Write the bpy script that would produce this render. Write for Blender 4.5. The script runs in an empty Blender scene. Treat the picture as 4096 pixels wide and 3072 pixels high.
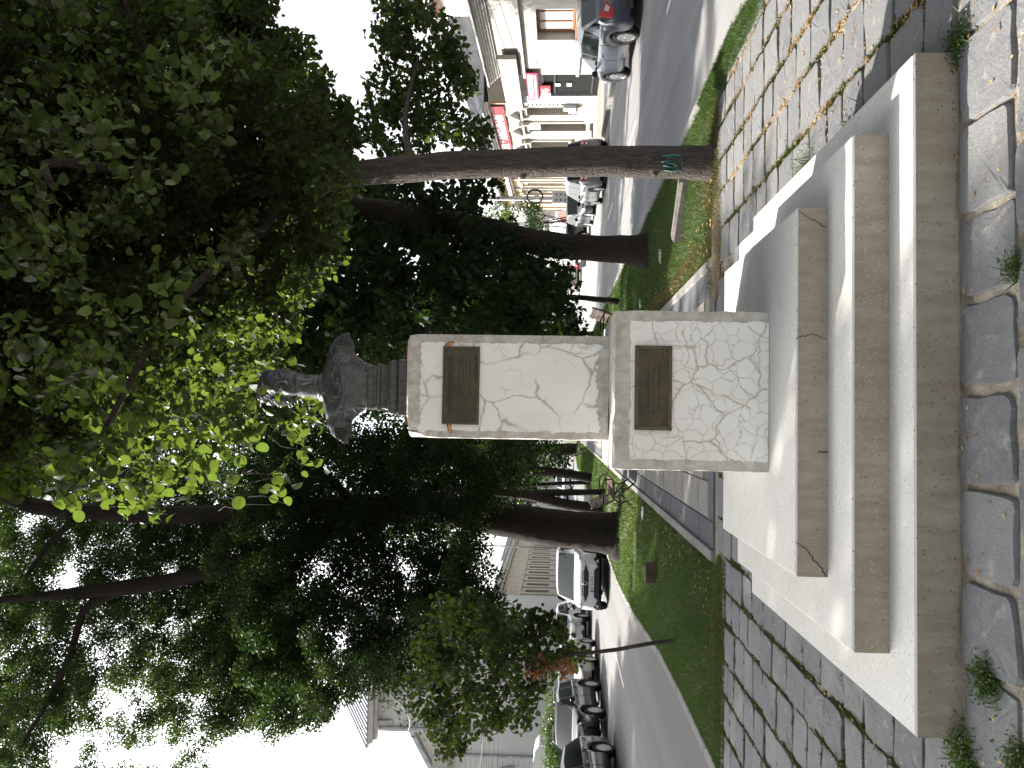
import bpy, math, random
import numpy as np
from mathutils import Vector, Matrix
random.seed(7); RNG = np.random.default_rng(7)
SC = bpy.context.scene; COL = SC.collection
# ------------------------------------------------------------------ camera, sky, sun, exposure
HC = 1.62
CR = Matrix(((0.99895789, -0.01743687, 0.04217927), (-0.0430496, -0.05298412, 0.99766699), (0.01516136, 0.99844311, 0.05367956)))
right, up, fwd = CR.col[0].copy(), CR.col[1].copy(), CR.col[2].copy()
cd = bpy.data.cameras.new('camera'); cam = bpy.data.objects.new('camera', cd); COL.objects.link(cam)
M = Matrix.Identity(4)                      # the photograph was taken with the camera turned a quarter: portrait, shown lying on its side
for i in range(3):
    M[i][0] = -up[i]; M[i][1] = right[i]; M[i][2] = -fwd[i]
M[2][3] = HC
cam.matrix_world = M
cd.sensor_width = 36.0; cd.sensor_fit = 'HORIZONTAL'; cd.lens = 3314 / 4096 * 36; cd.clip_start = 0.05; cd.clip_end = 3000
SC.camera = cam
SUN_DIR = Vector((-0.96, 0.77, 1.0)).normalized()      # towards the sun: left, beyond the statue
EL = math.asin(SUN_DIR.z); AZ = math.atan2(SUN_DIR.x, SUN_DIR.y)
W = bpy.data.worlds.new('World'); SC.world = W; W.use_nodes = True
wn = W.node_tree.nodes; wl = W.node_tree.links
bg = wn['Background']; sky = wn.new('ShaderNodeTexSky'); sky.sky_type = 'NISHITA'; sky.sun_disc = False
sky.sun_elevation = EL; sky.sun_rotation = AZ; sky.dust_density = 4.0; sky.air_density = 1.0; sky.ozone_density = 1.0
bw = wn.new('ShaderNodeRGBToBW'); wl.new(sky.outputs[0], bw.inputs[0])           # thin white summer cloud over most of the sky
cw = wn.new('ShaderNodeMix'); cw.data_type = 'RGBA'; cw.blend_type = 'MULTIPLY'; cw.inputs[0].default_value = 1.0; wl.new(bw.outputs[0], cw.inputs[6]); cw.inputs[7].default_value = (1.10, 1.11, 1.12, 1)
tcw = wn.new('ShaderNodeTexCoord'); cn = wn.new('ShaderNodeTexNoise'); cn.inputs['Scale'].default_value = 2.6; cn.inputs['Detail'].default_value = 6; wl.new(tcw.outputs['Generated'], cn.inputs['Vector'])
cr_ = wn.new('ShaderNodeMapRange'); cr_.inputs[1].default_value = 0.32; cr_.inputs[2].default_value = 0.62; cr_.inputs[3].default_value = 0.45; cr_.inputs[4].default_value = 1.0; wl.new(cn.outputs['Fac'], cr_.inputs[0])
cm = wn.new('ShaderNodeMix'); cm.data_type = 'RGBA'; wl.new(cr_.outputs[0], cm.inputs[0]); wl.new(sky.outputs[0], cm.inputs[6]); wl.new(cw.outputs[2], cm.inputs[7])
wl.new(cm.outputs[2], bg.inputs[0]); bg.inputs[1].default_value = 0.15
sl = bpy.data.lights.new('sun', 'SUN'); sl.energy = 4.6; sl.angle = math.radians(0.53); sl.color = (1.0, 0.95, 0.87)
so = bpy.data.objects.new('sun', sl); COL.objects.link(so)
so.rotation_euler = SUN_DIR.to_track_quat('Z', 'Y').to_euler(); so.location = (-30, 24, 40)
SC.view_settings.view_transform = 'Standard'; SC.view_settings.look = 'None'
SC.view_settings.gamma = 1.0; SC.view_settings.use_curve_mapping = False
SC.view_settings.exposure = 1.62
SC.cycles.max_bounces = 7; SC.cycles.diffuse_bounces = 4; SC.cycles.transmission_bounces = 4; SC.cycles.glossy_bounces = 3
SC.cycles.sample_clamp_indirect = 8.0; SC.cycles.caustics_reflective = False; SC.cycles.caustics_refractive = False

# ------------------------------------------------------------------ materials
def mat(name, col, rough=0.7, var=0.25, scale=6.0, bump=0.0, bscale=40.0, metal=0.0, spec=0.5, col2=None, coat=0.0, coords='Object', stretch=None, detail=5.0):
    m = bpy.data.materials.new(name); m.use_nodes = True
    nt = m.node_tree; N = nt.nodes; L = nt.links; b = N['Principled BSDF']
    b.inputs['Roughness'].default_value = rough; b.inputs['Metallic'].default_value = metal
    b.inputs['Specular IOR Level'].default_value = spec; b.inputs['Coat Weight'].default_value = coat; b.inputs['Coat Roughness'].default_value = 0.05
    tc = N.new('ShaderNodeTexCoord'); vec = tc.outputs[coords]
    if stretch:
        mp = N.new('ShaderNodeMapping'); mp.inputs['Scale'].default_value = stretch; L.new(vec, mp.inputs[0]); vec = mp.outputs[0]
    if var > 0 or col2:
        n = N.new('ShaderNodeTexNoise'); n.inputs['Scale'].default_value = scale; n.inputs['Detail'].default_value = detail; n.inputs['Roughness'].default_value = 0.65
        L.new(vec, n.inputs['Vector'])
        r = N.new('ShaderNodeValToRGB'); c2 = col2 or tuple(c * (1 - var) for c in col)
        r.color_ramp.elements[0].position = 0.35; r.color_ramp.elements[1].position = 0.65
        r.color_ramp.elements[0].color = (*c2, 1); r.color_ramp.elements[1].color = (*(col if col2 else tuple(min(1, c * (1 + var * 0.5)) for c in col)), 1)
        L.new(n.outputs['Fac'], r.inputs[0]); L.new(r.outputs[0], b.inputs['Base Color'])
    else:
        b.inputs['Base Color'].default_value = (*col, 1)
    if bump > 0:
        n2 = N.new('ShaderNodeTexNoise'); n2.inputs['Scale'].default_value = bscale; n2.inputs['Detail'].default_value = 6; L.new(vec, n2.inputs['Vector'])
        bp = N.new('ShaderNodeBump'); bp.inputs['Strength'].default_value = bump; bp.inputs['Distance'].default_value = 0.02
        L.new(n2.outputs['Fac'], bp.inputs['Height']); L.new(bp.outputs[0], b.inputs['Normal'])
    return m

def nodes_of(m):
    return m.node_tree.nodes, m.node_tree.links, m.node_tree.nodes['Principled BSDF']

def mixcol(N, L, fac, a, b, blend='MIX'):
    x = N.new('ShaderNodeMix'); x.data_type = 'RGBA'; x.blend_type = blend
    for sock, v in ((x.inputs[0], fac), (x.inputs[6], a), (x.inputs[7], b)):
        if isinstance(v, (int, float)): sock.default_value = v
        elif isinstance(v, tuple): sock.default_value = (*v, 1)
        else: L.new(v, sock)
    return x.outputs[2]

def ramp(N, L, src, stops):
    r = N.new('ShaderNodeValToRGB'); e = r.color_ramp.elements
    while len(e) < len(stops): e.new(0.5)
    for i, (p, c) in enumerate(stops):
        e[i].position = p; e[i].color = (c, c, c, 1) if isinstance(c, (int, float)) else (*c, 1)
    L.new(src, r.inputs[0]); return r.outputs[0]

def noise(N, L, vec, scale, detail=5, rough=0.6):
    n = N.new('ShaderNodeTexNoise'); n.inputs['Scale'].default_value = scale; n.inputs['Detail'].default_value = detail; n.inputs['Roughness'].default_value = rough
    L.new(vec, n.inputs['Vector']); return n.outputs['Fac']

def mapping(N, L, vec, scale=(1, 1, 1), loc=(0, 0, 0)):
    mp = N.new('ShaderNodeMapping'); mp.inputs['Scale'].default_value = scale; mp.inputs['Location'].default_value = loc
    L.new(vec, mp.inputs[0]); return mp.outputs[0]

def crazed_plaster(name, base, crackscale, dens, seed):
    """white plaster with a net of stained cracks"""
    m = bpy.data.materials.new(name); m.use_nodes = True; N, L, b = nodes_of(m)
    tc = N.new('ShaderNodeTexCoord'); v = tc.outputs['Object']
    wob = N.new('ShaderNodeTexNoise'); wob.inputs['Scale'].default_value = 9; wob.inputs['Detail'].default_value = 5; L.new(v, wob.inputs['Vector'])
    sub = N.new('ShaderNodeVectorMath'); sub.operation = 'SUBTRACT'; L.new(wob.outputs['Color'], sub.inputs[0]); sub.inputs[1].default_value = (0.5, 0.5, 0.5)
    scl = N.new('ShaderNodeVectorMath'); scl.operation = 'SCALE'; L.new(sub.outputs[0], scl.inputs[0]); scl.inputs['Scale'].default_value = 0.11
    add = N.new('ShaderNodeVectorMath'); L.new(v, add.inputs[0]); L.new(scl.outputs[0], add.inputs[1])
    def cracks(sc, loc, w0, w1):
        vo = N.new('ShaderNodeTexVoronoi'); vo.feature = 'DISTANCE_TO_EDGE'; vo.inputs['Scale'].default_value = sc
        L.new(mapping(N, L, add.outputs[0], (1, 0.3, 1), loc), vo.inputs['Vector'])
        return ramp(N, L, vo.outputs['Distance'], [(0.0, 1.0), (w0, 0.85), (w1, 0.0)]), ramp(N, L, vo.outputs['Distance'], [(0.0, 1.0), (w1 * 2.6, 0.0)])
    c1, h1 = cracks(crackscale, (seed, 0, seed * 1.7), 0.008, 0.018)
    c2, h2 = cracks(crackscale * 2.6, (seed * 2.1, 0, seed), 0.010, 0.026)
    msk1 = ramp(N, L, noise(N, L, mapping(N, L, v, loc=(seed, 1, 2)), 3.2, 2), [(0.40, 0.0), (0.52, 1.0)])
    msk2 = ramp(N, L, noise(N, L, mapping(N, L, v, loc=(seed + 4, 1, 5)), 2.4, 2), [(0.62 - dens, 0.0), (0.70 - dens, 1.0)])
    def mul(a, c):
        x = N.new('ShaderNodeMath'); x.operation = 'MULTIPLY'; L.new(a, x.inputs[0])
        if isinstance(c, float): x.inputs[1].default_value = c
        else: L.new(c, x.inputs[1])
        return x.outputs[0]
    def mx(a, c):
        x = N.new('ShaderNodeMath'); x.operation = 'MAXIMUM'; L.new(a, x.inputs[0]); L.new(c, x.inputs[1]); return x.outputs[0]
    line = mx(mul(c1, msk1), mul(mul(c2, msk2), 0.7)); halo = mx(mul(h1, msk1), mul(mul(h2, msk2), 0.8))
    grime = ramp(N, L, noise(N, L, mapping(N, L, v, (1, 1, 0.35)), 4.5, 6), [(0.45, 0.0), (0.75, 1.0)])
    fine = noise(N, L, v, 220, 3)
    col = mixcol(N, L, mul(grime, 0.35), base, tuple(c * f for c, f in zip(base, (0.80, 0.76, 0.66))))
    col = mixcol(N, L, mul(halo, 0.26), col, (0.52, 0.45, 0.34)); col = mixcol(N, L, mul(line, 0.62), col, (0.27, 0.215, 0.145))
    L.new(col, b.inputs['Base Color']); b.inputs['Roughness'].default_value = 0.75
    h = N.new('ShaderNodeMath'); h.operation = 'MULTIPLY_ADD'; L.new(line, h.inputs[0]); h.inputs[1].default_value = -1.0; L.new(mul(fine, 0.25), h.inputs[2])
    bp = N.new('ShaderNodeBump'); bp.inputs['Strength'].default_value = 0.35; bp.inputs['Distance'].default_value = 0.006; L.new(h.outputs[0], bp.inputs['Height']); L.new(bp.outputs[0], b.inputs['Normal'])
    return m

def terrazzo(name, base, dark, light, streak=0.0, grime=(0.2, 0.17, 0.13)):
    m = bpy.data.materials.new(name); m.use_nodes = True; N, L, b = nodes_of(m)
    v = N.new('ShaderNodeTexCoord').outputs['Object']
    vo = N.new('ShaderNodeTexVoronoi'); vo.inputs['Scale'].default_value = 62; L.new(v, vo.inputs['Vector'])
    rnd = N.new('ShaderNodeSeparateColor'); L.new(vo.outputs['Color'], rnd.inputs[0])
    sd = ramp(N, L, rnd.outputs[0], [(0.80, 0.0), (0.84, 1.0)]); sw = ramp(N, L, rnd.outputs[1], [(0.74, 0.0), (0.8, 1.0)])
    near = ramp(N, L, vo.outputs['Distance'], [(0.18, 1.0), (0.32, 0.0)])
    def mul(a, c):
        x = N.new('ShaderNodeMath'); x.operation = 'MULTIPLY'; L.new(a, x.inputs[0])
        if isinstance(c, float): x.inputs[1].default_value = c
        else: L.new(c, x.inputs[1])
        return x.outputs[0]
    big = ramp(N, L, noise(N, L, v, 2.2, 8, 0.72), [(0.38, 0.0), (0.66, 1.0)])
    col = mixcol(N, L, mul(big, 0.75 if streak else 0.6), base, tuple(c * f for c, f in zip(base, (0.62, 0.58, 0.52) if streak else (0.84, 0.82, 0.76))))
    if streak:
        st = ramp(N, L, noise(N, L, mapping(N, L, v, (6, 6, 1.2)), 3.2, 6, 0.7), [(0.40, 0.0), (0.68, 1.0)])
        col = mixcol(N, L, mul(st, streak), col, grime)
    col = mixcol(N, L, mul(mul(sd, near), 0.75), col, dark); col = mixcol(N, L, mul(mul(sw, near), 0.8), col, light)
    L.new(col, b.inputs['Base Color']); b.inputs['Roughness'].default_value = 0.62
    bp = N.new('ShaderNodeBump'); bp.inputs['Strength'].default_value = 0.25; bp.inputs['Distance'].default_value = 0.004
    L.new(noise(N, L, v, 160, 4), bp.inputs['Height']); L.new(bp.outputs[0], b.inputs['Normal'])
    return m

def leaf_mat(name, col, trans, rough=0.45, tw=0.45, spec=0.35):
    m = bpy.data.materials.new(name); m.use_nodes = True; N, L, b = nodes_of(m); out = N['Material Output']
    oi = N.new('ShaderNodeNewGeometry'); rv = oi.outputs['Random Per Island']
    c = mixcol(N, L, rv, tuple(x * 0.65 for x in col), tuple(x * 1.35 for x in col))
    L.new(c, b.inputs['Base Color']); b.inputs['Roughness'].default_value = rough; b.inputs['Specular IOR Level'].default_value = spec
    t = N.new('ShaderNodeBsdfTranslucent'); L.new(mixcol(N, L, rv, tuple(x * 0.75 for x in trans), tuple(x * 1.2 for x in trans)), t.inputs[0])
    mx = N.new('ShaderNodeMixShader'); mx.inputs[0].default_value = tw
    L.new(b.outputs[0], mx.inputs[1]); L.new(t.outputs[0], mx.inputs[2]); L.new(mx.outputs[0], out.inputs[0])
    return m

MT = {}
def setup_materials():
    M = MT
    M['plaster'] = crazed_plaster('crazed white plaster', (0.80, 0.79, 0.76), 4.6, 0.22, 3.3)
    M['plaster2'] = crazed_plaster('crazed white plaster of the shaft', (0.82, 0.81, 0.775), 3.4, 0.02, 7.9)
    M['render'] = mat('rough grey render', (0.62, 0.59, 0.55), 0.9, col2=(0.40, 0.36, 0.31), scale=16, bump=0.6, bscale=90, detail=8)
    M['tread'] = terrazzo('terrazzo', (0.53, 0.522, 0.50), (0.10, 0.09, 0.08), (0.78, 0.78, 0.77))
    M['riser'] = terrazzo('weathered terrazzo', (0.36, 0.318, 0.252), (0.085, 0.072, 0.06), (0.43, 0.41, 0.37), 0.7, (0.205, 0.168, 0.118))
    M['bronze'] = mat('weathered dark bronze', (0.105, 0.107, 0.110), 0.38, col2=(0.045, 0.046, 0.048), scale=11, bump=0.18, bscale=60, metal=0.35, spec=0.5, detail=8)
    M['socle'] = mat('weathered dark metal base', (0.105, 0.102, 0.10), 0.48, col2=(0.045, 0.043, 0.042), scale=10, bump=0.2, bscale=50, metal=0.3, stretch=(6, 6, 1))
    M['rust'] = mat('red rusty lead paint', (0.16, 0.045, 0.03), 0.85, 0.5, 20)
    M['brass'] = mat('tarnished brass plate', (0.080, 0.066, 0.037), 0.42, col2=(0.04, 0.036, 0.025), scale=14, bump=0.15, bscale=80, metal=0.55, detail=9)
    M['brass_edge'] = mat('dark brass edge', (0.10, 0.085, 0.05), 0.45, 0.4, 12, metal=0.5)
    M['brass_dark'] = mat('blackened lettering', (0.028, 0.026, 0.024), 0.6, 0.2, 20)
    M['cobble'] = stone_mat()
    M['mortar'] = mat('grey mortar', (0.34, 0.305, 0.25), 0.95, col2=(0.115, 0.095, 0.065), scale=5, bump=0.6, bscale=60, detail=9)
    M['soil'] = mat('dry soil', (0.17, 0.125, 0.08), 0.95, col2=(0.09, 0.07, 0.04), scale=7, bump=0.5, bscale=50, detail=9)
    M['grassbase'] = mat('turf', (0.036, 0.066, 0.016), 0.95, col2=(0.062, 0.054, 0.022), scale=2.2, bump=0.8, bscale=30, detail=9)
    M['asphalt'] = asphalt_mat(); M['asphalt_left'] = asphalt_mat('asphalt darkened in place of shade', 0.55)  # left road: colour darkened to stand in for missing tree shade
    M['kerb'] = mat('concrete kerb', (0.25, 0.243, 0.23), 0.9, col2=(0.155, 0.148, 0.135), scale=5, bump=0.3, bscale=60)
    M['slab'] = mat('beige paving slab', (0.27, 0.255, 0.235), 0.85, col2=(0.205, 0.192, 0.175), scale=4, bump=0.2, bscale=60)
    M['slab_dark'] = mat('dark paving slab', (0.090, 0.094, 0.105), 0.85, 0.3, 6, bump=0.2, bscale=60)
    M['joint'] = mat('sandy joint', (0.15, 0.135, 0.11), 0.95, 0.4, 9)
    M['white_line'] = mat('road paint', (0.72, 0.72, 0.70), 0.8, 0.15, 20)
    M['bark'] = bark_mat('grey brown bark', (0.088, 0.074, 0.065), (0.042, 0.035, 0.031))
    M['bark_dark'] = bark_mat('dark bark', (0.040, 0.032, 0.026), (0.018, 0.014, 0.012))
    M['linden'] = leaf_mat('linden leaf', (0.016, 0.022, 0.011), (0.155, 0.235, 0.028), 0.5, 0.33, 0.18)
    M['linden_back'] = leaf_mat('pale linden leaf underside', (0.075, 0.088, 0.048), (0.15, 0.23, 0.035), 0.7, 0.35)
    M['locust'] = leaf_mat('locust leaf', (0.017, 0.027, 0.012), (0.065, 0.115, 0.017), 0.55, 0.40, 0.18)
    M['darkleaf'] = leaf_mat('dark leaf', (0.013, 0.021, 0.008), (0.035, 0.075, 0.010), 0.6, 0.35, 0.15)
    M['deadleaf'] = leaf_mat('dry brown leaf', (0.27, 0.135, 0.06), (0.22, 0.10, 0.03), 0.8, 0.3)
    M['litter'] = leaf_mat('fallen yellow leaf', (0.42, 0.29, 0.12), (0.25, 0.16, 0.05), 0.8, 0.2)
    M['litter2'] = leaf_mat('fallen brown leaf', (0.27, 0.135, 0.05), (0.15, 0.07, 0.02), 0.85, 0.15)
    M['berry'] = leaf_mat('seed clusters', (0.13, 0.14, 0.035), (0.18, 0.2, 0.03), 0.7, 0.3)
    M['hedge'] = leaf_mat('hedge leaf', (0.034, 0.062, 0.014), (0.08, 0.14, 0.016))
    M['grass'] = leaf_mat('grass blade', (0.043, 0.080, 0.018), (0.085, 0.155, 0.018), 0.6, 0.35)
    M['drygrass'] = leaf_mat('dry grass blade', (0.17, 0.125, 0.05), (0.13, 0.095, 0.03), 0.8, 0.3)
    M['moss'] = leaf_mat('moss and small weeds', (0.040, 0.062, 0.012), (0.07, 0.11, 0.014), 0.8, 0.25)
    M['iron'] = mat('black cast iron', (0.012, 0.012, 0.013), 0.5, 0.3, 10, metal=0.2)
    M['benchwood'] = mat('brown painted slat', (0.115, 0.062, 0.048), 0.6, 0.35, 5, bump=0.15, bscale=30, stretch=(1, 8, 8))
    M['stone'] = mat('old kerb stone', (0.20, 0.175, 0.155), 0.95, col2=(0.11, 0.10, 0.085), scale=8, bump=0.5, bscale=40)
    M['manhole'] = mat('rusty steel cover', (0.085, 0.052, 0.038), 0.8, 0.4, 8, bump=0.2)
    for n, c, r in (('car_silver', (0.062, 0.072, 0.092), 0.28), ('car_grey', (0.22, 0.225, 0.23), 0.32), ('car_dark', (0.018, 0.020, 0.025), 0.25), ('car_black', (0.008, 0.008, 0.010), 0.18), ('car_white', (0.62, 0.63, 0.65), 0.3), ('car_pearl', (0.40, 0.39, 0.37), 0.32), ('car_beige', (0.34, 0.30, 0.25), 0.35)):
        M[n] = mat(n.replace('_', ' ') + ' paint', c, r, 0.06, 3, metal=0.35 if n in ('car_silver', 'car_grey') else 0.0, coat=0.25 if 'black' in n or 'dark' in n else 0.7)
    M['glass'] = mat('tinted car glass', (0.008, 0.012, 0.012), 0.05, 0, spec=0.30)
    M['glass_dark'] = mat('privacy car glass', (0.004, 0.005, 0.006), 0.12, 0, spec=0.08)
    M['tyre'] = mat('tyre rubber', (0.014, 0.014, 0.014), 0.85, 0.3, 20)
    M['rim'] = mat('alloy rim', (0.48, 0.49, 0.50), 0.32, 0.1, 9, metal=0.6)
    M['dark'] = mat('black plastic', (0.011, 0.011, 0.012), 0.55, 0.2, 10)
    M['redlamp'] = mat('red lamp lens', (0.50, 0.012, 0.012), 0.12, 0.15, 30, coat=0.6)
    M['clearlamp'] = mat('clear lamp lens', (0.60, 0.62, 0.65), 0.1, 0.25, 30, coat=0.8, metal=0.3)
    M['amber'] = mat('amber lamp lens', (0.75, 0.25, 0.02), 0.2, 0)
    M['chrome'] = mat('chrome', (0.7, 0.7, 0.72), 0.12, 0, metal=1.0)
    M['plate'] = mat('number plate', (0.72, 0.73, 0.72), 0.5, 0.08, 30)
    M['plateblue'] = mat('plate blue', (0.02, 0.06, 0.32), 0.5, 0)
    M['ink'] = mat('black ink', (0.015, 0.015, 0.018), 0.6, 0)
    M['whitewall'] = wall_mat('white limewashed masonry', (0.34, 0.33, 0.308), 1.0)
    M['cream'] = mat('cream stucco', (0.30, 0.277, 0.235), 0.9, col2=(0.245, 0.222, 0.182), scale=1.5, bump=0.15, bscale=30)
    M['trim'] = mat('pale stucco moulding', (0.48, 0.47, 0.445), 0.85, col2=(0.37, 0.355, 0.33), scale=3, bump=0.1)
    M['yellow'] = mat('pale yellow stucco', (0.52, 0.38, 0.20), 0.9, col2=(0.45, 0.32, 0.165), scale=2)
    M['greywall'] = mat('light grey stucco', (0.60, 0.60, 0.585), 0.9, col2=(0.52, 0.52, 0.50), scale=0.8, bump=0.1)
    M['beigewall'] = mat('beige render', (0.48, 0.43, 0.35), 0.9, col2=(0.39, 0.345, 0.275), scale=0.7)
    M['greytrim'] = mat('grey painted plinth', (0.36, 0.38, 0.40), 0.85, 0.25, 4)
    M['roof'] = mat('metal roof sheet', (0.30, 0.31, 0.33), 0.55, 0.3, 3, metal=0.3)
    M['brownwood'] = mat('brown window wood', (0.27, 0.11, 0.05), 0.6, 0.3, 12)
    M['whitewood'] = mat('white window wood', (0.74, 0.74, 0.72), 0.6, 0.1, 12)
    M['blind'] = mat('white roller blind', (0.70, 0.72, 0.70), 0.8, 0.08, 6)
    M['pane'] = mat('window pane', (0.055, 0.065, 0.065), 0.08, 0.2, 2, spec=0.8)
    M['shade_pane'] = mat('curtained window pane', (0.22, 0.21, 0.19), 0.35, 0.3, 3, spec=0.7)
    M['gate'] = mat('black gate steel', (0.006, 0.007, 0.008), 0.75, 0.2, 8)
    M['red'] = mat('red sign board', (0.27, 0.008, 0.012), 0.5, 0.1, 5)
    M['magenta'] = mat('raspberry sign board', (0.30, 0.012, 0.065), 0.5, 0.1, 5)
    M['white'] = mat('white sign paint', (0.80, 0.80, 0.79), 0.6, 0.05, 8)
    M['paper'] = mat('paper notice', (0.55, 0.53, 0.49), 0.8, 0.15, 12)
    M['concrete'] = mat('concrete pole', (0.42, 0.42, 0.42), 0.9, 0.25, 6)
    M['boxgrey'] = mat('grey cabinet paint', (0.42, 0.43, 0.43), 0.6, 0.12, 6)
    M['wire'] = mat('black cable', (0.02, 0.02, 0.022), 0.7, 0)
    M['teal'] = mat('teal panel', (0.02, 0.16, 0.22), 0.5, 0.1, 4)
    M['signblue'] = mat('sign blue', (0.03, 0.12, 0.50), 0.5, 0)
    M['ribblue'] = mat('ribbon blue', (0.01, 0.03, 0.12), 0.6, 0.1, 30); M['ribyellow'] = mat('ribbon yellow', (0.70, 0.45, 0.03), 0.6, 0.1, 30); M['ribred'] = mat('ribbon red', (0.55, 0.03, 0.02), 0.6, 0.1, 30)
    M['graffiti'] = mat('turquoise spray paint', (0.04, 0.17, 0.145), 0.7, 0.2, 20)
    M['brick'] = mat('dull red panel', (0.22, 0.07, 0.05), 0.8, 0.3, 6)
    M['cobble_road'] = mat('old cobbled drive', (0.26, 0.24, 0.21), 0.95, col2=(0.12, 0.105, 0.085), scale=9, bump=0.8, bscale=14)
    M['pavement'] = mat('worn asphalt pavement', (0.24, 0.235, 0.225), 0.95, col2=(0.16, 0.15, 0.14), scale=3, bump=0.2)

def stone_mat():
    m = bpy.data.materials.new('grey paving stone'); m.use_nodes = True; N, L, b = nodes_of(m)
    v = N.new('ShaderNodeTexCoord').outputs['Object']; rnd = N.new('ShaderNodeObjectInfo').outputs['Random']
    off = N.new('ShaderNodeVectorMath'); cmb = N.new('ShaderNodeCombineXYZ')
    mu = N.new('ShaderNodeMath'); mu.operation = 'MULTIPLY'; L.new(rnd, mu.inputs[0]); mu.inputs[1].default_value = 37.0
    L.new(mu.outputs[0], cmb.inputs[0]); L.new(mu.outputs[0], cmb.inputs[1]); L.new(v, off.inputs[0]); L.new(cmb.outputs[0], off.inputs[1]); vv = off.outputs[0]
    base = ramp(N, L, rnd, [(0.0, (0.095, 0.099, 0.107)), (0.5, (0.128, 0.131, 0.137)), (1.0, (0.168, 0.168, 0.167))])
    blot = ramp(N, L, noise(N, L, vv, 5.5, 6, 0.7), [(0.38, 0.0), (0.68, 1.0)])
    def mul(a, c):
        x = N.new('ShaderNodeMath'); x.operation = 'MULTIPLY'; L.new(a, x.inputs[0]); x.inputs[1].default_value = c; return x.outputs[0]
    c = mixcol(N, L, mul(blot, 0.55), base, (0.19, 0.188, 0.185))
    c = mixcol(N, L, mul(ramp(N, L, noise(N, L, vv, 60, 3, 0.8), [(0.55, 0.0), (0.70, 1.0)]), 0.5), c, (0.05, 0.05, 0.054))
    c = mixcol(N, L, mul(ramp(N, L, noise(N, L, vv, 3.4, 4, 0.7), [(0.60, 0.0), (0.66, 1.0)]), 0.62), c, (0.27, 0.25, 0.215))
    L.new(c, b.inputs['Base Color']); b.inputs['Roughness'].default_value = 0.8
    bp = N.new('ShaderNodeBump'); bp.inputs['Strength'].default_value = 0.8; bp.inputs['Distance'].default_value = 0.014
    L.new(noise(N, L, vv, 17, 9, 0.72), bp.inputs['Height']); L.new(bp.outputs[0], b.inputs['Normal'])
    return m

def asphalt_mat(name='worn asphalt', k=1.0):
    m = bpy.data.materials.new(name); m.use_nodes = True; N, L, b = nodes_of(m)
    v = N.new('ShaderNodeTexCoord').outputs['Object']
    lanes = ramp(N, L, noise(N, L, mapping(N, L, v, (0.9, 0.02, 1)), 1.4, 4), [(0.35, 0.0), (0.65, 1.0)])
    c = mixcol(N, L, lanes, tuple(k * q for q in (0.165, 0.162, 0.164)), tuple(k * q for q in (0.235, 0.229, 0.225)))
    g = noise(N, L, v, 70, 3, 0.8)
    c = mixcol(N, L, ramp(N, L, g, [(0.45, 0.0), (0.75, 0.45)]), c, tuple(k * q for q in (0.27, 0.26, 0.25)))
    c = mixcol(N, L, ramp(N, L, noise(N, L, v, 0.9, 6, 0.7), [(0.55, 0.0), (0.7, 0.4)]), c, (0.09, 0.087, 0.085))
    L.new(c, b.inputs['Base Color']); b.inputs['Roughness'].default_value = 0.85
    bp = N.new('ShaderNodeBump'); bp.inputs['Strength'].default_value = 0.4; bp.inputs['Distance'].default_value = 0.01
    L.new(g, bp.inputs['Height']); L.new(bp.outputs[0], b.inputs['Normal'])
    return m

def bark_mat(name, a, c2):
    m = bpy.data.materials.new(name); m.use_nodes = True; N, L, b = nodes_of(m)
    v = N.new('ShaderNodeTexCoord').outputs['Object']
    n1 = noise(N, L, mapping(N, L, v, (14, 14, 2.4)), 1.6, 9, 0.72); n2 = noise(N, L, mapping(N, L, v, (5, 5, 12)), 1.0, 6, 0.7)
    vo = N.new('ShaderNodeTexVoronoi'); vo.inputs['Scale'].default_value = 1.0; vo.feature = 'DISTANCE_TO_EDGE'; L.new(mapping(N, L, v, (26, 26, 9)), vo.inputs['Vector'])
    c = mixcol(N, L, ramp(N, L, n1, [(0.35, 0.0), (0.65, 1.0)]), c2, a)
    c = mixcol(N, L, ramp(N, L, n2, [(0.55, 0.0), (0.75, 0.6)]), c, tuple(x * 1.5 for x in a))
    L.new(c, b.inputs['Base Color']); b.inputs['Roughness'].default_value = 0.95; b.inputs['Specular IOR Level'].default_value = 0.2
    h = N.new('ShaderNodeMath'); h.operation = 'ADD'; L.new(n1, h.inputs[0]); L.new(ramp(N, L, vo.outputs['Distance'], [(0.0, 0.0), (0.12, 0.5)]), h.inputs[1])
    bp = N.new('ShaderNodeBump'); bp.inputs['Strength'].default_value = 0.9; bp.inputs['Distance'].default_value = 0.02
    L.new(h.outputs[0], bp.inputs['Height']); L.new(bp.outputs[0], b.inputs['Normal'])
    return m

def wall_mat(name, base, s):
    m = bpy.data.materials.new(name); m.use_nodes = True; N, L, b = nodes_of(m)
    v = N.new('ShaderNodeTexCoord').outputs['Object']
    n = noise(N, L, v, 2.0, 7, 0.7)
    c = mixcol(N, L, ramp(N, L, n, [(0.45, 0.0), (0.75, 0.8)]), base, tuple(x * f for x, f in zip(base, (0.8, 0.76, 0.68))))
    L.new(c, b.inputs['Base Color']); b.inputs['Roughness'].default_value = 0.9
    bp = N.new('ShaderNodeBump'); bp.inputs['Strength'].default_value = 0.5; bp.inputs['Distance'].default_value = 0.02
    L.new(noise(N, L, v, 14, 6), bp.inputs['Height']); L.new(bp.outputs[0], b.inputs['Normal'])
    return m
setup_materials()

# ------------------------------------------------------------------ mesh helpers
def tag(o, label=None, cat=None, group=None, kind=None):
    if label: o['label'] = label
    if cat: o['category'] = cat
    if group: o['group'] = group
    if kind: o['kind'] = kind
    return o

def link(name, me, parent=None, loc=None):
    o = bpy.data.objects.new(name, me); COL.objects.link(o)
    if parent: o.parent = parent
    if loc is not None: o.location = loc
    return o

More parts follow.
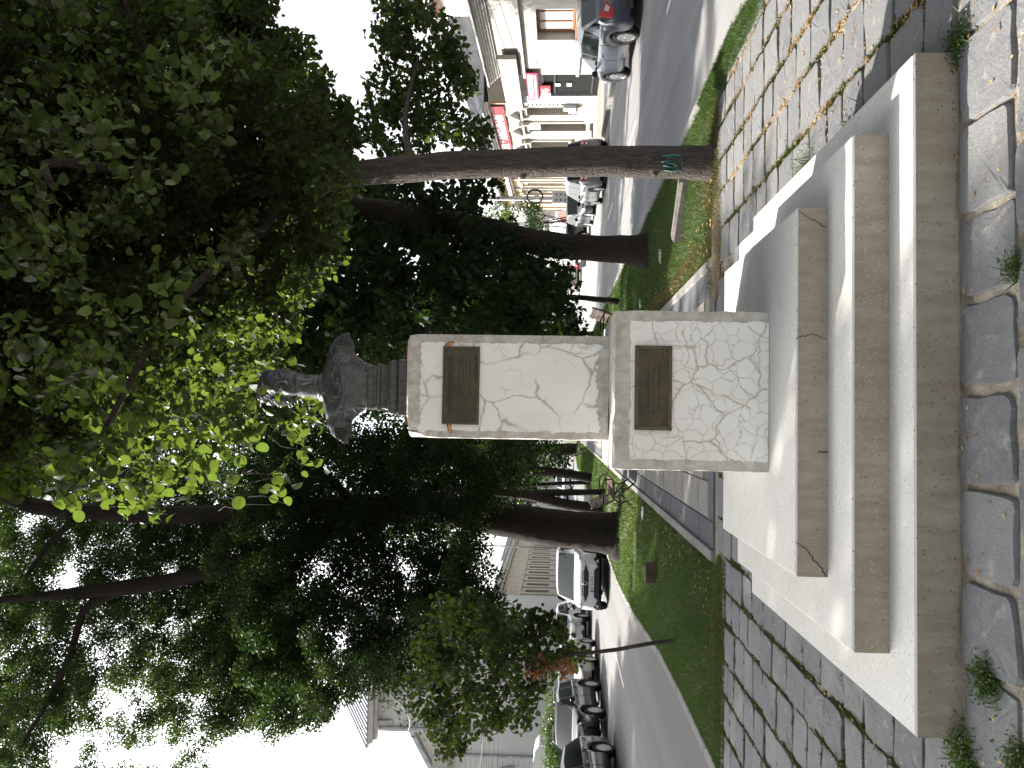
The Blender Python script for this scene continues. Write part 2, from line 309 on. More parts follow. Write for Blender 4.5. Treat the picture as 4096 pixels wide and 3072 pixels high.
def empty(name, loc=(0, 0, 0), rz=0.0):
    o = bpy.data.objects.new(name, None); COL.objects.link(o); o.location = loc; o.rotation_euler = (0, 0, rz); o.empty_display_size = 0.2
    return o

class MB:
    """collects shapes, then becomes one mesh object"""
    def __init__(s): s.v = []; s.f = []; s.m = []; s.sm = []
    def add(s, vs, fs, mi=0, smooth=False):
        o = len(s.v); s.v += [tuple(p) for p in vs]; s.f += [tuple(i + o for i in f) for f in fs]; s.m += [mi] * len(fs); s.sm += [smooth] * len(fs)
        return s
    def box(s, x0, x1, y0, y1, z0, z1, mi=0, bev=0.0, T=None):
        if bev > 0:
            b = bev; vs = []
            for z, e in ((z0, b), (z0 + b, 0), (z1 - b, 0), (z1, b)):
                vs += [(x0 + e, y0 + e + (b if not e else 0) * 0, z), (x1 - e, y0 + e, z), (x1 - e, y1 - e, z), (x0 + e, y1 - e, z)]
            fs = [(3, 2, 1, 0), (12, 13, 14, 15)]
            for k in range(3):
                for i in range(4):
                    a = k * 4 + i; c = k * 4 + (i + 1) % 4; fs.append((a, c, c + 4, a + 4))
        else:
            vs = [(x0, y0, z0), (x1, y0, z0), (x1, y1, z0), (x0, y1, z0), (x0, y0, z1), (x1, y0, z1), (x1, y1, z1), (x0, y1, z1)]
            fs = [(3, 2, 1, 0), (4, 5, 6, 7), (0, 1, 5, 4), (1, 2, 6, 5), (2, 3, 7, 6), (3, 0, 4, 7)]
        if T: vs = [T(*p) for p in vs]
        return s.add(vs, fs, mi)
    def prism(s, pts, y0, y1, mi=0, T=None, axis='y'):
        n = len(pts)
        mk = (lambda p, h: (p[0], h, p[1])) if axis == 'y' else ((lambda p, h: (h, p[0], p[1])) if axis == 'x' else (lambda p, h: (p[0], p[1], h)))
        vs = [mk(p, y0) for p in pts] + [mk(p, y1) for p in pts]
        fs = [tuple(range(n)), tuple(range(2 * n - 1, n - 1, -1))] + [(i, (i + 1) % n + 0, (i + 1) % n + n, i + n)[::-1] for i in range(n)]
        if T: vs = [T(*p) for p in vs]
        return s.add(vs, fs, mi)
    def tube(s, pts, rad, seg=8, mi=0, smooth=True, cap=True, jit=0.0):
        pts = [Vector(p) for p in pts]; n = len(pts)
        if isinstance(rad, (int, float)): rad = [rad] * n
        vs = []; u = None
        for i, p in enumerate(pts):
            d = (pts[min(i + 1, n - 1)] - pts[max(i - 1, 0)]).normalized()
            if u is None:
                u = d.cross(Vector((0, 0, 1))) if abs(d.z) < 0.9 else d.cross(Vector((0, 1, 0)))
                u.normalize()
            else:
                u = (u - d * u.dot(d)).normalized()
            w = d.cross(u)
            for k in range(seg):
                a = 2 * math.pi * k / seg; r = rad[i] * (1 + (random.uniform(-jit, jit) if jit else 0))
                vs.append(p + (u * math.cos(a) + w * math.sin(a)) * r)
        fs = []
        for i in range(n - 1):
            for k in range(seg):
                a = i * seg + k; b = i * seg + (k + 1) % seg; fs.append((a, b, b + seg, a + seg))
        if cap: fs += [tuple(range(seg))[::-1], tuple(range((n - 1) * seg, n * seg))]
        return s.add(vs, fs, mi, smooth)
    def lathe(s, prof, seg=24, T=None, mi=0, smooth=True):
        """prof: (radius, height) round the local z axis"""
        vs = []
        for r, h in prof:
            for k in range(seg):
                a = 2 * math.pi * k / seg; vs.append((r * math.cos(a), r * math.sin(a), h))
        fs = [(i * seg + k, i * seg + (k + 1) % seg, (i + 1) * seg + (k + 1) % seg, (i + 1) * seg + k) for i in range(len(prof) - 1) for k in range(seg)]
        if T: vs = [T(*p) for p in vs]
        return s.add(vs, fs, mi, smooth)
    def mesh(s, name, mats):
        me = bpy.data.meshes.new(name); me.from_pydata(s.v, [], s.f)
        for m in (mats if isinstance(mats, (list, tuple)) else [mats]): me.materials.append(m)
        me.polygons.foreach_set('material_index', s.m); me.polygons.foreach_set('use_smooth', s.sm); me.update()
        return me
    def build(s, name, mats, parent=None, loc=None):
        return link(name, s.mesh(name, mats), parent, loc)

def np_mesh(name, V, F, mats, mi=None, smooth=False):
    """V (n,3), F (m,k): fast mesh from arrays"""
    me = bpy.data.meshes.new(name); n, k = F.shape
    me.vertices.add(len(V)); me.vertices.foreach_set('co', np.ascontiguousarray(V, np.float32).ravel())
    me.loops.add(n * k); me.loops.foreach_set('vertex_index', np.ascontiguousarray(F, np.int32).ravel())
    me.polygons.add(n); me.polygons.foreach_set('loop_start', np.arange(0, n * k, k, dtype=np.int32))
    try: me.polygons.foreach_set('loop_total', np.full(n, k, np.int32))
    except Exception: pass
    for m in (mats if isinstance(mats, (list, tuple)) else [mats]): me.materials.append(m)
    if mi is not None: me.polygons.foreach_set('material_index', np.ascontiguousarray(mi, np.int32))
    if smooth: me.polygons.foreach_set('use_smooth', np.ones(n, bool))
    me.update(calc_edges=True); me.validate()
    return me

def copy_tree(o, parent=None):
    c = o.copy(); COL.objects.link(c)
    if parent: c.parent = parent
    for ch in list(o.children): copy_tree(ch, c)
    return c

def text(body, size, matrix, m, parent, name='lettering', extrude=0.002, width=None, bold=0.0, align='CENTER'):
    cu = bpy.data.curves.new(name, 'FONT'); cu.body = body; cu.size = size; cu.extrude = extrude; cu.offset = bold; cu.align_x = align; cu.align_y = 'CENTER'; cu.resolution_u = 3
    to = bpy.data.objects.new(name, cu); COL.objects.link(to)
    dg = bpy.context.evaluated_depsgraph_get(); me = bpy.data.meshes.new_from_object(to.evaluated_get(dg)); me.name = name
    bpy.data.objects.remove(to); bpy.data.curves.remove(cu)
    if width:
        xs = [v.co.x for v in me.vertices]; w = max(xs) - min(xs); k = width / w
        for v in me.vertices: v.co.x *= k
    me.transform(matrix); me.materials.clear(); me.materials.append(m)
    return link(name, me, parent)

FACE_CAM = Matrix(((1, 0, 0, 0), (0, 0, -1, 0), (0, 1, 0, 0), (0, 0, 0, 1)))     # lettering standing upright and read from -y
def at_front(x, y, z): return Matrix.Translation((x, y, z)) @ FACE_CAM
# ------------------------------------------------------------------ the setting
def sheet(name, pts, m, z=None, kind='structure', sub=0):
    mb = MB(); mb.add([(p[0], p[1], p[2] if len(p) > 2 else z) for p in pts], [tuple(range(len(pts)))])
    return tag(mb.build(name, m), kind=kind)
def strip(name, left, rite, m, kind='structure'):
    """a long sheet between two polylines of (x, y, z)"""
    mb = MB(); n = len(left); mb.add(list(left) + list(rite), [(i, n + i, n + i + 1, i + 1) for i in range(n - 1)])
    return tag(mb.build(name, m), kind=kind)

sheet('ground', [(-900, -900), (900, -900), (900, 900), (-900, 900)], MT['soil'], -0.5)
YL = [-60, 0, 8, 12, 16, 20, 26, 32, 38, 60, 100, 300]
def kerb_l(y): return float(np.interp(y, [-60, 0, 10.5, 12.7, 17, 21, 26, 32, 38, 300], [-3.5, -3.5, -3.55, -3.62, -4.0, -4.2, -4.15, -3.8, -3.5, -3.5]))
def kerb_r(y): return 3.82 + 0.012 * (y - 8)
def far_r(y): return 10.6 + 0.07 * (y - 20)
def far_l(y): return -11.2 + 0.012 * (y - 20)
def zr(x, y):
    t = (x - kerb_r(y)) / (far_r(y) - kerb_r(y)); return -0.12 - 0.07 * min(max(t, 0), 1)
strip('road_right', [(kerb_r(y) - 0.02, y, -0.12) for y in YL], [(far_r(y) + 0.02, y, -0.19) for y in YL], MT['asphalt'])
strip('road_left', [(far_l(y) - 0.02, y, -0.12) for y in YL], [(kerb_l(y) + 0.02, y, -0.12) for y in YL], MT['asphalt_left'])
strip('pavement_right', [(far_r(y) + 0.15, y, -0.05) for y in YL], [(far_r(y) + 60, y, -0.05) for y in YL], MT['pavement'])
strip('pavement_left', [(far_l(y) - 60, y, 0.0) for y in YL], [(far_l(y) - 0.15, y, 0.0) for y in YL], MT['pavement'])
strip('gate_drive', [(far_r(y) + 0.1, y, -0.045) for y in (34.6, 36, 38.2)], [(far_r(y) + 3.3, y, -0.045) for y in (34.6, 36, 38.2)], MT['cobble_road'])

# painted dashes
def dash(pts, nm='lane_marking'):
    mb = MB(); n = len(pts); mb.add([(x - .05, y, z + .004) for x, y, z in pts] + [(x + .05, y, z + .004) for x, y, z in pts], [(i, n + i, n + i + 1, i + 1) for i in range(n - 1)])
    return mb.build(nm, MT['white_line'])
mk = tag(empty('road_markings'), kind='structure')
y = 11.3
while y < 130:
    xs = 6.92 + 0.021 * (y - 13.4)
    d = dash([(xs + 0.021 * t, y + t, zr(xs, y + t)) for t in (0, 2.6)]); d.parent = mk
    y += 8.0
y = 4.5
while y < 120:
    d = dash([(-6.45, y, -.12), (-6.42, y + 2.7, -.12)]); d.parent = mk; y += 8.0

# kerbs: one stone a metre
def kerb(name, fx, x_in, y0, y1, step, z0, z1, w):
    root = tag(empty(name), kind='structure'); y = y0; cache = {}
    me = None
    mb = MB(); mb.box(-w / 2, w / 2, 0.004, step - 0.008, z0, z1, bev=0.012); me = mb.mesh('kerbstone', MT['kerb'])
    while y < y1:
        o = link('kerbstone', me, root, (fx(y) + x_in, y, random.uniform(-.006, .004)))
        o.rotation_euler.z = -math.atan2(fx(y + step) - fx(y), step) + random.uniform(-.008, .008); y += step
    return root
kerb('kerb_median_left', kerb_l, 0.10, 5, 62, 1.0, -0.30, 0.015, 0.15)
kerb('kerb_median_right', kerb_r, -0.10, 6.4, 62, 1.0, -0.30, 0.015, 0.15)
kerb('kerb_pavement_right', far_r, 0.08, 12, 62, 1.0, -0.40, -0.03, 0.16)
kerb('kerb_pavement_left', far_l, -0.08, 14, 62, 1.0, -0.30, 0.015, 0.16)

# lawns
def lawn(name, fx0, fx1, y0, y1, nx=10):
    ys = np.concatenate([np.linspace(y0, 20, 40), np.linspace(20.5, y1, 60)]) if y0 < 20 else np.linspace(y0, y1, 40)
    V = []; 
    for y in ys:
        a, b = fx0(y), fx1(y)
        for i in range(nx + 1):
            t = i / nx; e = min(t, 1 - t)
            V.append((a + (b - a) * t, y, -0.018 + min(1, (y - y0) / .8) * (0.003 + min(1, e * 8) * (0.02 + 0.03 * math.sin(y * 1.7 + t * 9) * math.sin(y * .6 + t * 5)) + 0.05 * math.sin(math.pi * t))))
    F = [(j * (nx + 1) + i, j * (nx + 1) + i + 1, (j + 1) * (nx + 1) + i + 1, (j + 1) * (nx + 1) + i) for j in range(len(ys) - 1) for i in range(nx)]
    return tag(link(name, np_mesh(name, np.array(V), np.array(F), MT['grassbase'], smooth=True)), kind='structure')
PL, PR = -1.42, 1.74
lawn('lawn_left', lambda y: kerb_l(y) + 0.175, lambda y: PL - 0.03, 8.22, 150)
lawn('lawn_right', lambda y: PR + 0.03, lambda y: kerb_r(y) - 0.175, 8.56, 150)

# cobbled square: mortar bed and single stones
bed = tag(empty('cobbled_square'), kind='structure')
mb = MB(); mb.box(kerb_l(4) + 0.17, kerb_r(7.5) - 0.02, -8, 8.60, -0.12, -0.018); mb.build('mortar_bed', MT['mortar'], bed)
def stone_mesh(i):
    r = random.Random(50 + i); pts = []
    for (cx, cy) in ((-.5, -.5), (.5, -.5), (.5, .5), (-.5, .5)):
        cx += r.uniform(-.035, .035); cy += r.uniform(-.045, .045); rad = r.uniform(.06, .14); sx, sy = (1 if cx > 0 else -1), (1 if cy > 0 else -1)
        seq = [(cx - sx * rad, cy), (cx - sx * rad * .28, cy - sy * rad * .28), (cx, cy - sy * rad)]
        if sx * sy < 0: seq = seq[::-1] if False else seq
        pts += seq if (sx, sy) in ((1, -1), (-1, 1)) else seq[::-1]
    q_ = []
    for i in range(12):
        a_, b_ = pts[i], pts[(i + 1) % 12]; q_.append(a_)
        if i % 3 == 2: q_ += [(a_[0] + (b_[0] - a_[0]) * t + r.uniform(-.02, .02), a_[1] + (b_[1] - a_[1]) * t + r.uniform(-.025, .025)) for t in (.33, .67)]
    pts = [(p[0] + r.uniform(-.012, .012), p[1] + r.uniform(-.015, .015)) for p in q_]
    n = len(pts); vs = [(x, y, -.05) for x, y in pts] + [(x, y, -.016) for x, y in pts] + [(x * .965, y * .965, -.002 + r.uniform(-.003, .003)) for x, y in pts] + [(x * .60, y * .60, r.uniform(-.0025, .0025)) for x, y in pts] + [(0, 0, .001)]
    fs = []
    fl = 2 * n
    for l in range(3): fs += [(l * n + k, l * n + (k + 1) % n, (l + 1) * n + (k + 1) % n, (l + 1) * n + k) for k in range(n)]
    fs += [(3 * n + k, 3 * n + (k + 1) % n, 4 * n) for k in range(n)]
    m = MB(); m.add(vs, fs, 0, True); m.sm = [i < n for i in range(len(fs))]; me = m.mesh('stone', MT['cobble']); return me
SM = [stone_mesh(i) for i in range(14)]
JOINTS = []                                     # joint centre lines, weeds grow there later: (x, y, dx, dy, weight)
def stone(x0, x1, y0, y1):
    o = link('stone', random.choice(SM), bed, ((x0 + x1) / 2, (y0 + y1) / 2, random.uniform(-.006, .006)))
    o.scale = (x1 - x0, y1 - y0, random.uniform(.8, 1.3)); o.rotation_euler = (random.uniform(-.012, .012), random.uniform(-.012, .012), random.choice((0, math.pi)) + random.uniform(-.03, .03))
def col_y(x0, x1, y0, y1, lo=.26, hi=.42):      # a column of stones running away from the camera
    y = y0 - random.uniform(0, .2)
    while y < y1:
        l = random.uniform(lo, hi); g = random.uniform(.010, .026)
        stone(x0, x1, y, min(y + l, y1)); JOINTS.append(((x0 + x1) / 2, y + l + g / 2, (x1 - x0) / 2, 0, .5)); y += l + g
    JOINTS.append((x1 + .02, (y0 + y1) / 2, 0, (y1 - y0) / 2, 1.0))
def row_x(y0, y1, x0, x1, lo=.30, hi=.42, ph=None):
    x = x0
    while x < x1:
        l = random.uniform(lo, hi); g = random.uniform(.022, .045)
        stone(x, x + l, y0, y1); JOINTS.append((x + l + g / 2, (y0 + y1) / 2, 0, (y1 - y0) / 2, .25)); x += l + g
def row_at(y0, y1, js):                          # a row whose joints are known
    for a, b in zip(js[:-1], js[1:]):
        g = random.uniform(.020, .036); stone(a + g / 2, b - g / 2, y0, y1); JOINTS.append((b, (y0 + y1) / 2, 0, (y1 - y0) / 2, .25))
row_at(3.03, 3.42, [-2.36, -2.02, -1.66, -1.30, -0.945, -0.59, -0.23, 0.14, 0.50, 0.85, 1.20, 1.57, 1.94, 2.3, 2.66]); row_at(2.60, 3.0, [-2.2, -1.84, -1.50, -1.14, -0.77, -0.42, -0.05, 0.32, 0.66, 1.02, 1.4, 1.75, 2.1, 2.46])
x = -1.29
while x > -3.3:
    w = random.uniform(.27, .34); col_y(max(x - w, -3.31), x, 3.46, 8.2); x -= w + random.uniform(.022, .042)
x = 1.59
while x < 3.6:
    w = random.uniform(.28, .36); col_y(x, min(x + w, 3.74), 3.46, 8.5); x += w + random.uniform(.022, .042)
y = 6.32
while y < 8.3:
    l = random.uniform(.3, .36); row_x(y, y + l, -1.26, 1.3); y += l + .035

# promenade beyond the square: kerb, dark border and pale slabs laid in rows
path = tag(empty('promenade'), kind='structure')
mb = MB(); mb.box(PL - .02, PR + .02, 8.55, 160, -0.12, -0.016); mb.build('slab_bed', MT['joint'], path)
def slabs(x0, x1, y0, y1, l, m, nm='slab', z=0.0):
    mb = MB(); mb.box(-(x1 - x0) / 2, (x1 - x0) / 2, 0, l - .012, -.05, 0, bev=.005); me = mb.mesh(nm, m); y = y0
    while y < y1:
        link(nm, me, path, ((x0 + x1) / 2, y, z + random.uniform(-.003, .003))); y += l
w = 0.395
for i in range(6):
    x = -1.02 + i * w; slabs(x + .006, x + w - .006, 8.95 + (0.3 if i % 2 else 0), 23, 0.6, MT['slab'])
slabs(-1.30, -1.026, 8.62, 26, 0.8, MT['slab_dark'], 'border_slab'); slabs(1.36, 1.634, 8.62, 26, 0.8, MT['slab_dark'], 'border_slab')
slabs(-1.02, 1.35, 8.62, 8.63, 0.30, MT['slab_dark'], 'threshold_slab')
slabs(PL, -1.31, 8.62, 40, 1.0, MT['kerb'], 'edging_stone', .025); slabs(1.64, PR, 8.62, 40, 1.0, MT['kerb'], 'edging_stone', .025)
mb = MB(); mb.box(-1.02, 1.35, 23.6, 160, -.05, -.002); mb.build('far_paving', MT['slab'], path)
mb = MB(); mb.box(-1.30, -1.024, 26.6, 160, -.05, -.001); mb.box(1.354, 1.634, 26.6, 160, -.05, -.001); mb.build('far_border', MT['slab_dark'], path)

# ------------------------------------------------------------------ monument
ped = tag(empty('pedestal', (0.17, 5.0, 0)), 'stepped terrazzo pedestal with cracked white plaster block and shaft, two brass plates', 'pedestal')
ped_inv = Matrix.Translation((-0.17, -5.0, 0))
def P(o): o.matrix_parent_inverse = ped_inv; return o        # children keep world coordinates
def step(x0, x1, y0, y1, z0, z1):
    m = MB(); b = .008; rnd = random.Random(int(z1 * 1000))
    nx = 40
    def ring(z, e): return [(x0 + e, y0 + e, z), (x1 - e, y0 + e, z), (x1 - e, y1 - e, z), (x0 + e, y1 - e, z)]
    v = ring(z0, 0) + ring(z1 - b, 0) + ring(z1, b); fs = []; mi = []
    for l in range(2):
        for i in range(4):
            fs.append((l * 4 + i, l * 4 + (i + 1) % 4, l * 4 + 4 + (i + 1) % 4, l * 4 + 4 + i)); mi.append(1 if l == 0 else 0)
    fs.append((8, 9, 10, 11)); mi.append(0)
    m.v = v; m.f = fs; m.m = mi; m.sm = [False] * len(fs)
    return P(m.build('step', [MT['tread'], MT['riser']], ped))
def crack(parent, pts, w=.0035):
    m = MB(); r = random.Random(int(pts[0][0] * 1e4)); out = []
    for a, b in zip(pts[:-1], pts[1:]):
        for k in range(6): t = k / 6; out.append(tuple(a[i] + (b[i] - a[i]) * t + (r.uniform(-.006, .006) if i != 1 else 0) for i in range(3)))
    out.append(pts[-1]); m.tube(out, [w * (1 - .6 * i / len(out)) for i in range(len(out))], 4, smooth=False); return m.build('crack', MT['ink'], parent)
step(-1.245, 1.545, 3.455, 6.24, -.05, 0.164); step(-0.985, 1.29, 3.71, 5.99, 0.164, 0.322); st3 = step(-0.725, 1.045, 4.04, 5.76, 0.322, 0.472)
crack(st3, [(-.72, 4.04, .326), (-.66, 4.0385, .375), (-.60, 4.0385, .42), (-.565, 4.04, .472)]); crack(st3, [(-.13, 4.0385, .323), (-.135, 4.0385, .37)]); crack(st3, [(.415, 4.0385, .47), (.43, 4.0385, .40), (.41, 4.0385, .33)], .002); crack(st3, [(.95, 4.0385, .33), (.99, 4.0385, .40), (1.03, 4.0385, .46)], .002)
def block(name, x0, x1, y0, y1, z0, z1, m, chips=()):
    """plastered block with softly worn, uneven arrises"""
    n = 14; nz = 22; r = random.Random(int(z1 * 100)); b = .012; vs = []; fs = []
    per = [(x0 + (x1 - x0) * i / n, y0) for i in range(n)] + [(x1, y0 + (y1 - y0) * i / n) for i in range(n)] + [(x1 - (x1 - x0) * i / n, y1) for i in range(n)] + [(x0, y1 - (y1 - y0) * i / n) for i in range(n)]
    k = len(per); cx, cy = (x0 + x1) / 2, (y0 + y1) / 2
    zs = [z0 + (z1 - b - z0) * j / nz for j in range(nz + 1)] + [z1]
    for j, z in enumerate(zs):
        for i, (x, yy) in enumerate(per):
            corner = i % n == 0; e = b if z == z1 else (r.uniform(.002, .009) if corner else 0)
            if j == len(zs) - 2 or z == z1: e += abs(r.gauss(0, .003))
            for (qx, qy, qz, rad, dep) in chips:
                d = math.sqrt((x - qx) ** 2 + (yy - qy) ** 2 + (z - qz) ** 2)
                if d < rad: e += dep * (1 - d / rad)
            dx, dy = (cx - x), (cy - yy); l = math.hypot(dx, dy); ix = e * (1 if dx > 0 else -1) if abs(abs(x - cx) - (x1 - x0) / 2) < 1e-6 else 0; iy = e * (1 if dy > 0 else -1) if abs(abs(yy - cy) - (y1 - y0) / 2) < 1e-6 else 0
            vs.append((x + ix, yy + iy, z - (e * .8 if z == z1 and e > b * 1.6 else 0)))
    for j in range(len(zs) - 1):
        for i in range(k): fs.append((j * k + i, j * k + (i + 1) % k, (j + 1) * k + (i + 1) % k, (j + 1) * k + i))
    fs.append(tuple(range((len(zs) - 1) * k, len(zs) * k)))
    m_ = MB(); m_.add(vs, fs); return P(m_.build(name, m, ped))
def panel(parent, x0, x1, z0, z1, y, m, rough=.006, zlow=None):
    """smooth plaster skim on the front, its edge ragged"""
    r = random.Random(int(x0 * 999 + z1 * 77)); pts = []
    n = 44; w0 = 0
    for i in range(n):
        w0 = w0 * .78 + r.gauss(0, rough * 1.3); pts.append((x0 + (x1 - x0) * i / n, z0 + (w0 if zlow else 0)))
    for i in range(n): pts.append((x1 + r.gauss(0, rough * .5), z0 + (z1 - z0) * i / n))
    for i in range(n): pts.append((x1 - (x1 - x0) * i / n, z1 + r.gauss(0, rough * .6)))
    for i in range(n): pts.append((x0 + r.gauss(0, rough * .5), z1 - (z1 - z0) * i / n))
    m_ = MB(); m_.prism(pts, y - .0045, y + .004); return m_.build('plaster_skim', m, parent)
B0, B1, BZ = 4.545, 5.50, 1.312
blk = block('base_block', -0.268, 0.609, B0, B1, 0.472, BZ, MT['render'], chips=((.05, B0, BZ, .10, .012), (.33, B0, BZ, .07, .010)))
panel(blk, -0.205, 0.548, 0.476, 1.218, B0, MT['plaster'])
S0, S1, SZ = 4.93, 5.43, 2.52
sh = block('shaft', -0.121, 0.504, S0, S1, BZ, SZ, MT['render'], chips=((-.121, S0, SZ, .13, .045), (-.121, S0, SZ - .06, .07, .02), (.504, S0, SZ, .06, .015)))
panel(sh, -0.075, 0.452, 1.375, 2.435, S0, MT['plaster2'], zlow=True)

def plaque(x0, x1, z0, z1, yf, lines, inset, screws_in):
    m = MB(); m.box(x0, x1, yf - .020, yf - .0055, z0, z1, 0)
    o = P(m.build('plaque', [MT['brass']], ped))
    f = MB(); t = inset
    f.box(x0 + .001, x1 - .001, yf - .0245, yf - .0205, z1 - t, z1 - .001); f.box(x0 + .001, x1 - .001, yf - .0245, yf - .0205, z0 + .001, z0 + t)
    f.box(x0 + .001, x0 + t, yf - .0245, yf - .0205, z0 + t + .001, z1 - t - .001); f.box(x1 - t, x1 - .001, yf - .0245, yf - .0205, z0 + t + .001, z1 - t - .001)
    c = f.build('raised_border', MT['brass_edge'], o)
    for sx in (x0 + screws_in, x1 - screws_in):
        for sz in (z0 + screws_in, z1 - screws_in):
            s = MB(); s.lathe([(.0001, -.004), (.006, -.0035), (.011, -.001), (.013, .003)][::-1], 14, lambda a, b_, c_: (sx + a, yf - .0245 + c_, sz + b_)); s.box(sx - .008, sx + .008, yf - .0300, yf - .0283, sz - .0012, sz + .0012, 1)
            q = s.build('screw', [MT['socle'], MT['ink']], o)
    return o
pq = plaque(-0.038, 0.428, 2.080, 2.300, S0, None, .010, .030)
for body, x, z, sz, w, bd in (('ALEXANDRU  IOAN  CUZA', 0.205, 2.252, .036, .345, .0012),):
    t = text(body, sz, at_front(x, S0 - .0215, z), MT['brass_dark'], pq, width=w, bold=bd)
t = text('VASILE ALECSANDRI', .018, at_front(.305, S0 - .0215, 2.100), MT['brass_dark'], pq, width=.150)
def worn_lines(rows, yf, parent):
    m = MB(); r = random.Random(4)
    for (x0, x1, z, h) in rows:
        x = x0
        while x < x1:
            l = r.uniform(.006, .022)
            for k in range(int(l / .004)):
                hh = h * r.uniform(.45, 1); m.box(x + k * .004, x + k * .004 + .0024, yf - .0222, yf - .0204, z, z + hh)
            x += l + .006
    o = m.build('worn_lettering', MT['brass_dark'], parent)
worn_lines([(.13, .35, 2.196, .010), (.10, .335, 2.176, .010), (.10, .335, 2.156, .010), (.12, .37, 2.134, .011)], S0, pq)
pq2 = plaque(-0.048, 0.412, 0.995, 1.195, B0, None, .019, .012)
worn_lines([(.05, .30, 1.118, .011), (.045, .325, 1.088, .011), (.05, .32, 1.058, .012)], B0, pq2)
# tricolour ribbon caught behind the upper plate
rb = tag(empty('tricolour_ribbon', (0.2, S0, 2.27)), 'narrow blue yellow red ribbon tucked behind the upper brass plate', 'ribbon')
for path_ in ([(-.035, 2.262), (-.056, 2.258), (-.066, 2.256), (-.078, 2.248), (-.092, 2.244)], [(.425, 2.285), (.436, 2.280), (.446, 2.268), (.452, 2.254), (.455, 2.238)], ):
    for k, mm in enumerate(('ribblue', 'ribyellow', 'ribred')):
        vs = []; n = len(path_)
        for i, (x, z) in enumerate(path_):
            wd = .0085 * (1 - .55 * i / n) ; yy = S0 - .010 - .006 * math.sin(i * 1.6)
            dx = path_[min(i + 1, n - 1)][0] - path_[max(i - 1, 0)][0]; dz = path_[min(i + 1, n - 1)][1] - path_[max(i - 1, 0)][1]; l = math.hypot(dx, dz); nx, nz = -dz / l, dx / l
            if nz < 0 or (abs(nz) < .2 and nx < 0): nx, nz = -nx, -nz
            for q in (1 - k, -k): vs.append((x + nx * wd * q, yy, z + nz * wd * q))
        m = MB(); m.add(vs, [(2 * i, 2 * i + 1, 2 * i + 3, 2 * i + 2) for i in range(n - 1)], 0, True)
        o = m.build('ribbon_band', MT[mm], rb); o.matrix_parent_inverse = Matrix.Translation((-.2, -S0, -2.27))
m = MB(); m.box(.0, .40, S0 - .0035, S0 - .001, 2.3005, 2.3035); o = m.build('ribbon_fold', MT['ribblue'], rb); o.matrix_parent_inverse = Matrix.Translation((-.2, -S0, -2.27))
# lead plate under the bust
m = MB(); m.box(-.045, .425, 4.952, 5.40, SZ - .001, SZ + .010, bev=.002); tp = P(m.build('bedding_plate', MT['rust'], ped))
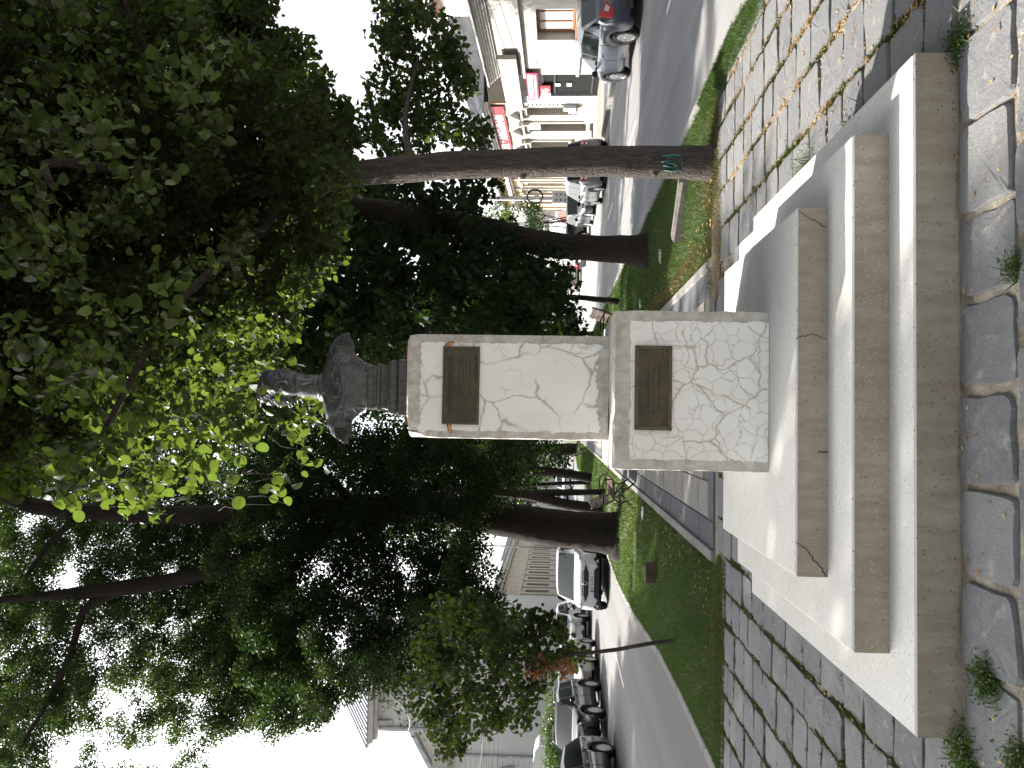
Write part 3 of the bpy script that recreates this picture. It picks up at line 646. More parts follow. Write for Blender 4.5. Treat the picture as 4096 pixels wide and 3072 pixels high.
# ------------------------------------------------------------------ bust, grown from a distance field
def bust_mesh():
    h = 0.0055
    X = np.arange(-.37, .37, h); Y = np.arange(-.20, .20, h); Z = np.arange(-.012, .745, h)
    x, y, z = np.meshgrid(X, Y, Z, indexing='ij'); x = x.astype(np.float32); y = y.astype(np.float32); z = z.astype(np.float32)
    def smin(a, b, k):
        t = np.clip(.5 + .5 * (b - a) / k, 0, 1); return b * (1 - t) + a * t - k * t * (1 - t)
    def smax(a, b, k): return -smin(-a, -b, k)
    def ell(cx, cy, cz, rx, ry, rz, X_=None, Y_=None, Z_=None):
        X_ = x if X_ is None else X_; Y_ = y if Y_ is None else Y_; Z_ = z if Z_ is None else Z_
        k0 = np.sqrt(((X_ - cx) / rx) ** 2 + ((Y_ - cy) / ry) ** 2 + ((Z_ - cz) / rz) ** 2); return (k0 - 1) * min(rx, ry, rz)
    def cap(a, b, r0, r1, X_=None, Y_=None, Z_=None):
        X_ = x if X_ is None else X_; Y_ = y if Y_ is None else Y_; Z_ = z if Z_ is None else Z_
        ax, ay, az = a; bx, by, bz = b[0] - a[0], b[1] - a[1], b[2] - a[2]; l2 = bx * bx + by * by + bz * bz
        t = np.clip(((X_ - ax) * bx + (Y_ - ay) * by + (Z_ - az) * bz) / l2, 0, 1)
        return np.sqrt((X_ - ax - t * bx) ** 2 + (Y_ - ay - t * by) ** 2 + (Z_ - az - t * bz) ** 2) - (r0 + (r1 - r0) * t)
    # chest: an oval column that flares to the shoulders
    zz = [-.02, 0, .05, .09, .13, .17, .20, .24, .30]; wl_ = [.134, .136, .150, .178, .215, .250, .272, .285, .285]
    w = np.interp(z, zz, wl_); d = np.interp(z, zz, [.105, .106, .112, .122, .130, .132, .126, .112, .09]); cx = np.interp(z, zz, [.008, .007, .01, .008, .006, .004, .002, 0, 0])
    q = (np.abs((x - cx) / w) ** 2.5 + np.abs((y - .012) / d) ** 2.3) ** (1 / 2.4); f = (q - 1) * .11
    ax = np.abs(x)
    ztop = np.interp(ax, [0, .08, .12, .20, .26, .30, .34], [.315, .302, .290, .272, .262, .235, .185])
    f = smax(f, (z - ztop) * .92, .025)
    # epaulettes and shoulder caps
    for s in (-1, 1):
        f = smin(f, ell(s * .262, .012, .196, .066, .088, .062), .035)
        cap_ = ell(s * .262, .012, .222, .078, .084, .030, Z_=z + (ax - .25) * .55 * 1.0); f = smin(f, cap_, .012)
        fr = .004 * np.sin(np.arctan2(y - .012, ax - .25) * 34)
        f = np.where((ax > .235) & (z < .215) & (z > .125), f + fr * np.clip((ax - .235) / .03, 0, 1), f)
        f = smin(f, cap((s * .105, -.045, .293), (s * .235, -.020, .262), .012, .016), .012)      # shoulder board
    f = smax(f, -(z), .004)
    # high collar and neck
    neck = cap((-.004, .018, .26), (.002, .010, .42), .080, .076); f = smin(f, neck, .028)
    col = np.maximum(np.sqrt((x + .002) ** 2 + ((y - .012) * .95) ** 2) - (.093 + .10 * np.clip(.325 - z, -1, 1) * .5), np.abs(z - .300) - .030); f = smin(f, col, .010)
    f = smax(f, -cap((.004, -.10, .335), (.004, -.085, .285), .016, .004), .012)
    # coat: lapel ridge, sash, embroidery and medals
    def front(px, pz):
        w_ = np.interp(pz, zz, wl_); d_ = np.interp(pz, zz, [.105, .106, .112, .122, .130, .132, .126, .112, .09]); t = min(.98, abs(px / w_))
        return .012 - d_ * (1 - t ** 2.5) ** (1 / 2.3)
    def stroke(pts, r, k=.006):
        nonlocal f
        p3 = [(a, front(a, b) + .002, b) for a, b in pts]
        for a, b in zip(p3[:-1], p3[1:]): f = smin(f, cap(a, b, r, r), k)
    stroke([(-.035, .285), (-.06, .22), (-.05, .16), (-.02, .09), (.01, .02)], .0065)
    stroke([(-.035, .285), (-.085, .23), (-.115, .17), (-.125, .10), (-.125, .03)], .0050)
    stroke([(.05, .285), (.075, .24), (.09, .17), (.085, .09), (.07, .02)], .0050)
    for (px, pz) in ((-.135, .175), (-.155, .13), (-.12, .115), (-.14, .08)):
        stroke([(px + .016 * math.cos(a), pz + .016 * math.sin(a)) for a in np.linspace(0, 4.6, 7)], .0042, .004)
    for zc in (.235, .20, .165, .13):
        stroke([(.01, zc), (.05, zc + .004), (.085, zc - .004)], .0042, .004); stroke([(.10, zc), (.14, zc + .012), (.165, zc - .004), (.13, zc - .012)], .0042, .004)
    for a in np.linspace(0, 2 * math.pi, 9)[:-1]:
        stroke([(.028, .232), (.028 + .028 * math.cos(a), .232 + .028 * math.sin(a))], .0045, .005)
    for (px, pz) in ((.11, .215), (.15, .215), (.19, .222), (.12, .18), (.165, .185), (.12, .10), (.145, .145)):
        f = smin(f, ell(px, front(px, pz), pz, .013, .007, .015), .004)
    ch = (z < .265) & (y < .0) & (x > -.02)
    f = f + np.where(ch, .0030 * np.sin(x * 150 + 3 * np.sin(z * 60)) * np.sin(z * 170 + 2 * np.sin(x * 90)), 0)
    f = f + np.where((z < .28) & (y < .05) & (x <= -.02), .0013 * np.sin((x * .8 + z) * 95 + 2 * np.sin(z * 40)), 0)
    # head, turned a little to the viewer's right
    a = math.radians(15); ca, sa = math.cos(a), math.sin(a); hx = (x + .0) * ca + (y - .01) * sa; hy = -(x) * sa + (y - .01) * ca; hz = np.where(z > .33, .33 + (z - .33) / 1.17, z).astype(np.float32)
    E = lambda *p: ell(*p, X_=hx, Y_=hy, Z_=hz)
    K = lambda p, q_, r0, r1: cap(p, q_, r0, r1, hx, hy, hz)
    hx_s = np.abs(hx)
    g = E(0, .022, .565, .093, .112, .104)                        # skull
    g = smin(g, E(0, -.040, .505, .074, .080, .118), .03)         # face
    g = smin(g, E(0, -.052, .430, .058, .055, .058), .03)         # jaw
    g = smin(g, ell(.045, -.072, .478, .030, .030, .030, hx_s, hy, hz), .025)     # cheeks
    g = smin(g, ell(.036, -.105, .548, .036, .014, .011, hx_s, hy, hz), .014)     # brows
    g = smin(g, E(0, -.092, .585, .055, .03, .040), .03)          # forehead
    g = smax(g, -ell(.034, -.126, .523, .025, .030, .017, hx_s, hy, hz), .010)   # eye sockets
    g = smin(g, ell(.034, -.098, .523, .0165, .015, .013, hx_s, hy, hz), .003)    # eyeballs
    g = smin(g, cap((.018, -.112, .531), (.052, -.103, .529), .0042, .0036, hx_s, hy, hz), .003)
    g = smin(g, cap((.020, -.110, .512), (.050, -.102, .513), .0036, .003, hx_s, hy, hz), .003)
    g = smin(g, K((0, -.112, .548), (0, -.142, .487), .010, .0145), .010)         # nose
    g = smin(g, ell(.014, -.126, .483, .010, .013, .009, hx_s, hy, hz), .005)
    g = smin(g, cap((.004, -.126, .466), (.048, -.108, .450), .0115, .006, hx_s, hy, hz), .004)   # moustache
    g = smax(g, -K((-.024, -.125, .448), (.024, -.125, .448), .0035, .0035), .004)
    g = smin(g, E(0, -.112, .440, .022, .012, .0075), .005)       # lower lip
    g = smin(g, K((0, -.104, .425), (0, -.112, .362), .022, .011), .010)          # pointed beard
    g = smin(g, K((.010, -.106, .420), (.016, -.108, .356), .010, .006), .005)
    g = smin(g, ell(.086, .012, .505, .011, .024, .033, hx_s, hy, hz), .006)      # ears
    g = smax(g, -ell(.096, .006, .508, .006, .012, .018, hx_s, hy, hz), .005)
    # wavy hair, fuller at the sides and swept back from a high forehead
    hr = smin(ell(.050, .030, .590, .056, .098, .082, hx_s, hy, hz), E(0, .045, .585, .094, .100, .098), .03)
    hr = smin(hr, ell(.084, .035, .535, .030, .062, .052, hx_s, hy, hz), .02)
    hr = smax(hr, -E(0, -.115, .580, .066, .060, .066), .015)
    wave = .0075 * np.sin(hz * 95 + hx * 38 + 2.2 * np.sin(hy * 52)) + .004 * np.sin(hy * 130 - hz * 80 + hx * 60) + .003 * np.sin(hz * 210 + hy * 150)
    hr = hr + wave
    g = smin(g, hr, .010)
    f = smin(f, g, .012)
    # surface nets
    F = f; s = F < 0
    nx, ny, nz = s.shape; c = np.zeros((nx - 1, ny - 1, nz - 1), np.int8); acc = np.zeros((nx - 1, ny - 1, nz - 1, 3), np.float32); cnt = np.zeros((nx - 1, ny - 1, nz - 1), np.float32)
    sl_ = lambda o, n: slice(o, n - 1 + o)
    cor = [(i, j, k) for i in (0, 1) for j in (0, 1) for k in (0, 1)]
    for p in cor:
        for ax_ in range(3):
            if p[ax_]: continue
            p2 = list(p); p2[ax_] = 1
            A = F[sl_(p[0], nx), sl_(p[1], ny), sl_(p[2], nz)]; B = F[sl_(p2[0], nx), sl_(p2[1], ny), sl_(p2[2], nz)]
            mk_ = (A < 0) != (B < 0); t = np.where(mk_, A / np.where(mk_, A - B, 1), 0)
            for ax2 in range(3): acc[..., ax2] += np.where(mk_, (t if ax2 == ax_ else p[ax2]), 0)
            cnt += mk_
    on = cnt > 0; idx = -np.ones(on.shape, np.int64); idx[on] = np.arange(on.sum())
    ii = np.argwhere(on); V = (ii + acc[on] / cnt[on][:, None]) * h + np.array([X[0], Y[0], Z[0]])
    Q = []
    for ax_ in range(3):
        o1, o2 = [(1, 2), (2, 0), (0, 1)][ax_]
        A = s.take(range(0, s.shape[ax_] - 1), ax_); B = s.take(range(1, s.shape[ax_]), ax_)
        e = np.argwhere(A != B)
        ok = (e[:, o1] > 0) & (e[:, o2] > 0) & (e[:, o1] < s.shape[o1] - 1) & (e[:, o2] < s.shape[o2] - 1); e = e[ok]
        d1 = np.zeros(3, int); d1[o1] = 1; d2 = np.zeros(3, int); d2[o2] = 1
        g4 = [idx[tuple((e - k).T)] for k in (d1 + d2, d2, 0 * d1, d1)]; fl = A[tuple(e.T)]
        qd = np.stack(g4, 1); qd[~fl] = qd[~fl][:, ::-1]; Q.append(qd)
    return V, np.concatenate(Q)
bv, bq = bust_mesh()
BX, BY, BZ0 = 0.182, 5.16, 2.775
bust = tag(empty('bust', (BX, BY, SZ + .01)), 'dark bronze bust of a bearded uniformed man with epaulettes on the white shaft', 'bust')
o = link('head_and_shoulders', np_mesh('head_and_shoulders', bv + np.array([0, 0, BZ0 - SZ - .01]), bq, MT['bronze'], smooth=True), bust)
# moulded square socle under the bust
prof = [(.174, 0), (.174, .052), (.170, .056), (.150, .060), (.158, .066), (.166, .078), (.166, .100), (.160, .116), (.146, .122), (.140, .128), (.134, .150), (.133, .166), (.138, .172), (.146, .176), (.146, .190), (.138, .194), (.131, .200), (.131, .214), (.136, .220), (.138, .248), (.132, .2555)]
m = MB(); seg = 6; vs = []; per = []
for w_, z_ in prof:
    pr = []
    dep = w_ * .84
    r_ = .012
    for (sx, sy) in ((1, -1), (1, 1), (-1, 1), (-1, -1)):
        c_ = [(sx * w_ - sx * r_, sy * dep), (sx * w_ - sx * r_ * .3, sy * dep - sy * r_ * .3), (sx * w_, sy * dep - sy * r_)]
        pr += c_ if (sx, sy) in ((1, -1), (-1, 1)) else c_[::-1]
    vs += [(a, b, z_) for a, b in pr]
n = 12
m.add(vs, [(j * n + i, j * n + (i + 1) % n, (j + 1) * n + (i + 1) % n, (j + 1) * n + i) for j in range(len(prof) - 1) for i in range(n)] + [tuple(range((len(prof) - 1) * n, len(prof) * n))])
m.build('moulded_socle', MT['socle'], bust)
# ------------------------------------------------------------------ cars
def wheel_part(root, x, y, r, wdt, side, spokes, style='alloy'):
    """tyre with a spoked rim; side = +1 outer face towards +y"""
    T = lambda a, b, c: (x + a, y + c * side, r + b)
    m = MB(); hw = wdt / 2
    m.lathe([(r * .60, -hw * .9), (r * .90, -hw), (r * .985, -hw * .7), (r, 0), (r * .985, hw * .7), (r * .90, hw), (r * .66, hw * .92), (r * .62, hw * .6)], 26, T)
    w = m.build('wheel', [MT['tyre']], root)
    m = MB(); m.lathe([(r * .63, hw * .62), (r * .655, hw * .93), (r * .60, hw * .90), (r * .585, hw * .55)], 26, T)
    m.lathe([(r * .59, hw * .40), (.001, hw * .42)], 26, T, 1)
    wsp = 2 * math.pi * r * .60 / spokes
    for k in range(spokes):
        a = 2 * math.pi * k / spokes + .3; ca, sa = math.cos(a), math.sin(a); w0, w1 = (wsp * .26, wsp * .30) if style == 'alloy' else (wsp * .30, wsp * .17)
        q = [(r * .10, -w0), (r * .60, -w1), (r * .60, w1), (r * .10, w0)]
        vs = [T(p * ca - s_ * sa, p * sa + s_ * ca, hw * (.50 if p < r * .3 else .60)) for p, s_ in q] + [T(p * ca - s_ * sa, p * sa + s_ * ca, hw * (.86 if p < r * .3 else .90)) for p, s_ in q]
        m.add(vs, [(4, 5, 6, 7), (0, 1, 5, 4), (1, 2, 6, 5), (2, 3, 7, 6), (3, 0, 4, 7)])
    m.lathe([(r * .15, hw * .5), (r * .15, hw * .9), (.001, hw * .95)], 14, T)
    m.build('rim', [MT['rim'], MT['dark']], w)
    return w

def make_car(name, label, cat, spec, loc, rz, group=None):
    """x forward, y left, z up, origin on the road under the middle of the car"""
    S = dict(L=4.3, W=1.78, H=1.48, wb=2.6, fo=.86, wr=.315, clr=.19, belt=.92, hood=.92, tail=1.0, cowl=.95, roof0=.25, roof1=-1.45, rearx=-1.98, wsx=1.05, tumble=.80, paint='car_silver', spokes=9, clad=False, rails=False,
             pillars=(.02,), nose=.62, rows=True, tail_lamp='std', face='std', style='alloy', detail=1, glass='glass')
    S.update(spec); L, W, H = S['L'], S['W'], S['H']; xf, xr = L / 2, -L / 2; fx = xf - S['fo']; rx = fx - S['wb']
    root = tag(empty(name, loc, rz), label, cat, group)
    def Ttop(x):
        return float(np.interp(x, [xr, xr + .03, xr + .12, S['rearx'], S['roof1'], (S['roof0'] + S['roof1']) / 2, S['roof0'], S['wsx'], xf - .45, xf - .12, xf], [S['tail'] - .22, S['tail'] - .05, S['tail'], S['tail'] + .04, H - .06, H, H - .045, S['cowl'], S['hood'] - .06, S['nose'] + .10, S['nose'] - .05]))
    def belt(x): return float(np.interp(x, [xr, S['rearx'], 0, S['wsx'], xf], [S['belt'] + .05, S['belt'] + .05, S['belt'], S['belt'] - .03, S['nose'] - .04]))
    def hw(x): return W / 2 * float(np.interp(x, [xr, xr + .06, xr + .22, xr + .9, xf - 1.1, xf - .35, xf - .10, xf], [.80, .90, .97, 1, 1, .955, .86, .74]))
    ra = S['wr'] + .055
    def zlow(x, c):
        z = c
        for wx in (fx, rx):
            d = abs(x - wx)
            if d < ra: z = max(z, S['wr'] + math.sqrt(max(ra * ra - d * d, 0)))
        return z
    xs = sorted(set([xr, xr + .03, xr + .08, xr + .15] + [round(v, 4) for v in np.arange(xr + .22, xf - .2, .075)] + [xf - .15, xf - .08, xf - .03, xf] + [fx + ra * k for k in (-1.01, -.97, -.9, .9, .97, 1.01)] + [rx + ra * k for k in (-1.01, -.97, -.9, .9, .97, 1.01)] + [S['wsx'], S['roof0'], S['roof1'], S['rearx']]))
    xs = [v for v in xs if xr <= v <= xf]
    def ring(x):
        t = Ttop(x); b = min(belt(x), t - .02); w = hw(x); c = S['clr'] + (.10 if x > xf - .1 or x < xr + .1 else 0); zl = zlow(x, c); zl = min(zl, b - .03)
        k = min(max((t - b) / (H - S['belt']), 0), 1); wr_ = w * (.93 - (.93 - S['tumble']) * k)
        mid = zl + (b - zl) * .55
        return [(x, 0, zl if zl > c else c), (x, w * .88, zl), (x, w * .965, zl + .012), (x, w * .995 + .012, zl + (b - zl) * .28), (x, w + .012, mid), (x, w * .985, b - .035 * min(1, (b - zl) / .3)), (x, w * .955, b), (x, wr_ + (w * .955 - wr_) * .12, b + (t - b) * .80), (x, wr_ * .93, t - .028 * (.4 + .6 * k)), (x, wr_ * .62, t - .008), (x, 0, t)]
    R = [ring(x) for x in xs]; nr = len(R[0]); full = 2 * nr - 2
    def pt(i, j):       # j runs over the left side 0..nr-1, then the mirrored right side
        if j < nr: p = R[i][j]; return p
        p = R[i][full - j]; return (p[0], -p[1], p[2])
    V = [pt(i, j) for i in range(len(xs)) for j in range(full)]
    glass_side, ws, rw, body, under, black = [], [], [], [], [], []
    for i in range(len(xs) - 1):
        xm = (xs[i] + xs[i + 1]) / 2; t0, t1 = Ttop(xs[i]), Ttop(xs[i + 1])
        for j in range(full):
            jj = j if j < nr - 1 else full - 1 - j
            f_ = (i * full + j, (i + 1) * full + j, (i + 1) * full + (j + 1) % full, i * full + (j + 1) % full)
            b0 = belt(xm); tall = min(t0, t1) - b0
            if jj == 6 and tall > .10 and S['rearx'] + .10 < xm < S['wsx'] - .12 and not any(abs(xm - p) < .045 for p in S['pillars']):
                glass_side.append(f_)
            elif jj >= 8 and S['roof0'] + .02 < xm < S['wsx'] - .02: ws.append(f_)
            elif jj >= 8 and S['rearx'] + .02 < xm < S['roof1'] - .02 and S['rearx'] < S['roof1'] - .1: rw.append(f_)
            elif jj == 0: under.append(f_)
            elif S['clad'] and jj <= 2: black.append(f_)
            elif jj == 6 and any(abs(xm - p) < .045 for p in S['pillars']) and tall > .1: black.append(f_)
            else: body.append(f_)
    n_ = len(xs) - 1
    body.append(tuple(range(full))[::-1] if False else tuple(range(full))); body.append(tuple(n_ * full + j for j in range(full))[::-1])
    def part(nm, faces, m, parent=None, push=0.0):
        used = sorted({v for f in faces for v in f}); mp = {v: k for k, v in enumerate(used)}; mb = MB()
        vs = []
        for v in used:
            p = V[v]
            if push:
                j = v % full; i = v // full; a = Vector(pt(i, (j + 1) % full)) - Vector(pt(i, (j - 1) % full)); b_ = Vector(pt(min(i + 1, n_), j)) - Vector(pt(max(i - 1, 0), j)); nn = b_.cross(a)
                if nn.length > 1e-9: nn.normalize(); p = tuple(Vector(p) + nn * push)
            vs.append(p)
        mb.add(vs, [tuple(mp[v] for v in f) for f in faces], 0, True)
        return mb.build(nm, m, parent or root)
    bd = part('body', body, MT[S['paint']])
    part('underside', under, MT['dark']);
    for s_ in (0, 1):
        fs = [f for f in black if ((f[0] % full) < nr - 1) == (s_ == 0)]
        if fs: tag(part('cladding', fs, MT['dark']))
    if glass_side:
        for s_ in (0, 1):
            fs = [f for f in glass_side if ((f[0] % full) < nr) == (s_ == 0)]
            if fs: part('side_window', fs, MT[S['glass']])
    if ws: part('windscreen', ws, MT[S['glass']])
    if rw: part('rear_window', rw, MT[S['glass']])
    # wheels
    wy = W / 2 - .105
    for wx in (fx, rx):
        for sd in (1, -1): wheel_part(root, wx, sd * wy, S['wr'], .20, sd, S['spokes'], S['style'])
        mb = MB(); mb.box(wx - ra * .95, wx + ra * .95, -wy + .12, wy - .12, S['clr'] - .03, S['wr'] + ra * .9); mb.build('wheel_well', MT['dark'], root)
    # lamps are patches of the skin set proud of it
    def region(x0, x1, jset, side=None):
        out = []
        for i in range(len(xs) - 1):
            if x0 <= (xs[i] + xs[i + 1]) / 2 <= x1:
                for j in range(full):
                    jj = j if j < nr - 1 else full - 1 - j; s_ = 1 if j < nr - 1 else -1
                    if jj in jset and (side is None or s_ == side): out.append((i * full + j, (i + 1) * full + j, (i + 1) * full + (j + 1) % full, i * full + (j + 1) % full))
        return out
    for sd in (1, -1):
        fr = region(xf - .46, xf - .01, (5, 6, 7), sd)
        if fr: part('headlight', fr, MT['clearlamp'], push=.006)
        if S['tail_lamp'] == 'std': rr = region(xr - .01, xr + .42, (5,), sd) + region(xr - .01, xr + .10, (4,), sd)
        elif S['tail_lamp'] == 'round': rr = region(xr - .01, xr + .11, (4, 5, 6), sd)
        else: rr = region(xr - .01, xr + .16, (4, 5, 6), sd)
        if rr: part('tail_light', rr, MT['redlamp'], push=.006)
    # flat ends: lamps, bumper slots, plates
    zb = S['clr'] + .10
    if S['detail']:
        wr0 = hw(xr) ; zt = S['tail']
        for sd in (1, -1):
            mb = MB()
            if S['tail_lamp'] == 'round':
                for zc in (zt - .10, zt - .25):
                    mb.lathe([(.085, 0), (.085, .02), (.05, .028)], 16, lambda a, b, c, zc=zc: (xr - c, sd * (wr0 - .07) + a, zc + b)); mb.lathe([(.052, .029), (.001, .034)], 16, lambda a, b, c, zc=zc: (xr - c, sd * (wr0 - .07) + a, zc + b), 1)
            else:
                mb.prism([(sd * (wr0 - .34), zt - .20), (sd * (wr0 + .03), zt - .03), (sd * (wr0 + .05), zt - .33), (sd * (wr0 - .10), zt - .36)], xr - .012, xr + .05, axis='x')
                mb.prism([(sd * (wr0 - .24), zt - .19), (sd * (wr0 - .10), zt - .14), (sd * (wr0 - .07), zt - .24), (sd * (wr0 - .17), zt - .27)], xr - .016, xr - .011, 1, axis='x')
            mb.build('rear_lamp', [MT['redlamp'], MT['clearlamp']], root)
        mb = MB(); mb.box(xr - .02, xr + .04, -.36, .36, zb + .22, zb + .38); mb.build('plate_recess', MT['dark'], root)
        mb = MB(); mb.box(xr - .03, xr - .021, -.26, .26, zb + .245, zb + .355); mb.box(xr - .034, xr - .0305, .215, .26, zb + .245, zb + .355, 1); pr_ = mb.build('number_plate', [MT['plate'], MT['plateblue']], root)
        if S.get('rear_text'): text(S['rear_text'], .115, Matrix.Translation((xr - .032, .0, zb + .30)) @ Matrix(((0, 0, -1, 0), (-1, 0, 0, 0), (0, 1, 0, 0), (0, 0, 0, 1))), MT['ink'], pr_, extrude=.001)
        mb = MB(); mb.box(xr - .015, xr + .05, -wr0 * .80, wr0 * .80, zb - .06, zb + .07); mb.build('bumper_insert', MT['dark'], root)
        mb = MB(); mb.box(xr - .012, xr + .03, -wr0 * .55, wr0 * .55, zt + .01, zt + .02); 
        # front
        zn = S['nose'] - .05; wf = hw(xf)
        if S['face'] == 'suv':
            g = MB(); g.prism([(-wf * .98, zn + .03), (wf * .98, zn + .03), (wf * .78, zn - .10), (wf * .48, zn - .17), (-wf * .48, zn - .17), (-wf * .78, zn - .10)], xf - .03, xf + .020, axis='x'); gr = g.build('grille', MT['dark'], root)
            g = MB(); g.box(xf + .021, xf + .027, -wf * .62, wf * .62, zn - .015, zn + .003); g.build('chrome_bar', MT['chrome'], gr)
            g = MB()
            for (a, b) in (((0, .085), (.058, 0)), ((.058, 0), (0, -.085)), ((0, -.085), (-.058, 0)), ((-.058, 0), (0, .085))): g.tube([(xf + .028, a[0], zn - .055 + a[1]), (xf + .028, b[0], zn - .055 + b[1])], .013, 6)
            g.build('emblem', MT['chrome'], gr)
            for sd in (1, -1):
                g = MB(); g.prism([(sd * wf * .55, zn + .025), (sd * wf * 1.10, zn + .10), (sd * wf * 1.18, zn + .04), (sd * wf * .84, zn - .06), (sd * wf * .60, zn - .03)], xf - .08, xf + .024, axis='x'); g.build('headlight', MT['clearlamp'], root)
                g = MB(); g.prism([(sd * wf * .72, .36), (sd * wf * 1.08, .44), (sd * wf * 1.12, .30), (sd * wf * .95, .30)], xf - .12, xf + .012, axis='x'); hf = g.build('fog_lamp', MT['dark'], root)
                g = MB(); g.lathe([(.045, 0), (.04, .008), (.001, .010)], 12, lambda a, b, c: (xf + .013 + c, sd * wf * 1.02 + a, .365 + b)); g.build('lens', MT['clearlamp'], hf)
            g = MB(); g.prism([(-wf * .80, .31), (wf * .80, .31), (wf * .62, .47), (-wf * .62, .47)], xf - .03, xf + .018, axis='x'); g.build('lower_intake', MT['dark'], root)
            g = MB(); g.lathe([(.05, 0), (.05, .012), (.001, .02)], 12, lambda a, b, c: (xf + .024 + c - .02, -wf * .98 + a, zn + .055 + b)); g.build('turn_signal', MT['amber'], root)
        else:
            g = MB(); g.prism([(-wf * .50, zn), (wf * .50, zn), (wf * .42, zn - .12), (-wf * .42, zn - .12)], xf - .03, xf + .012, axis='x'); g.build('grille', MT['dark'], root)
            g = MB(); g.prism([(-wf * .75, .30), (wf * .75, .30), (wf * .65, .43), (-wf * .65, .43)], xf - .03, xf + .012, axis='x'); g.build('lower_intake', MT['dark'], root)
            for sd in (1, -1):
                g = MB(); g.prism([(sd * wf * .52, zn + .0), (sd * wf * 1.08, zn + .09), (sd * wf * 1.14, zn - .0), (sd * wf * .62, zn - .10)], xf - .08, xf + .012, axis='x'); g.build('headlight', MT['clearlamp'], root)
        g = MB(); pz = .53 if S['face'] == 'suv' else .46
        g.box(xf + .020, xf + .030, -.26, .26, pz - .055, pz + .055); g.box(xf + .0305, xf + .034, -.26, -.215, pz - .055, pz + .055, 1); pf = g.build('number_plate', [MT['plate'], MT['plateblue']], root)
        if S.get('front_text'): text(S['front_text'], .115, Matrix.Translation((xf + .032, .02, pz)) @ Matrix(((0, 0, 1, 0), (1, 0, 0, 0), (0, 1, 0, 0), (0, 0, 0, 1))), MT['ink'], pf, extrude=.001, width=.42)
    # mirrors, handles, door gaps
    for sd in (1, -1):
        xm = S['wsx'] - .36; zm = belt(xm) + .06
        g = MB(); g.lathe([(.001, -.10), (.07, -.085), (.085, 0), (.07, .085), (.001, .10)], 10, lambda a, b, c: (xm + a * .55, sd * (hw(xm) + .10 + c * .9), zm + b)); g.box(xm - .03, xm + .03, min(sd * hw(xm) * .95, sd * (hw(xm) + .03)), max(sd * hw(xm) * .95, sd * (hw(xm) + .03)), zm - .05, zm - .01); g.build('mirror', MT['dark'] if S.get('dark_mirror', True) else MT[S['paint']], root)
        for px in S.get('doors', (.02, -.95)):
            i = min(range(len(xs)), key=lambda k: abs(xs[k] - px)); g = MB()
            seq = [Vector(R[i][k]) for k in range(2, 7)]; seq = [Vector((p.x, sd * (p.y + .0005), p.z)) for p in seq]; g.tube(seq, .0055, 4, smooth=False); g.build('door_gap', MT['dark'], root)
        for px in S.get('handles', (-.10, -1.02)):
            zh = belt(px) - .11; g = MB(); g.box(px - .09, px + .09, min(sd * (hw(px) - .01), sd * (hw(px) + .028)), max(sd * (hw(px) - .01), sd * (hw(px) + .028)), zh - .014, zh + .014, bev=.005); g.build('door_handle', MT[S['paint']] if not S['clad'] else MT['dark'], root)
        if S['rails']:
            g = MB(); yr = sd * W / 2 * S['tumble'] * .90; z_ = H + .035
            g.tube([(S['roof1'] + .1, yr, H - .04), (S['roof1'] + .22, yr, z_), (S['roof0'] - .25, yr, z_), (S['roof0'] - .1, yr, H - .03)], .014, 6); g.build('roof_rail', MT['rim'], root)
    g = MB(); g.tube([(S['roof1'] + .15, 0, H - .03), (S['roof1'] - .05, 0, H + .16)], [.008, .004], 5); g.build('aerial', MT['dark'], root)
    return root

hatch = dict(L=4.25, W=1.80, H=1.44, wb=2.55, wr=.315, belt=.90, tail=1.02, cowl=.92, hood=.86, roof0=.30, roof1=-1.35, rearx=-1.98, wsx=1.15, pillars=(-.02,), spokes=9)
mini = dict(L=4.3, W=1.80, H=1.60, wb=2.62, wr=.31, belt=.96, tail=1.06, cowl=1.02, hood=.92, roof0=.55, roof1=-1.85, rearx=-2.08, wsx=1.35, pillars=(.05, -1.15), paint='car_grey', tail_lamp='round', spokes=10)
wagon = dict(L=4.5, W=1.76, H=1.46, wb=2.62, wr=.31, belt=.91, tail=1.0, cowl=.93, hood=.86, roof0=.2, roof1=-1.75, rearx=-2.12, wsx=1.05, pillars=(-.02, -1.1), paint='car_dark', glass='glass_dark', spokes=6, style='plain')
suv = dict(L=4.45, W=1.84, H=1.66, wb=2.66, wr=.35, clr=.23, belt=1.02, tail=1.10, cowl=1.06, hood=1.02, nose=.86, roof0=.15, roof1=-1.75, rearx=-2.08, wsx=1.02, pillars=(-.05, -1.1), clad=True, paint='car_white', face='suv', spokes=5, style='plain')
PI = math.pi
GR = 'cars parked along the right kerb'; GL = 'cars parked along the left kerb'
A_ = -math.atan(.06)
cars = []
cars.append(make_car('parked_car', 'silver blue hatchback parked at the right kerb nearest the white house, seen from behind', 'car', dict(hatch, rear_text='B', doors=(.05, -.85), handles=(-.12, -.98)), (9.82, 20.15, -.180), PI / 2 + A_, GR))
cars.append(make_car('parked_car', 'grey silver minivan with round red tail lamps behind the bark of the slim trunk', 'minivan', mini, (9.80, 32.75, -.178), PI / 2 + A_, GR))
cars.append(make_car('parked_car', 'dark grey estate car facing the camera between the minivan and the thick leaning trunk', 'car', wagon, (11.0, 41.7, -.19), -PI / 2 + A_, GR))
cars.append(make_car('parked_car', 'black saloon with red tail lamps parked askew, just left of the thick leaning trunk', 'car', dict(hatch, L=4.4, H=1.42, roof0=.2, roof1=-1.1, rearx=-1.75, tail=.98, paint='car_black', spokes=5, wr=.33), (11.2, 48.6, -.19), math.radians(28), GR))
cars.append(make_car('parked_car', 'beige car with silver five spoke wheel beyond the black saloon', 'car', dict(mini, paint='car_beige', tail_lamp='std', spokes=6), (11.2, 65.4, -.19), PI / 2 + A_, GR))
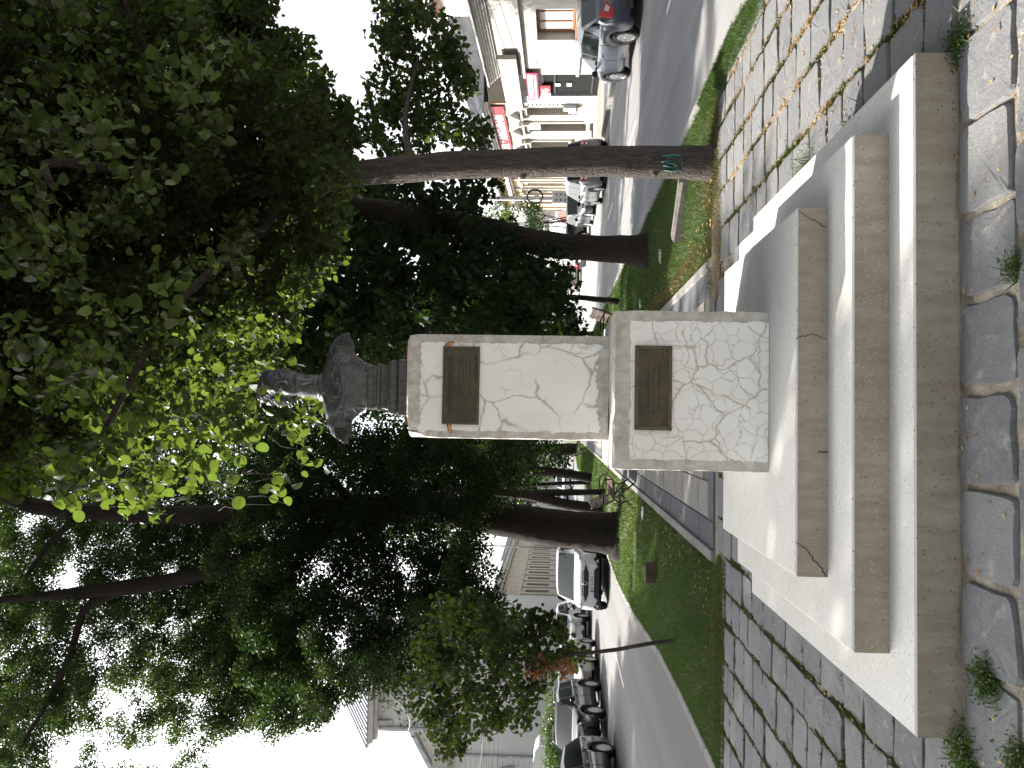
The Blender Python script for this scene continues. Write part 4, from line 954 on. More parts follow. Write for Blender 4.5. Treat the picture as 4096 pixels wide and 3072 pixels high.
cars.append(make_car('parked_car', 'black hatchback cut off by the left picture edge, nearest of the left kerb cars', 'car', dict(hatch, L=4.4, H=1.52, paint='car_black', glass='glass_dark', wb=2.5, spokes=10, wr=.32, tail=.98, rearx=-2.05, roof1=-1.5), (-9.72, 21.75, -.12), -PI / 2, GL))
cars.append(make_car('parked_car', 'beige car standing nose in with its red lamp showing beyond the black hatchback', 'car', dict(hatch, L=4.0, H=1.44, paint='car_beige'), (-11.75, 25.15, -.12), PI - .06, GL))
cars.append(make_car('parked_car', 'black sport utility car with silver roof rails on the left kerb', 'sport utility car', dict(suv, L=4.3, H=1.64, paint='car_black', face='std', glass='glass_dark', rails=True, spokes=10, style='alloy'), (-10.20, 28.45, -.12), -PI / 2, GL))
cars.append(make_car('parked_car', 'silver white hatchback with red lamp behind the leaning sapling stem', 'car', dict(hatch, L=4.1, H=1.52, paint='car_pearl', spokes=10), (-9.85, 32.9, -.12), -PI / 2, GL))
cars.append(make_car('parked_car', 'pearl grey sport utility car with black sills, parked behind the moving white one', 'sport utility car', dict(suv, paint='car_pearl', face='std', H=1.62), (-9.9, 40.1, -.12), -PI / 2, GL))
cars.append(make_car('moving_car', 'white sport utility car driving towards us on the left road, plate BR 26 DNZ', 'sport utility car', dict(suv, front_text='BR 26 DNZ'), (-5.22, 28.6, -.12), -PI / 2 + .045))
cars.append(make_car('moving_car', 'white car far down the left road between two dark trunks', 'car', dict(suv, face='std', L=4.4), (-5.7, 80.0, -.12), -PI / 2))
cars.append(make_car('moving_car', 'black car farthest down the left road, behind the white one', 'car', dict(hatch, paint='car_black', L=4.6), (-6.3, 126, -.12), -PI / 2))
cars.append(make_car('parked_car', 'white car with orange lamps seen through the gap left of the forked trunks', 'car', dict(hatch, paint='car_white', H=1.5), (-10.1, 72, -.12), -PI / 2, GL))
cars.append(make_car('parked_car', 'small grey car half hidden by a trunk beyond the white far car', 'car', dict(mini, paint='car_grey', tail_lamp='std'), (-9.6, 104, -.12), -PI / 2, GL))
cars.append(make_car('parked_car', 'white hatchback just showing over the roof of the moving white car', 'car', dict(hatch, paint='car_white', H=1.55), (-9.8, 49.5, -.12), -PI / 2, GL))
cars.append(make_car('delivery_van', 'pale grey van facing the camera at the far end of the right road', 'van', dict(suv, L=5.0, W=1.95, H=2.05, paint='car_pearl', roof0=.7, roof1=-2.3, rearx=-2.4, wsx=1.5, belt=1.15, cowl=1.15, hood=1.08, tail=1.3, face='std', pillars=(.2, -.9), clad=False), (10.2, 86, -.16), -PI / 2))
# crown clumps: centre x, y, z and radius in metres
CLUMPS = {
  'A_main': [(4.47,8.39,7.90,0.21),(3.83,8.38,7.56,0.22),(3.15,7.94,7.51,0.15),(3.49,9.85,8.78,0.26),(3.07,9.26,8.29,0.22),(2.03,7.95,7.43,0.23),(2.20,9.10,8.25,0.26),(1.61,9.72,8.78,0.24),(1.07,7.93,7.35,0.24),(0.74,7.58,7.16,0.22),(0.36,7.66,7.22,0.23),(-0.09,8.94,8.06,0.28),(5.25,9.75,8.84,0.20),(5.36,10.09,8.98,0.29),(3.38,7.17,6.69,0.20),(4.22,9.14,8.06,0.24),(3.15,7.40,6.90,0.19),(2.64,7.06,6.62,0.18),(2.91,8.22,7.43,0.25),(2.39,8.54,7.69,0.17),(2.68,9.38,8.36,0.30),(2.52,9.62,8.35,0.22),(1.66,8.83,7.81,0.21),(1.45,8.42,7.40,0.20),(1.13,8.64,7.81,0.21),(1.25,9.98,8.61,0.22),(0.70,7.72,7.09,0.20),(0.48,9.14,7.95,0.28),(0.18,7.17,6.79,0.19),(-0.07,8.72,7.82,0.17),(-0.40,7.76,6.96,0.22),(4.45,7.99,7.23,0.19),(4.38,8.65,7.61,0.18),(4.70,10.09,8.68,0.19),(4.02,8.80,7.75,0.24),(3.58,8.80,7.69,0.24),(3.83,9.51,8.30,0.24),(3.19,9.05,7.82,0.25),(2.52,7.25,6.63,0.22),(2.07,7.37,6.67,0.23),(2.41,9.11,7.91,0.19),(1.63,7.04,6.50,0.21),(1.44,7.90,6.88,0.24),(1.42,8.97,7.83,0.28),(1.30,9.86,8.32,0.22),(0.78,8.44,7.26,0.23),(0.42,8.85,7.65,0.25),(0.09,9.95,8.32,0.22),(-0.18,7.76,6.83,0.18),(-0.13,9.63,8.01,0.21),(-0.46,9.57,8.02,0.30),(4.54,8.60,7.27,0.27),(4.10,8.05,6.91,0.17),(4.05,8.66,7.41,0.21),(3.08,7.21,6.40,0.16),(3.71,9.49,7.98,0.26),(2.92,7.60,6.78,0.24),(2.57,7.74,6.72,0.15),(2.72,8.37,7.10,0.26),(2.87,10.00,8.39,0.24),(2.25,9.17,7.44,0.25),(1.89,8.96,7.37,0.18),(1.43,7.71,6.69,0.21),(1.26,7.83,6.82,0.22),(0.99,7.94,6.68,0.19),(0.88,9.34,7.54,0.22),(0.44,7.27,6.18,0.15),(0.03,9.03,7.41,0.26),(-0.01,8.33,6.89,0.21),(-0.28,8.71,7.25,0.27),(5.35,9.83,7.87,0.20),(3.74,7.38,6.40,0.15),(4.91,10.03,7.92,0.29),(4.45,9.52,7.57,0.27),(3.72,8.67,7.16,0.18),(3.39,9.01,7.24,0.26),(2.87,8.19,6.75,0.19),(3.09,9.29,7.51,0.23),(2.40,7.70,6.50,0.16),(2.18,8.89,7.26,0.25),(1.60,7.18,6.00,0.15),(1.46,8.44,6.85,0.19),(1.29,8.08,6.68,0.20),(1.00,8.23,6.73,0.21),(0.79,8.85,7.07,0.27),(0.54,7.13,6.12,0.17),(0.36,7.28,6.16,0.22),(0.15,7.12,6.15,0.15),(-0.27,8.61,6.95,0.24),(-0.49,9.26,7.37,0.22),(5.41,9.98,7.53,0.20),(3.94,7.90,6.33,0.22),(4.34,9.80,7.33,0.30),(4.48,10.14,7.72,0.24),(3.79,9.30,7.25,0.19),(3.71,9.41,7.45,0.30),(3.20,9.26,7.21,0.27),(2.28,7.75,6.09,0.22),(2.43,8.29,6.50,0.25),(2.34,9.77,7.43,0.21),(1.83,8.70,6.82,0.20),(1.43,9.01,6.93,0.20),(1.22,7.42,5.96,0.19),(0.88,7.13,5.84,0.23),(0.78,9.35,7.10,0.18),(0.49,9.70,7.36,0.23),(0.23,9.05,6.75,0.29),(-0.26,8.88,6.98,0.23),(-0.34,8.41,6.57,0.23),(5.00,9.67,7.05,0.27),(4.29,8.52,6.68,0.24),(4.64,9.27,7.23,0.24),(3.04,7.28,5.82,0.17),(2.79,7.20,5.68,0.14),(2.88,8.37,6.45,0.18),(2.74,8.48,6.50,0.26),(2.38,8.49,6.54,0.18),(1.91,7.52,5.82,0.19),(1.93,8.37,6.33,0.22),(1.89,9.13,6.87,0.21),(1.25,7.69,5.85,0.18),(1.12,7.24,5.64,0.17),(0.58,7.98,6.04,0.24),(0.66,9.14,6.76,0.29),(0.28,7.05,5.55,0.21),(-0.10,9.65,6.94,0.30),(4.10,7.66,5.88,0.17),(5.05,9.95,7.06,0.25),(3.62,7.58,5.88,0.17),(3.55,7.98,5.99,0.16),(3.46,8.33,6.16,0.27),(3.55,9.67,6.95,0.30),(3.07,8.68,6.28,0.18),(2.23,7.44,5.41,0.15),(2.53,9.81,6.75,0.27),(1.71,7.24,5.54,0.15),(1.86,9.07,6.45,0.24),(1.67,9.12,6.32,0.26),(1.36,8.96,6.42,0.21),(1.10,9.04,6.65,0.28),(0.56,7.01,5.50,0.16),(0.66,7.38,5.39,0.20),(0.30,8.15,5.93,0.24),(0.03,7.31,5.48,0.17),(5.21,9.55,6.54,0.19),(4.88,9.49,6.60,0.26),(4.71,9.80,6.81,0.22),(3.82,8.33,6.05,0.24),(3.17,7.34,5.45,0.16),(2.99,7.61,5.48,0.21),(2.69,7.92,5.68,0.21),(2.82,8.40,5.98,0.19),(2.37,7.96,5.50,0.17),(2.27,8.70,6.25,0.24),(1.80,7.18,5.40,0.20),(1.71,8.64,5.99,0.26),(1.67,10.17,6.76,0.24),(1.11,7.20,5.34,0.20),(0.90,8.81,6.11,0.23),(0.63,9.36,6.26,0.23),(0.44,9.16,6.33,0.29),(0.16,7.66,5.46,0.15),(4.36,8.35,5.89,0.19),(4.99,9.80,6.63,0.31),(4.03,8.16,5.79,0.20),(3.59,7.96,5.52,0.19),(4.10,10.04,6.33,0.20),(3.72,10.13,6.67,0.31),(3.41,9.42,6.14,0.25),(2.39,7.71,5.43,0.18),(3.12,10.19,6.72,0.21),(2.04,8.09,5.43,0.25),(2.35,10.14,6.42,0.24),(1.78,9.38,6.19,0.29),(1.59,9.78,6.40,0.30),(0.83,7.50,5.27,0.23),(0.70,9.34,5.98,0.26),(0.50,7.33,4.97,0.19),(0.29,8.57,5.63,0.21),(4.70,8.56,5.67,0.25),(4.23,8.19,5.47,0.17),(3.57,7.09,4.95,0.16),(3.75,8.31,5.56,0.24),(4.28,10.11,6.25,0.26),(3.07,8.53,5.69,0.24),(3.21,9.00,5.69,0.27),(3.01,9.42,5.81,0.25),(2.21,7.41,4.93,0.17),(2.39,9.83,6.22,0.26),(1.84,8.82,5.46,0.19),(1.67,8.94,5.46,0.23),(1.41,8.73,5.50,0.25),(1.20,8.27,5.34,0.26),(0.78,8.26,5.39,0.26),(0.56,7.43,5.08,0.17),(4.04,7.62,5.03,0.17),(4.53,9.06,5.41,0.22),(4.55,9.54,5.88,0.22),(3.22,7.22,4.73,0.17),(3.68,8.91,5.33,0.27),(3.55,9.58,5.66,0.29),(2.48,7.15,4.88,0.16),(2.49,8.01,5.09,0.24),(2.49,8.82,5.33,0.27),(2.65,10.19,5.92,0.23),(1.80,8.99,5.28,0.27),(1.98,9.92,5.77,0.31),(1.41,10.01,5.80,0.29),(0.89,8.15,5.11,0.16),(0.63,8.96,5.25,0.28),(0.48,8.60,5.28,0.23),(4.84,8.79,5.15,0.23),(4.67,9.08,5.38,0.29),(4.50,9.21,5.34,0.29),(3.43,7.78,4.88,0.25),(3.95,9.06,5.27,0.27),(3.22,8.38,5.10,0.24),(2.87,8.15,4.78,0.22),(2.52,7.98,4.73,0.16),(3.10,10.01,5.67,0.29),(2.33,8.65,5.22,0.19),(1.65,7.27,4.51,0.16),(1.83,9.78,5.74,0.26),(1.44,8.69,4.99,0.17),(0.82,7.32,4.54,0.19),(0.94,8.02,4.83,0.26),(0.64,9.67,5.35,0.19),(3.91,7.42,4.53,0.22),(4.41,8.83,4.98,0.18),(4.36,9.25,5.19,0.24),(3.70,8.45,4.84,0.27),(3.01,7.27,4.41,0.18),(2.62,7.28,4.17,0.19),(2.84,8.36,4.77,0.21),(2.52,8.33,4.66,0.24),(2.42,8.09,4.55,0.16),(2.23,9.28,5.04,0.18),(1.70,8.38,4.71,0.27),(1.76,9.61,5.23,0.29),(1.21,7.98,4.50,0.17),(0.87,7.76,4.44,0.16),(0.72,8.97,4.92,0.20),(4.08,9.02,4.75,0.24),(4.14,10.14,5.35,0.22),(2.79,7.01,3.95,0.16),(3.46,9.68,4.88,0.30),(2.90,9.40,4.63,0.20),(2.44,7.92,4.25,0.25),(2.49,9.94,5.04,0.31),(2.23,9.92,4.85,0.30),(1.82,9.65,4.67,0.29),(1.33,8.21,4.35,0.23),(1.07,8.47,4.58,0.27),(3.01,7.27,3.86,0.16),(2.86,7.57,4.05,0.23),(3.13,9.46,4.54,0.18),(2.59,8.26,4.29,0.17),(3.03,9.94,4.79,0.31),(1.98,7.95,4.21,0.24),(1.81,8.30,4.13,0.26),(1.50,7.81,4.08,0.18),(1.16,7.32,3.98,0.16),(3.29,8.43,4.19,0.19),(3.51,9.88,4.57,0.23),(2.82,8.39,4.04,0.19),(2.12,7.12,3.63,0.21),(2.52,9.23,4.28,0.21),(1.50,7.79,3.91,0.20)],
  'A_mid': [(6.02,11.08,9.89,0.39),(5.14,10.04,9.13,0.36),(5.71,12.42,10.85,0.45),(4.66,11.50,10.20,0.45),(4.11,10.74,9.57,0.32),(3.37,10.99,9.79,0.43),(2.46,10.32,9.13,0.33),(2.00,10.01,8.93,0.35),(0.85,12.75,10.96,0.44),(0.34,11.03,9.49,0.41),(-0.76,10.34,8.99,0.35),(6.66,12.46,10.56,0.44),(4.89,10.45,9.06,0.28),(4.31,10.05,8.73,0.25),(5.19,12.77,10.63,0.42),(4.44,12.84,10.66,0.42),(3.61,12.43,10.03,0.49),(2.88,10.97,9.56,0.33),(2.23,11.56,9.64,0.45),(2.14,11.37,9.75,0.34),(1.54,11.51,9.53,0.36),(1.01,12.13,10.05,0.37),(0.27,11.61,9.36,0.30),(0.21,11.49,9.71,0.48),(-0.56,10.86,9.20,0.37),(-1.03,12.34,10.41,0.40),(6.10,11.97,9.80,0.39),(5.78,12.82,9.96,0.50),(4.27,10.66,8.75,0.39),(4.11,10.38,8.62,0.41),(4.50,12.51,9.97,0.36),(3.05,10.39,8.80,0.29),(2.63,11.02,9.03,0.44),(2.39,11.83,9.16,0.36),(1.74,11.86,9.15,0.39),(1.36,12.64,9.53,0.33),(0.82,10.08,8.40,0.31),(0.27,12.52,9.63,0.38),(-0.23,10.42,8.37,0.27),(-0.71,10.27,8.66,0.40),(6.20,11.39,9.04,0.32),(5.68,11.84,8.96,0.42),(5.81,12.93,9.62,0.54),(4.05,10.75,8.10,0.35),(3.52,10.74,8.52,0.28),(3.73,12.95,10.29,0.45),(2.95,11.06,8.46,0.38),(2.55,11.09,8.27,0.43),(2.13,12.33,9.15,0.43),(1.45,10.73,8.43,0.41),(1.27,12.46,9.65,0.35),(0.58,11.07,8.47,0.35),(0.18,11.83,9.08,0.31),(-0.58,12.86,9.57,0.34),(6.58,12.88,9.22,0.35),(5.99,13.00,9.27,0.41),(5.54,12.49,9.17,0.36),(3.79,10.29,7.80,0.27),(3.74,10.90,7.88,0.46),(3.62,12.69,9.04,0.52),(2.98,12.89,9.10,0.38),(2.12,10.11,7.20,0.41),(2.18,12.85,9.18,0.34),(0.99,10.33,7.65,0.32),(1.10,11.50,8.15,0.40),(0.66,12.80,8.72,0.43),(-0.12,12.19,8.93,0.33),(-0.42,11.97,8.35,0.38),(6.98,12.79,8.62,0.50),(5.51,10.80,7.95,0.36),(5.28,12.08,8.31,0.33),(4.71,11.82,8.06,0.37),(4.56,12.37,8.45,0.40),(3.64,11.60,8.17,0.33),(3.81,12.72,8.66,0.40),(2.81,12.21,8.09,0.35),(1.86,10.17,7.11,0.26),(1.31,11.90,8.18,0.31),(0.84,12.45,8.23,0.42),(0.60,10.62,7.31,0.30),(-0.16,10.56,7.37,0.40),(-0.23,10.51,7.39,0.39),(7.04,12.91,8.05,0.50),(5.86,12.96,8.59,0.48),(4.79,11.57,7.76,0.31),(4.09,11.05,7.01,0.29),(3.66,10.95,7.30,0.40),(2.75,10.06,6.78,0.28),(2.67,10.36,6.72,0.39),(2.63,11.81,7.74,0.47),(2.29,12.92,8.29,0.43),(1.41,12.29,7.94,0.43),(1.13,10.35,6.98,0.27),(0.40,11.83,7.35,0.45),(0.15,12.01,7.64,0.46),(5.83,10.89,6.69,0.39),(5.72,11.73,7.01,0.39),(4.66,10.11,6.34,0.32),(4.53,11.29,7.17,0.37),(3.50,11.88,7.28,0.41),(3.28,11.45,7.48,0.47),(3.00,10.53,6.66,0.32),(2.53,10.27,6.43,0.27),(2.09,11.90,7.07,0.41),(1.86,12.63,7.13,0.37),(1.24,12.26,6.91,0.46),(0.74,11.16,6.76,0.46),(0.07,12.33,7.08,0.34),(5.59,11.10,6.49,0.42),(5.91,12.69,7.24,0.53),(4.57,10.88,6.35,0.32),(4.06,10.40,6.10,0.34),(3.45,10.75,6.33,0.41),(3.31,11.83,6.50,0.44),(2.72,11.20,6.27,0.29),(2.29,11.66,6.37,0.48),(1.73,11.51,6.56,0.37),(1.28,10.94,6.08,0.32),(0.84,10.15,5.91,0.26),(0.35,11.06,6.30,0.40),(6.66,12.99,6.89,0.39),(5.96,12.18,6.82,0.34),(4.51,10.52,5.56,0.33),(5.08,12.42,6.43,0.34),(3.62,10.26,6.05,0.35),(3.62,11.63,6.32,0.38),(3.31,12.99,7.07,0.38),(2.95,11.95,6.25,0.48),(1.95,11.56,6.28,0.36),(1.36,10.08,5.61,0.38),(1.06,10.24,5.50,0.27),(0.72,12.14,6.13,0.33),(5.60,12.87,6.31,0.44),(5.32,12.96,6.76,0.41),(4.11,11.12,5.70,0.35),(3.26,10.02,5.03,0.36),(3.30,11.20,5.66,0.30),(2.63,11.67,5.63,0.48),(2.03,11.01,5.37,0.40),(1.97,12.03,6.01,0.50),(1.47,11.86,5.77,0.35),(5.33,12.01,5.64,0.34),(3.74,10.31,4.94,0.27),(3.54,10.30,4.67,0.31),(2.90,11.62,5.19,0.45),(2.68,11.08,4.95,0.34),(3.46,10.20,4.55,0.37),(3.31,12.17,5.45,0.43)],
  'A_front': [(1.40,4.64,5.06,0.13),(1.27,6.29,6.19,0.22),(1.99,4.95,5.11,0.14),(2.25,6.49,6.20,0.23),(1.30,4.64,4.76,0.13),(1.56,6.56,6.15,0.26),(1.10,5.45,5.34,0.17),(0.44,4.79,4.94,0.17),(0.22,5.01,5.07,0.17),(3.02,5.80,5.37,0.21),(2.67,6.34,5.75,0.17),(1.88,5.37,5.08,0.19),(1.12,4.70,4.62,0.15),(1.05,5.63,5.19,0.19),(0.94,5.99,5.36,0.16),(0.37,6.06,5.30,0.22),(0.22,5.47,5.04,0.19),(3.03,6.59,5.65,0.24),(1.80,4.58,4.35,0.16),(1.70,4.97,4.54,0.18),(1.56,6.52,5.39,0.20),(0.57,4.51,4.19,0.13),(0.23,4.60,4.26,0.14),(1.55,5.21,4.45,0.20),(3.40,6.53,4.71,0.19),(2.09,4.81,3.94,0.16),(2.53,6.25,4.73,0.23),(0.77,4.52,3.88,0.13),(0.61,5.54,4.26,0.15),(2.40,5.35,3.97,0.16),(2.22,6.07,4.33,0.17),(1.28,6.70,4.47,0.24)],
  'A_low': [(4.89,11.97,4.44,0.17),(4.18,11.19,4.31,0.19),(3.74,10.70,4.12,0.16),(6.13,12.10,4.33,0.16),(5.01,10.60,4.03,0.16),(5.22,11.07,4.07,0.13),(4.99,11.36,4.14,0.17),(4.61,10.98,3.99,0.12),(4.12,10.71,3.94,0.19),(4.54,11.86,4.13,0.20),(4.23,11.96,4.38,0.14),(3.87,11.62,4.16,0.16),(5.37,10.62,3.87,0.17),(5.84,12.10,4.07,0.22),(5.78,12.13,4.15,0.21),(5.55,12.07,4.15,0.14),(4.98,11.25,3.96,0.14),(4.79,11.86,3.97,0.21),(4.15,10.52,3.75,0.12),(4.49,11.99,4.19,0.15),(4.12,11.15,3.90,0.13),(3.65,11.06,3.88,0.14),(5.36,10.61,3.77,0.12),(5.58,11.26,3.65,0.13),(5.01,10.83,3.79,0.14),(5.16,11.45,3.76,0.15),(5.28,12.38,3.91,0.16),(4.62,11.84,3.87,0.20),(4.01,10.76,3.62,0.14),(3.73,10.53,3.49,0.18),(3.52,10.56,3.70,0.13),(6.15,11.99,3.76,0.19),(6.21,12.28,3.84,0.17),(5.21,11.55,3.55,0.20),(5.43,12.20,3.68,0.16),(4.59,11.07,3.62,0.18),(4.74,11.90,3.65,0.20),(4.15,11.38,3.61,0.15),(4.00,11.10,3.53,0.17),(4.13,12.43,3.77,0.20),(5.18,10.54,3.35,0.17),(4.84,10.48,3.11,0.16),(4.80,10.55,3.12,0.18),(4.75,11.13,3.35,0.19),(4.31,10.43,3.32,0.12),(3.95,10.54,3.27,0.14),(4.14,11.25,3.41,0.19),(4.17,11.97,3.39,0.14),(5.88,12.17,3.43,0.17),(5.32,11.68,3.21,0.20),(4.68,10.93,3.08,0.13),(4.51,10.98,3.03,0.18),(4.41,11.21,3.27,0.12),(3.74,10.91,3.04,0.19),(4.87,11.03,3.08,0.12),(4.86,11.32,3.07,0.18),(4.29,10.44,2.87,0.18),(4.64,12.26,3.28,0.14),(4.48,12.36,3.20,0.22),(3.91,11.32,2.85,0.20),(3.83,10.88,2.72,0.16),(3.87,11.48,2.75,0.14)],
  'A_low2': [(6.29,11.81,4.06,0.10),(5.99,11.36,3.90,0.12),(6.10,11.58,3.88,0.12)],
  'A_edge': [(3.10,9.26,4.30,0.10),(3.50,9.09,4.07,0.10),(3.30,8.63,4.00,0.13),(2.93,8.65,4.05,0.12),(3.06,9.17,4.12,0.11),(3.18,8.49,3.92,0.09),(3.32,8.97,4.04,0.12),(3.03,8.75,3.96,0.14)],
  'A_sprays': [(-0.33,5.44,5.01,0.09),(-0.28,5.06,4.74,0.09),(-0.37,5.21,4.81,0.08),(-0.49,4.83,4.62,0.09),(-0.38,5.80,5.00,0.12),(-0.46,5.84,5.02,0.08),(-0.54,5.25,4.70,0.10),(-0.13,5.33,4.66,0.10),(-0.24,5.24,4.66,0.07),(-0.34,4.86,4.36,0.06),(-0.42,4.75,4.29,0.09),(-0.25,5.87,4.83,0.09),(-0.29,4.89,4.35,0.07),(-0.46,5.43,4.68,0.08),(-0.57,5.75,4.78,0.09),(-0.01,5.01,4.25,0.09),(-0.14,4.80,4.20,0.09),(-0.27,5.88,4.66,0.10),(-0.37,4.82,4.13,0.07),(-0.46,4.90,4.14,0.09),(-0.02,5.55,4.49,0.09),(-0.18,5.07,4.22,0.09),(-0.34,5.46,4.43,0.08),(-0.36,4.97,4.13,0.10),(-0.59,5.84,4.64,0.09),(-0.73,6.01,4.66,0.12),(-0.12,4.84,3.99,0.09),(-0.40,5.99,4.54,0.11),(0.05,5.27,4.11,0.07),(-0.10,5.13,4.07,0.10),(-0.44,5.53,4.24,0.11),(-0.07,5.27,3.92,0.09),(-0.19,5.97,4.34,0.08),(-0.32,4.78,3.79,0.09),(-0.50,5.30,3.98,0.08),(0.05,4.85,3.69,0.06),(-0.01,5.69,4.09,0.11),(-0.21,5.87,4.15,0.08),(-0.24,5.15,3.79,0.07),(-0.40,5.99,4.27,0.11),(-0.53,5.68,3.96,0.09),(0.10,5.02,3.70,0.09),(0.02,4.75,3.53,0.06),(-0.10,4.90,3.65,0.09),(-0.42,5.62,3.94,0.11),(-0.62,5.28,3.74,0.07),(0.07,4.96,3.57,0.10),(-0.05,5.59,3.77,0.11),(-0.18,5.09,3.59,0.09),(-0.34,5.40,3.73,0.11),(-0.36,5.11,3.49,0.07),(-0.56,5.51,3.69,0.12),(-0.11,4.78,3.43,0.07),(-0.42,5.69,3.69,0.09),(-0.54,5.82,3.69,0.11),(-0.16,5.67,3.52,0.09),(-0.45,5.76,3.64,0.10),(0.01,4.92,3.28,0.09),(-0.08,4.99,3.23,0.09),(-0.28,5.77,3.46,0.09),(-0.04,5.40,3.36,0.09),(-0.29,5.22,3.22,0.09)],
  'A_sprays2': [(0.38,6.44,5.62,0.09),(0.20,5.60,5.11,0.11),(0.38,6.48,5.56,0.14),(0.21,6.23,5.32,0.09),(-0.01,6.78,5.64,0.12),(0.61,6.33,5.15,0.10),(0.58,7.02,5.66,0.11),(0.22,7.05,5.71,0.11),(-0.09,6.40,5.26,0.12),(0.63,6.91,5.49,0.14),(0.45,6.89,5.26,0.10),(0.22,6.75,5.33,0.11),(0.67,6.70,5.09,0.10),(0.52,6.81,5.24,0.15),(0.34,6.63,5.05,0.10),(-0.00,6.87,5.11,0.13),(0.67,6.76,5.03,0.16),(0.31,6.50,4.84,0.10),(0.02,6.67,4.94,0.15),(0.69,6.82,4.82,0.10),(0.51,6.31,4.47,0.13),(0.39,6.66,4.78,0.10),(0.08,6.67,4.67,0.13),(-0.06,6.77,4.79,0.12),(0.33,5.68,4.12,0.10),(0.25,6.36,4.44,0.10),(0.01,5.59,4.13,0.13),(0.46,6.39,4.24,0.11),(0.71,6.87,4.26,0.16),(0.30,6.61,4.27,0.12),(-0.05,6.13,4.01,0.14),(-0.08,6.55,4.23,0.15),(0.67,7.05,4.19,0.11),(0.33,5.92,3.71,0.12),(0.17,5.83,3.75,0.11),(0.00,5.64,3.68,0.12),(0.07,6.07,3.47,0.13),(-0.09,6.66,3.65,0.13)],
  'B_main': [(2.29,15.69,7.61,0.28),(4.04,16.07,7.54,0.37),(2.67,13.39,6.62,0.34),(2.88,15.59,7.27,0.31),(2.01,12.90,6.32,0.33),(2.22,16.77,7.83,0.42),(1.65,16.72,7.64,0.39),(0.96,14.08,6.78,0.34),(4.03,13.68,6.48,0.24),(4.29,16.22,7.47,0.34),(3.81,15.10,6.77,0.29),(3.50,16.56,7.48,0.35),(3.19,16.20,7.34,0.35),(2.14,12.98,6.08,0.24),(2.13,15.32,6.75,0.40),(1.77,15.42,7.02,0.26),(1.50,12.82,5.96,0.23),(1.11,15.93,7.07,0.33),(4.79,15.62,6.52,0.27),(4.36,15.24,6.63,0.35),(3.61,14.16,6.37,0.25),(3.22,13.25,5.80,0.24),(3.00,16.10,6.66,0.35),(2.57,14.44,6.40,0.29),(1.77,14.28,6.51,0.23),(1.47,15.19,6.47,0.24),(1.09,15.34,6.43,0.26),(4.41,14.94,5.90,0.24),(4.29,15.82,6.48,0.40),(3.74,15.69,6.23,0.40),(3.34,15.44,6.12,0.27),(3.00,15.21,6.26,0.33),(2.33,14.96,6.06,0.30),(2.01,15.09,6.27,0.33),(2.06,16.28,6.50,0.36),(1.43,15.88,6.46,0.31),(0.94,14.74,6.07,0.35),(3.69,14.72,5.53,0.31),(3.35,14.31,5.62,0.37),(2.91,14.04,5.51,0.32),(2.28,13.63,5.49,0.29),(2.22,13.57,5.53,0.26),(2.00,15.35,5.81,0.37),(1.54,13.72,5.21,0.35),(3.11,12.81,4.96,0.21),(2.67,13.45,5.00,0.33),(2.51,15.51,5.57,0.37),(1.76,13.51,5.09,0.25),(1.67,14.96,5.26,0.36),(1.62,13.76,5.02,0.31),(4.25,16.46,5.49,0.33),(3.42,14.52,5.05,0.27),(3.42,16.69,5.55,0.32),(2.15,15.37,4.97,0.32),(1.85,13.72,4.77,0.24),(1.48,14.55,5.44,0.34),(4.02,16.38,4.92,0.37),(3.86,16.13,4.81,0.34),(2.66,13.44,4.60,0.34),(2.52,14.97,4.86,0.36),(1.89,13.13,4.29,0.32),(1.94,16.80,5.19,0.31),(3.73,12.84,4.16,0.33),(3.99,16.25,4.36,0.38),(3.34,14.57,4.48,0.26),(3.38,15.15,4.42,0.29),(2.36,13.11,4.22,0.27),(2.17,13.31,4.15,0.32),(2.35,16.46,4.48,0.42),(1.56,14.63,4.44,0.28),(3.79,13.91,3.92,0.27),(3.61,15.48,4.04,0.25),(3.11,14.70,3.99,0.35),(2.73,14.08,3.87,0.26),(2.37,13.36,3.64,0.28),(2.18,16.21,4.46,0.34),(1.78,13.25,3.79,0.30),(3.83,15.21,3.85,0.32),(3.38,14.31,3.55,0.28),(2.68,12.94,3.59,0.24),(2.83,16.41,3.72,0.38),(2.34,14.58,3.61,0.25),(2.05,16.58,4.05,0.31),(1.61,13.69,3.46,0.25),(3.62,12.80,3.21,0.28),(3.70,15.05,3.47,0.36),(3.57,16.61,3.50,0.32),(3.05,14.91,3.27,0.35),(2.43,13.49,3.10,0.22),(2.06,15.37,3.49,0.34),(1.77,14.64,3.43,0.38),(4.08,14.13,3.01,0.36),(4.33,16.38,3.50,0.29),(3.04,13.17,2.98,0.22),(2.94,14.50,2.97,0.38),(3.17,16.38,3.26,0.27),(2.87,16.54,3.35,0.30),(1.66,14.07,2.94,0.37),(2.88,13.60,2.60,0.32),(3.44,16.15,2.74,0.41),(2.39,13.28,2.94,0.33),(2.34,16.67,3.05,0.43),(1.93,14.95,2.48,0.37),(2.83,14.51,2.37,0.30),(2.25,13.72,2.06,0.24),(2.52,14.00,2.45,0.33),(1.84,15.33,2.36,0.40),(3.16,16.28,2.32,0.31),(2.20,13.45,2.10,0.34),(2.14,14.16,1.89,0.24),(1.88,14.90,2.25,0.28),(2.57,13.48,1.74,0.31),(2.26,14.45,1.84,0.25)],
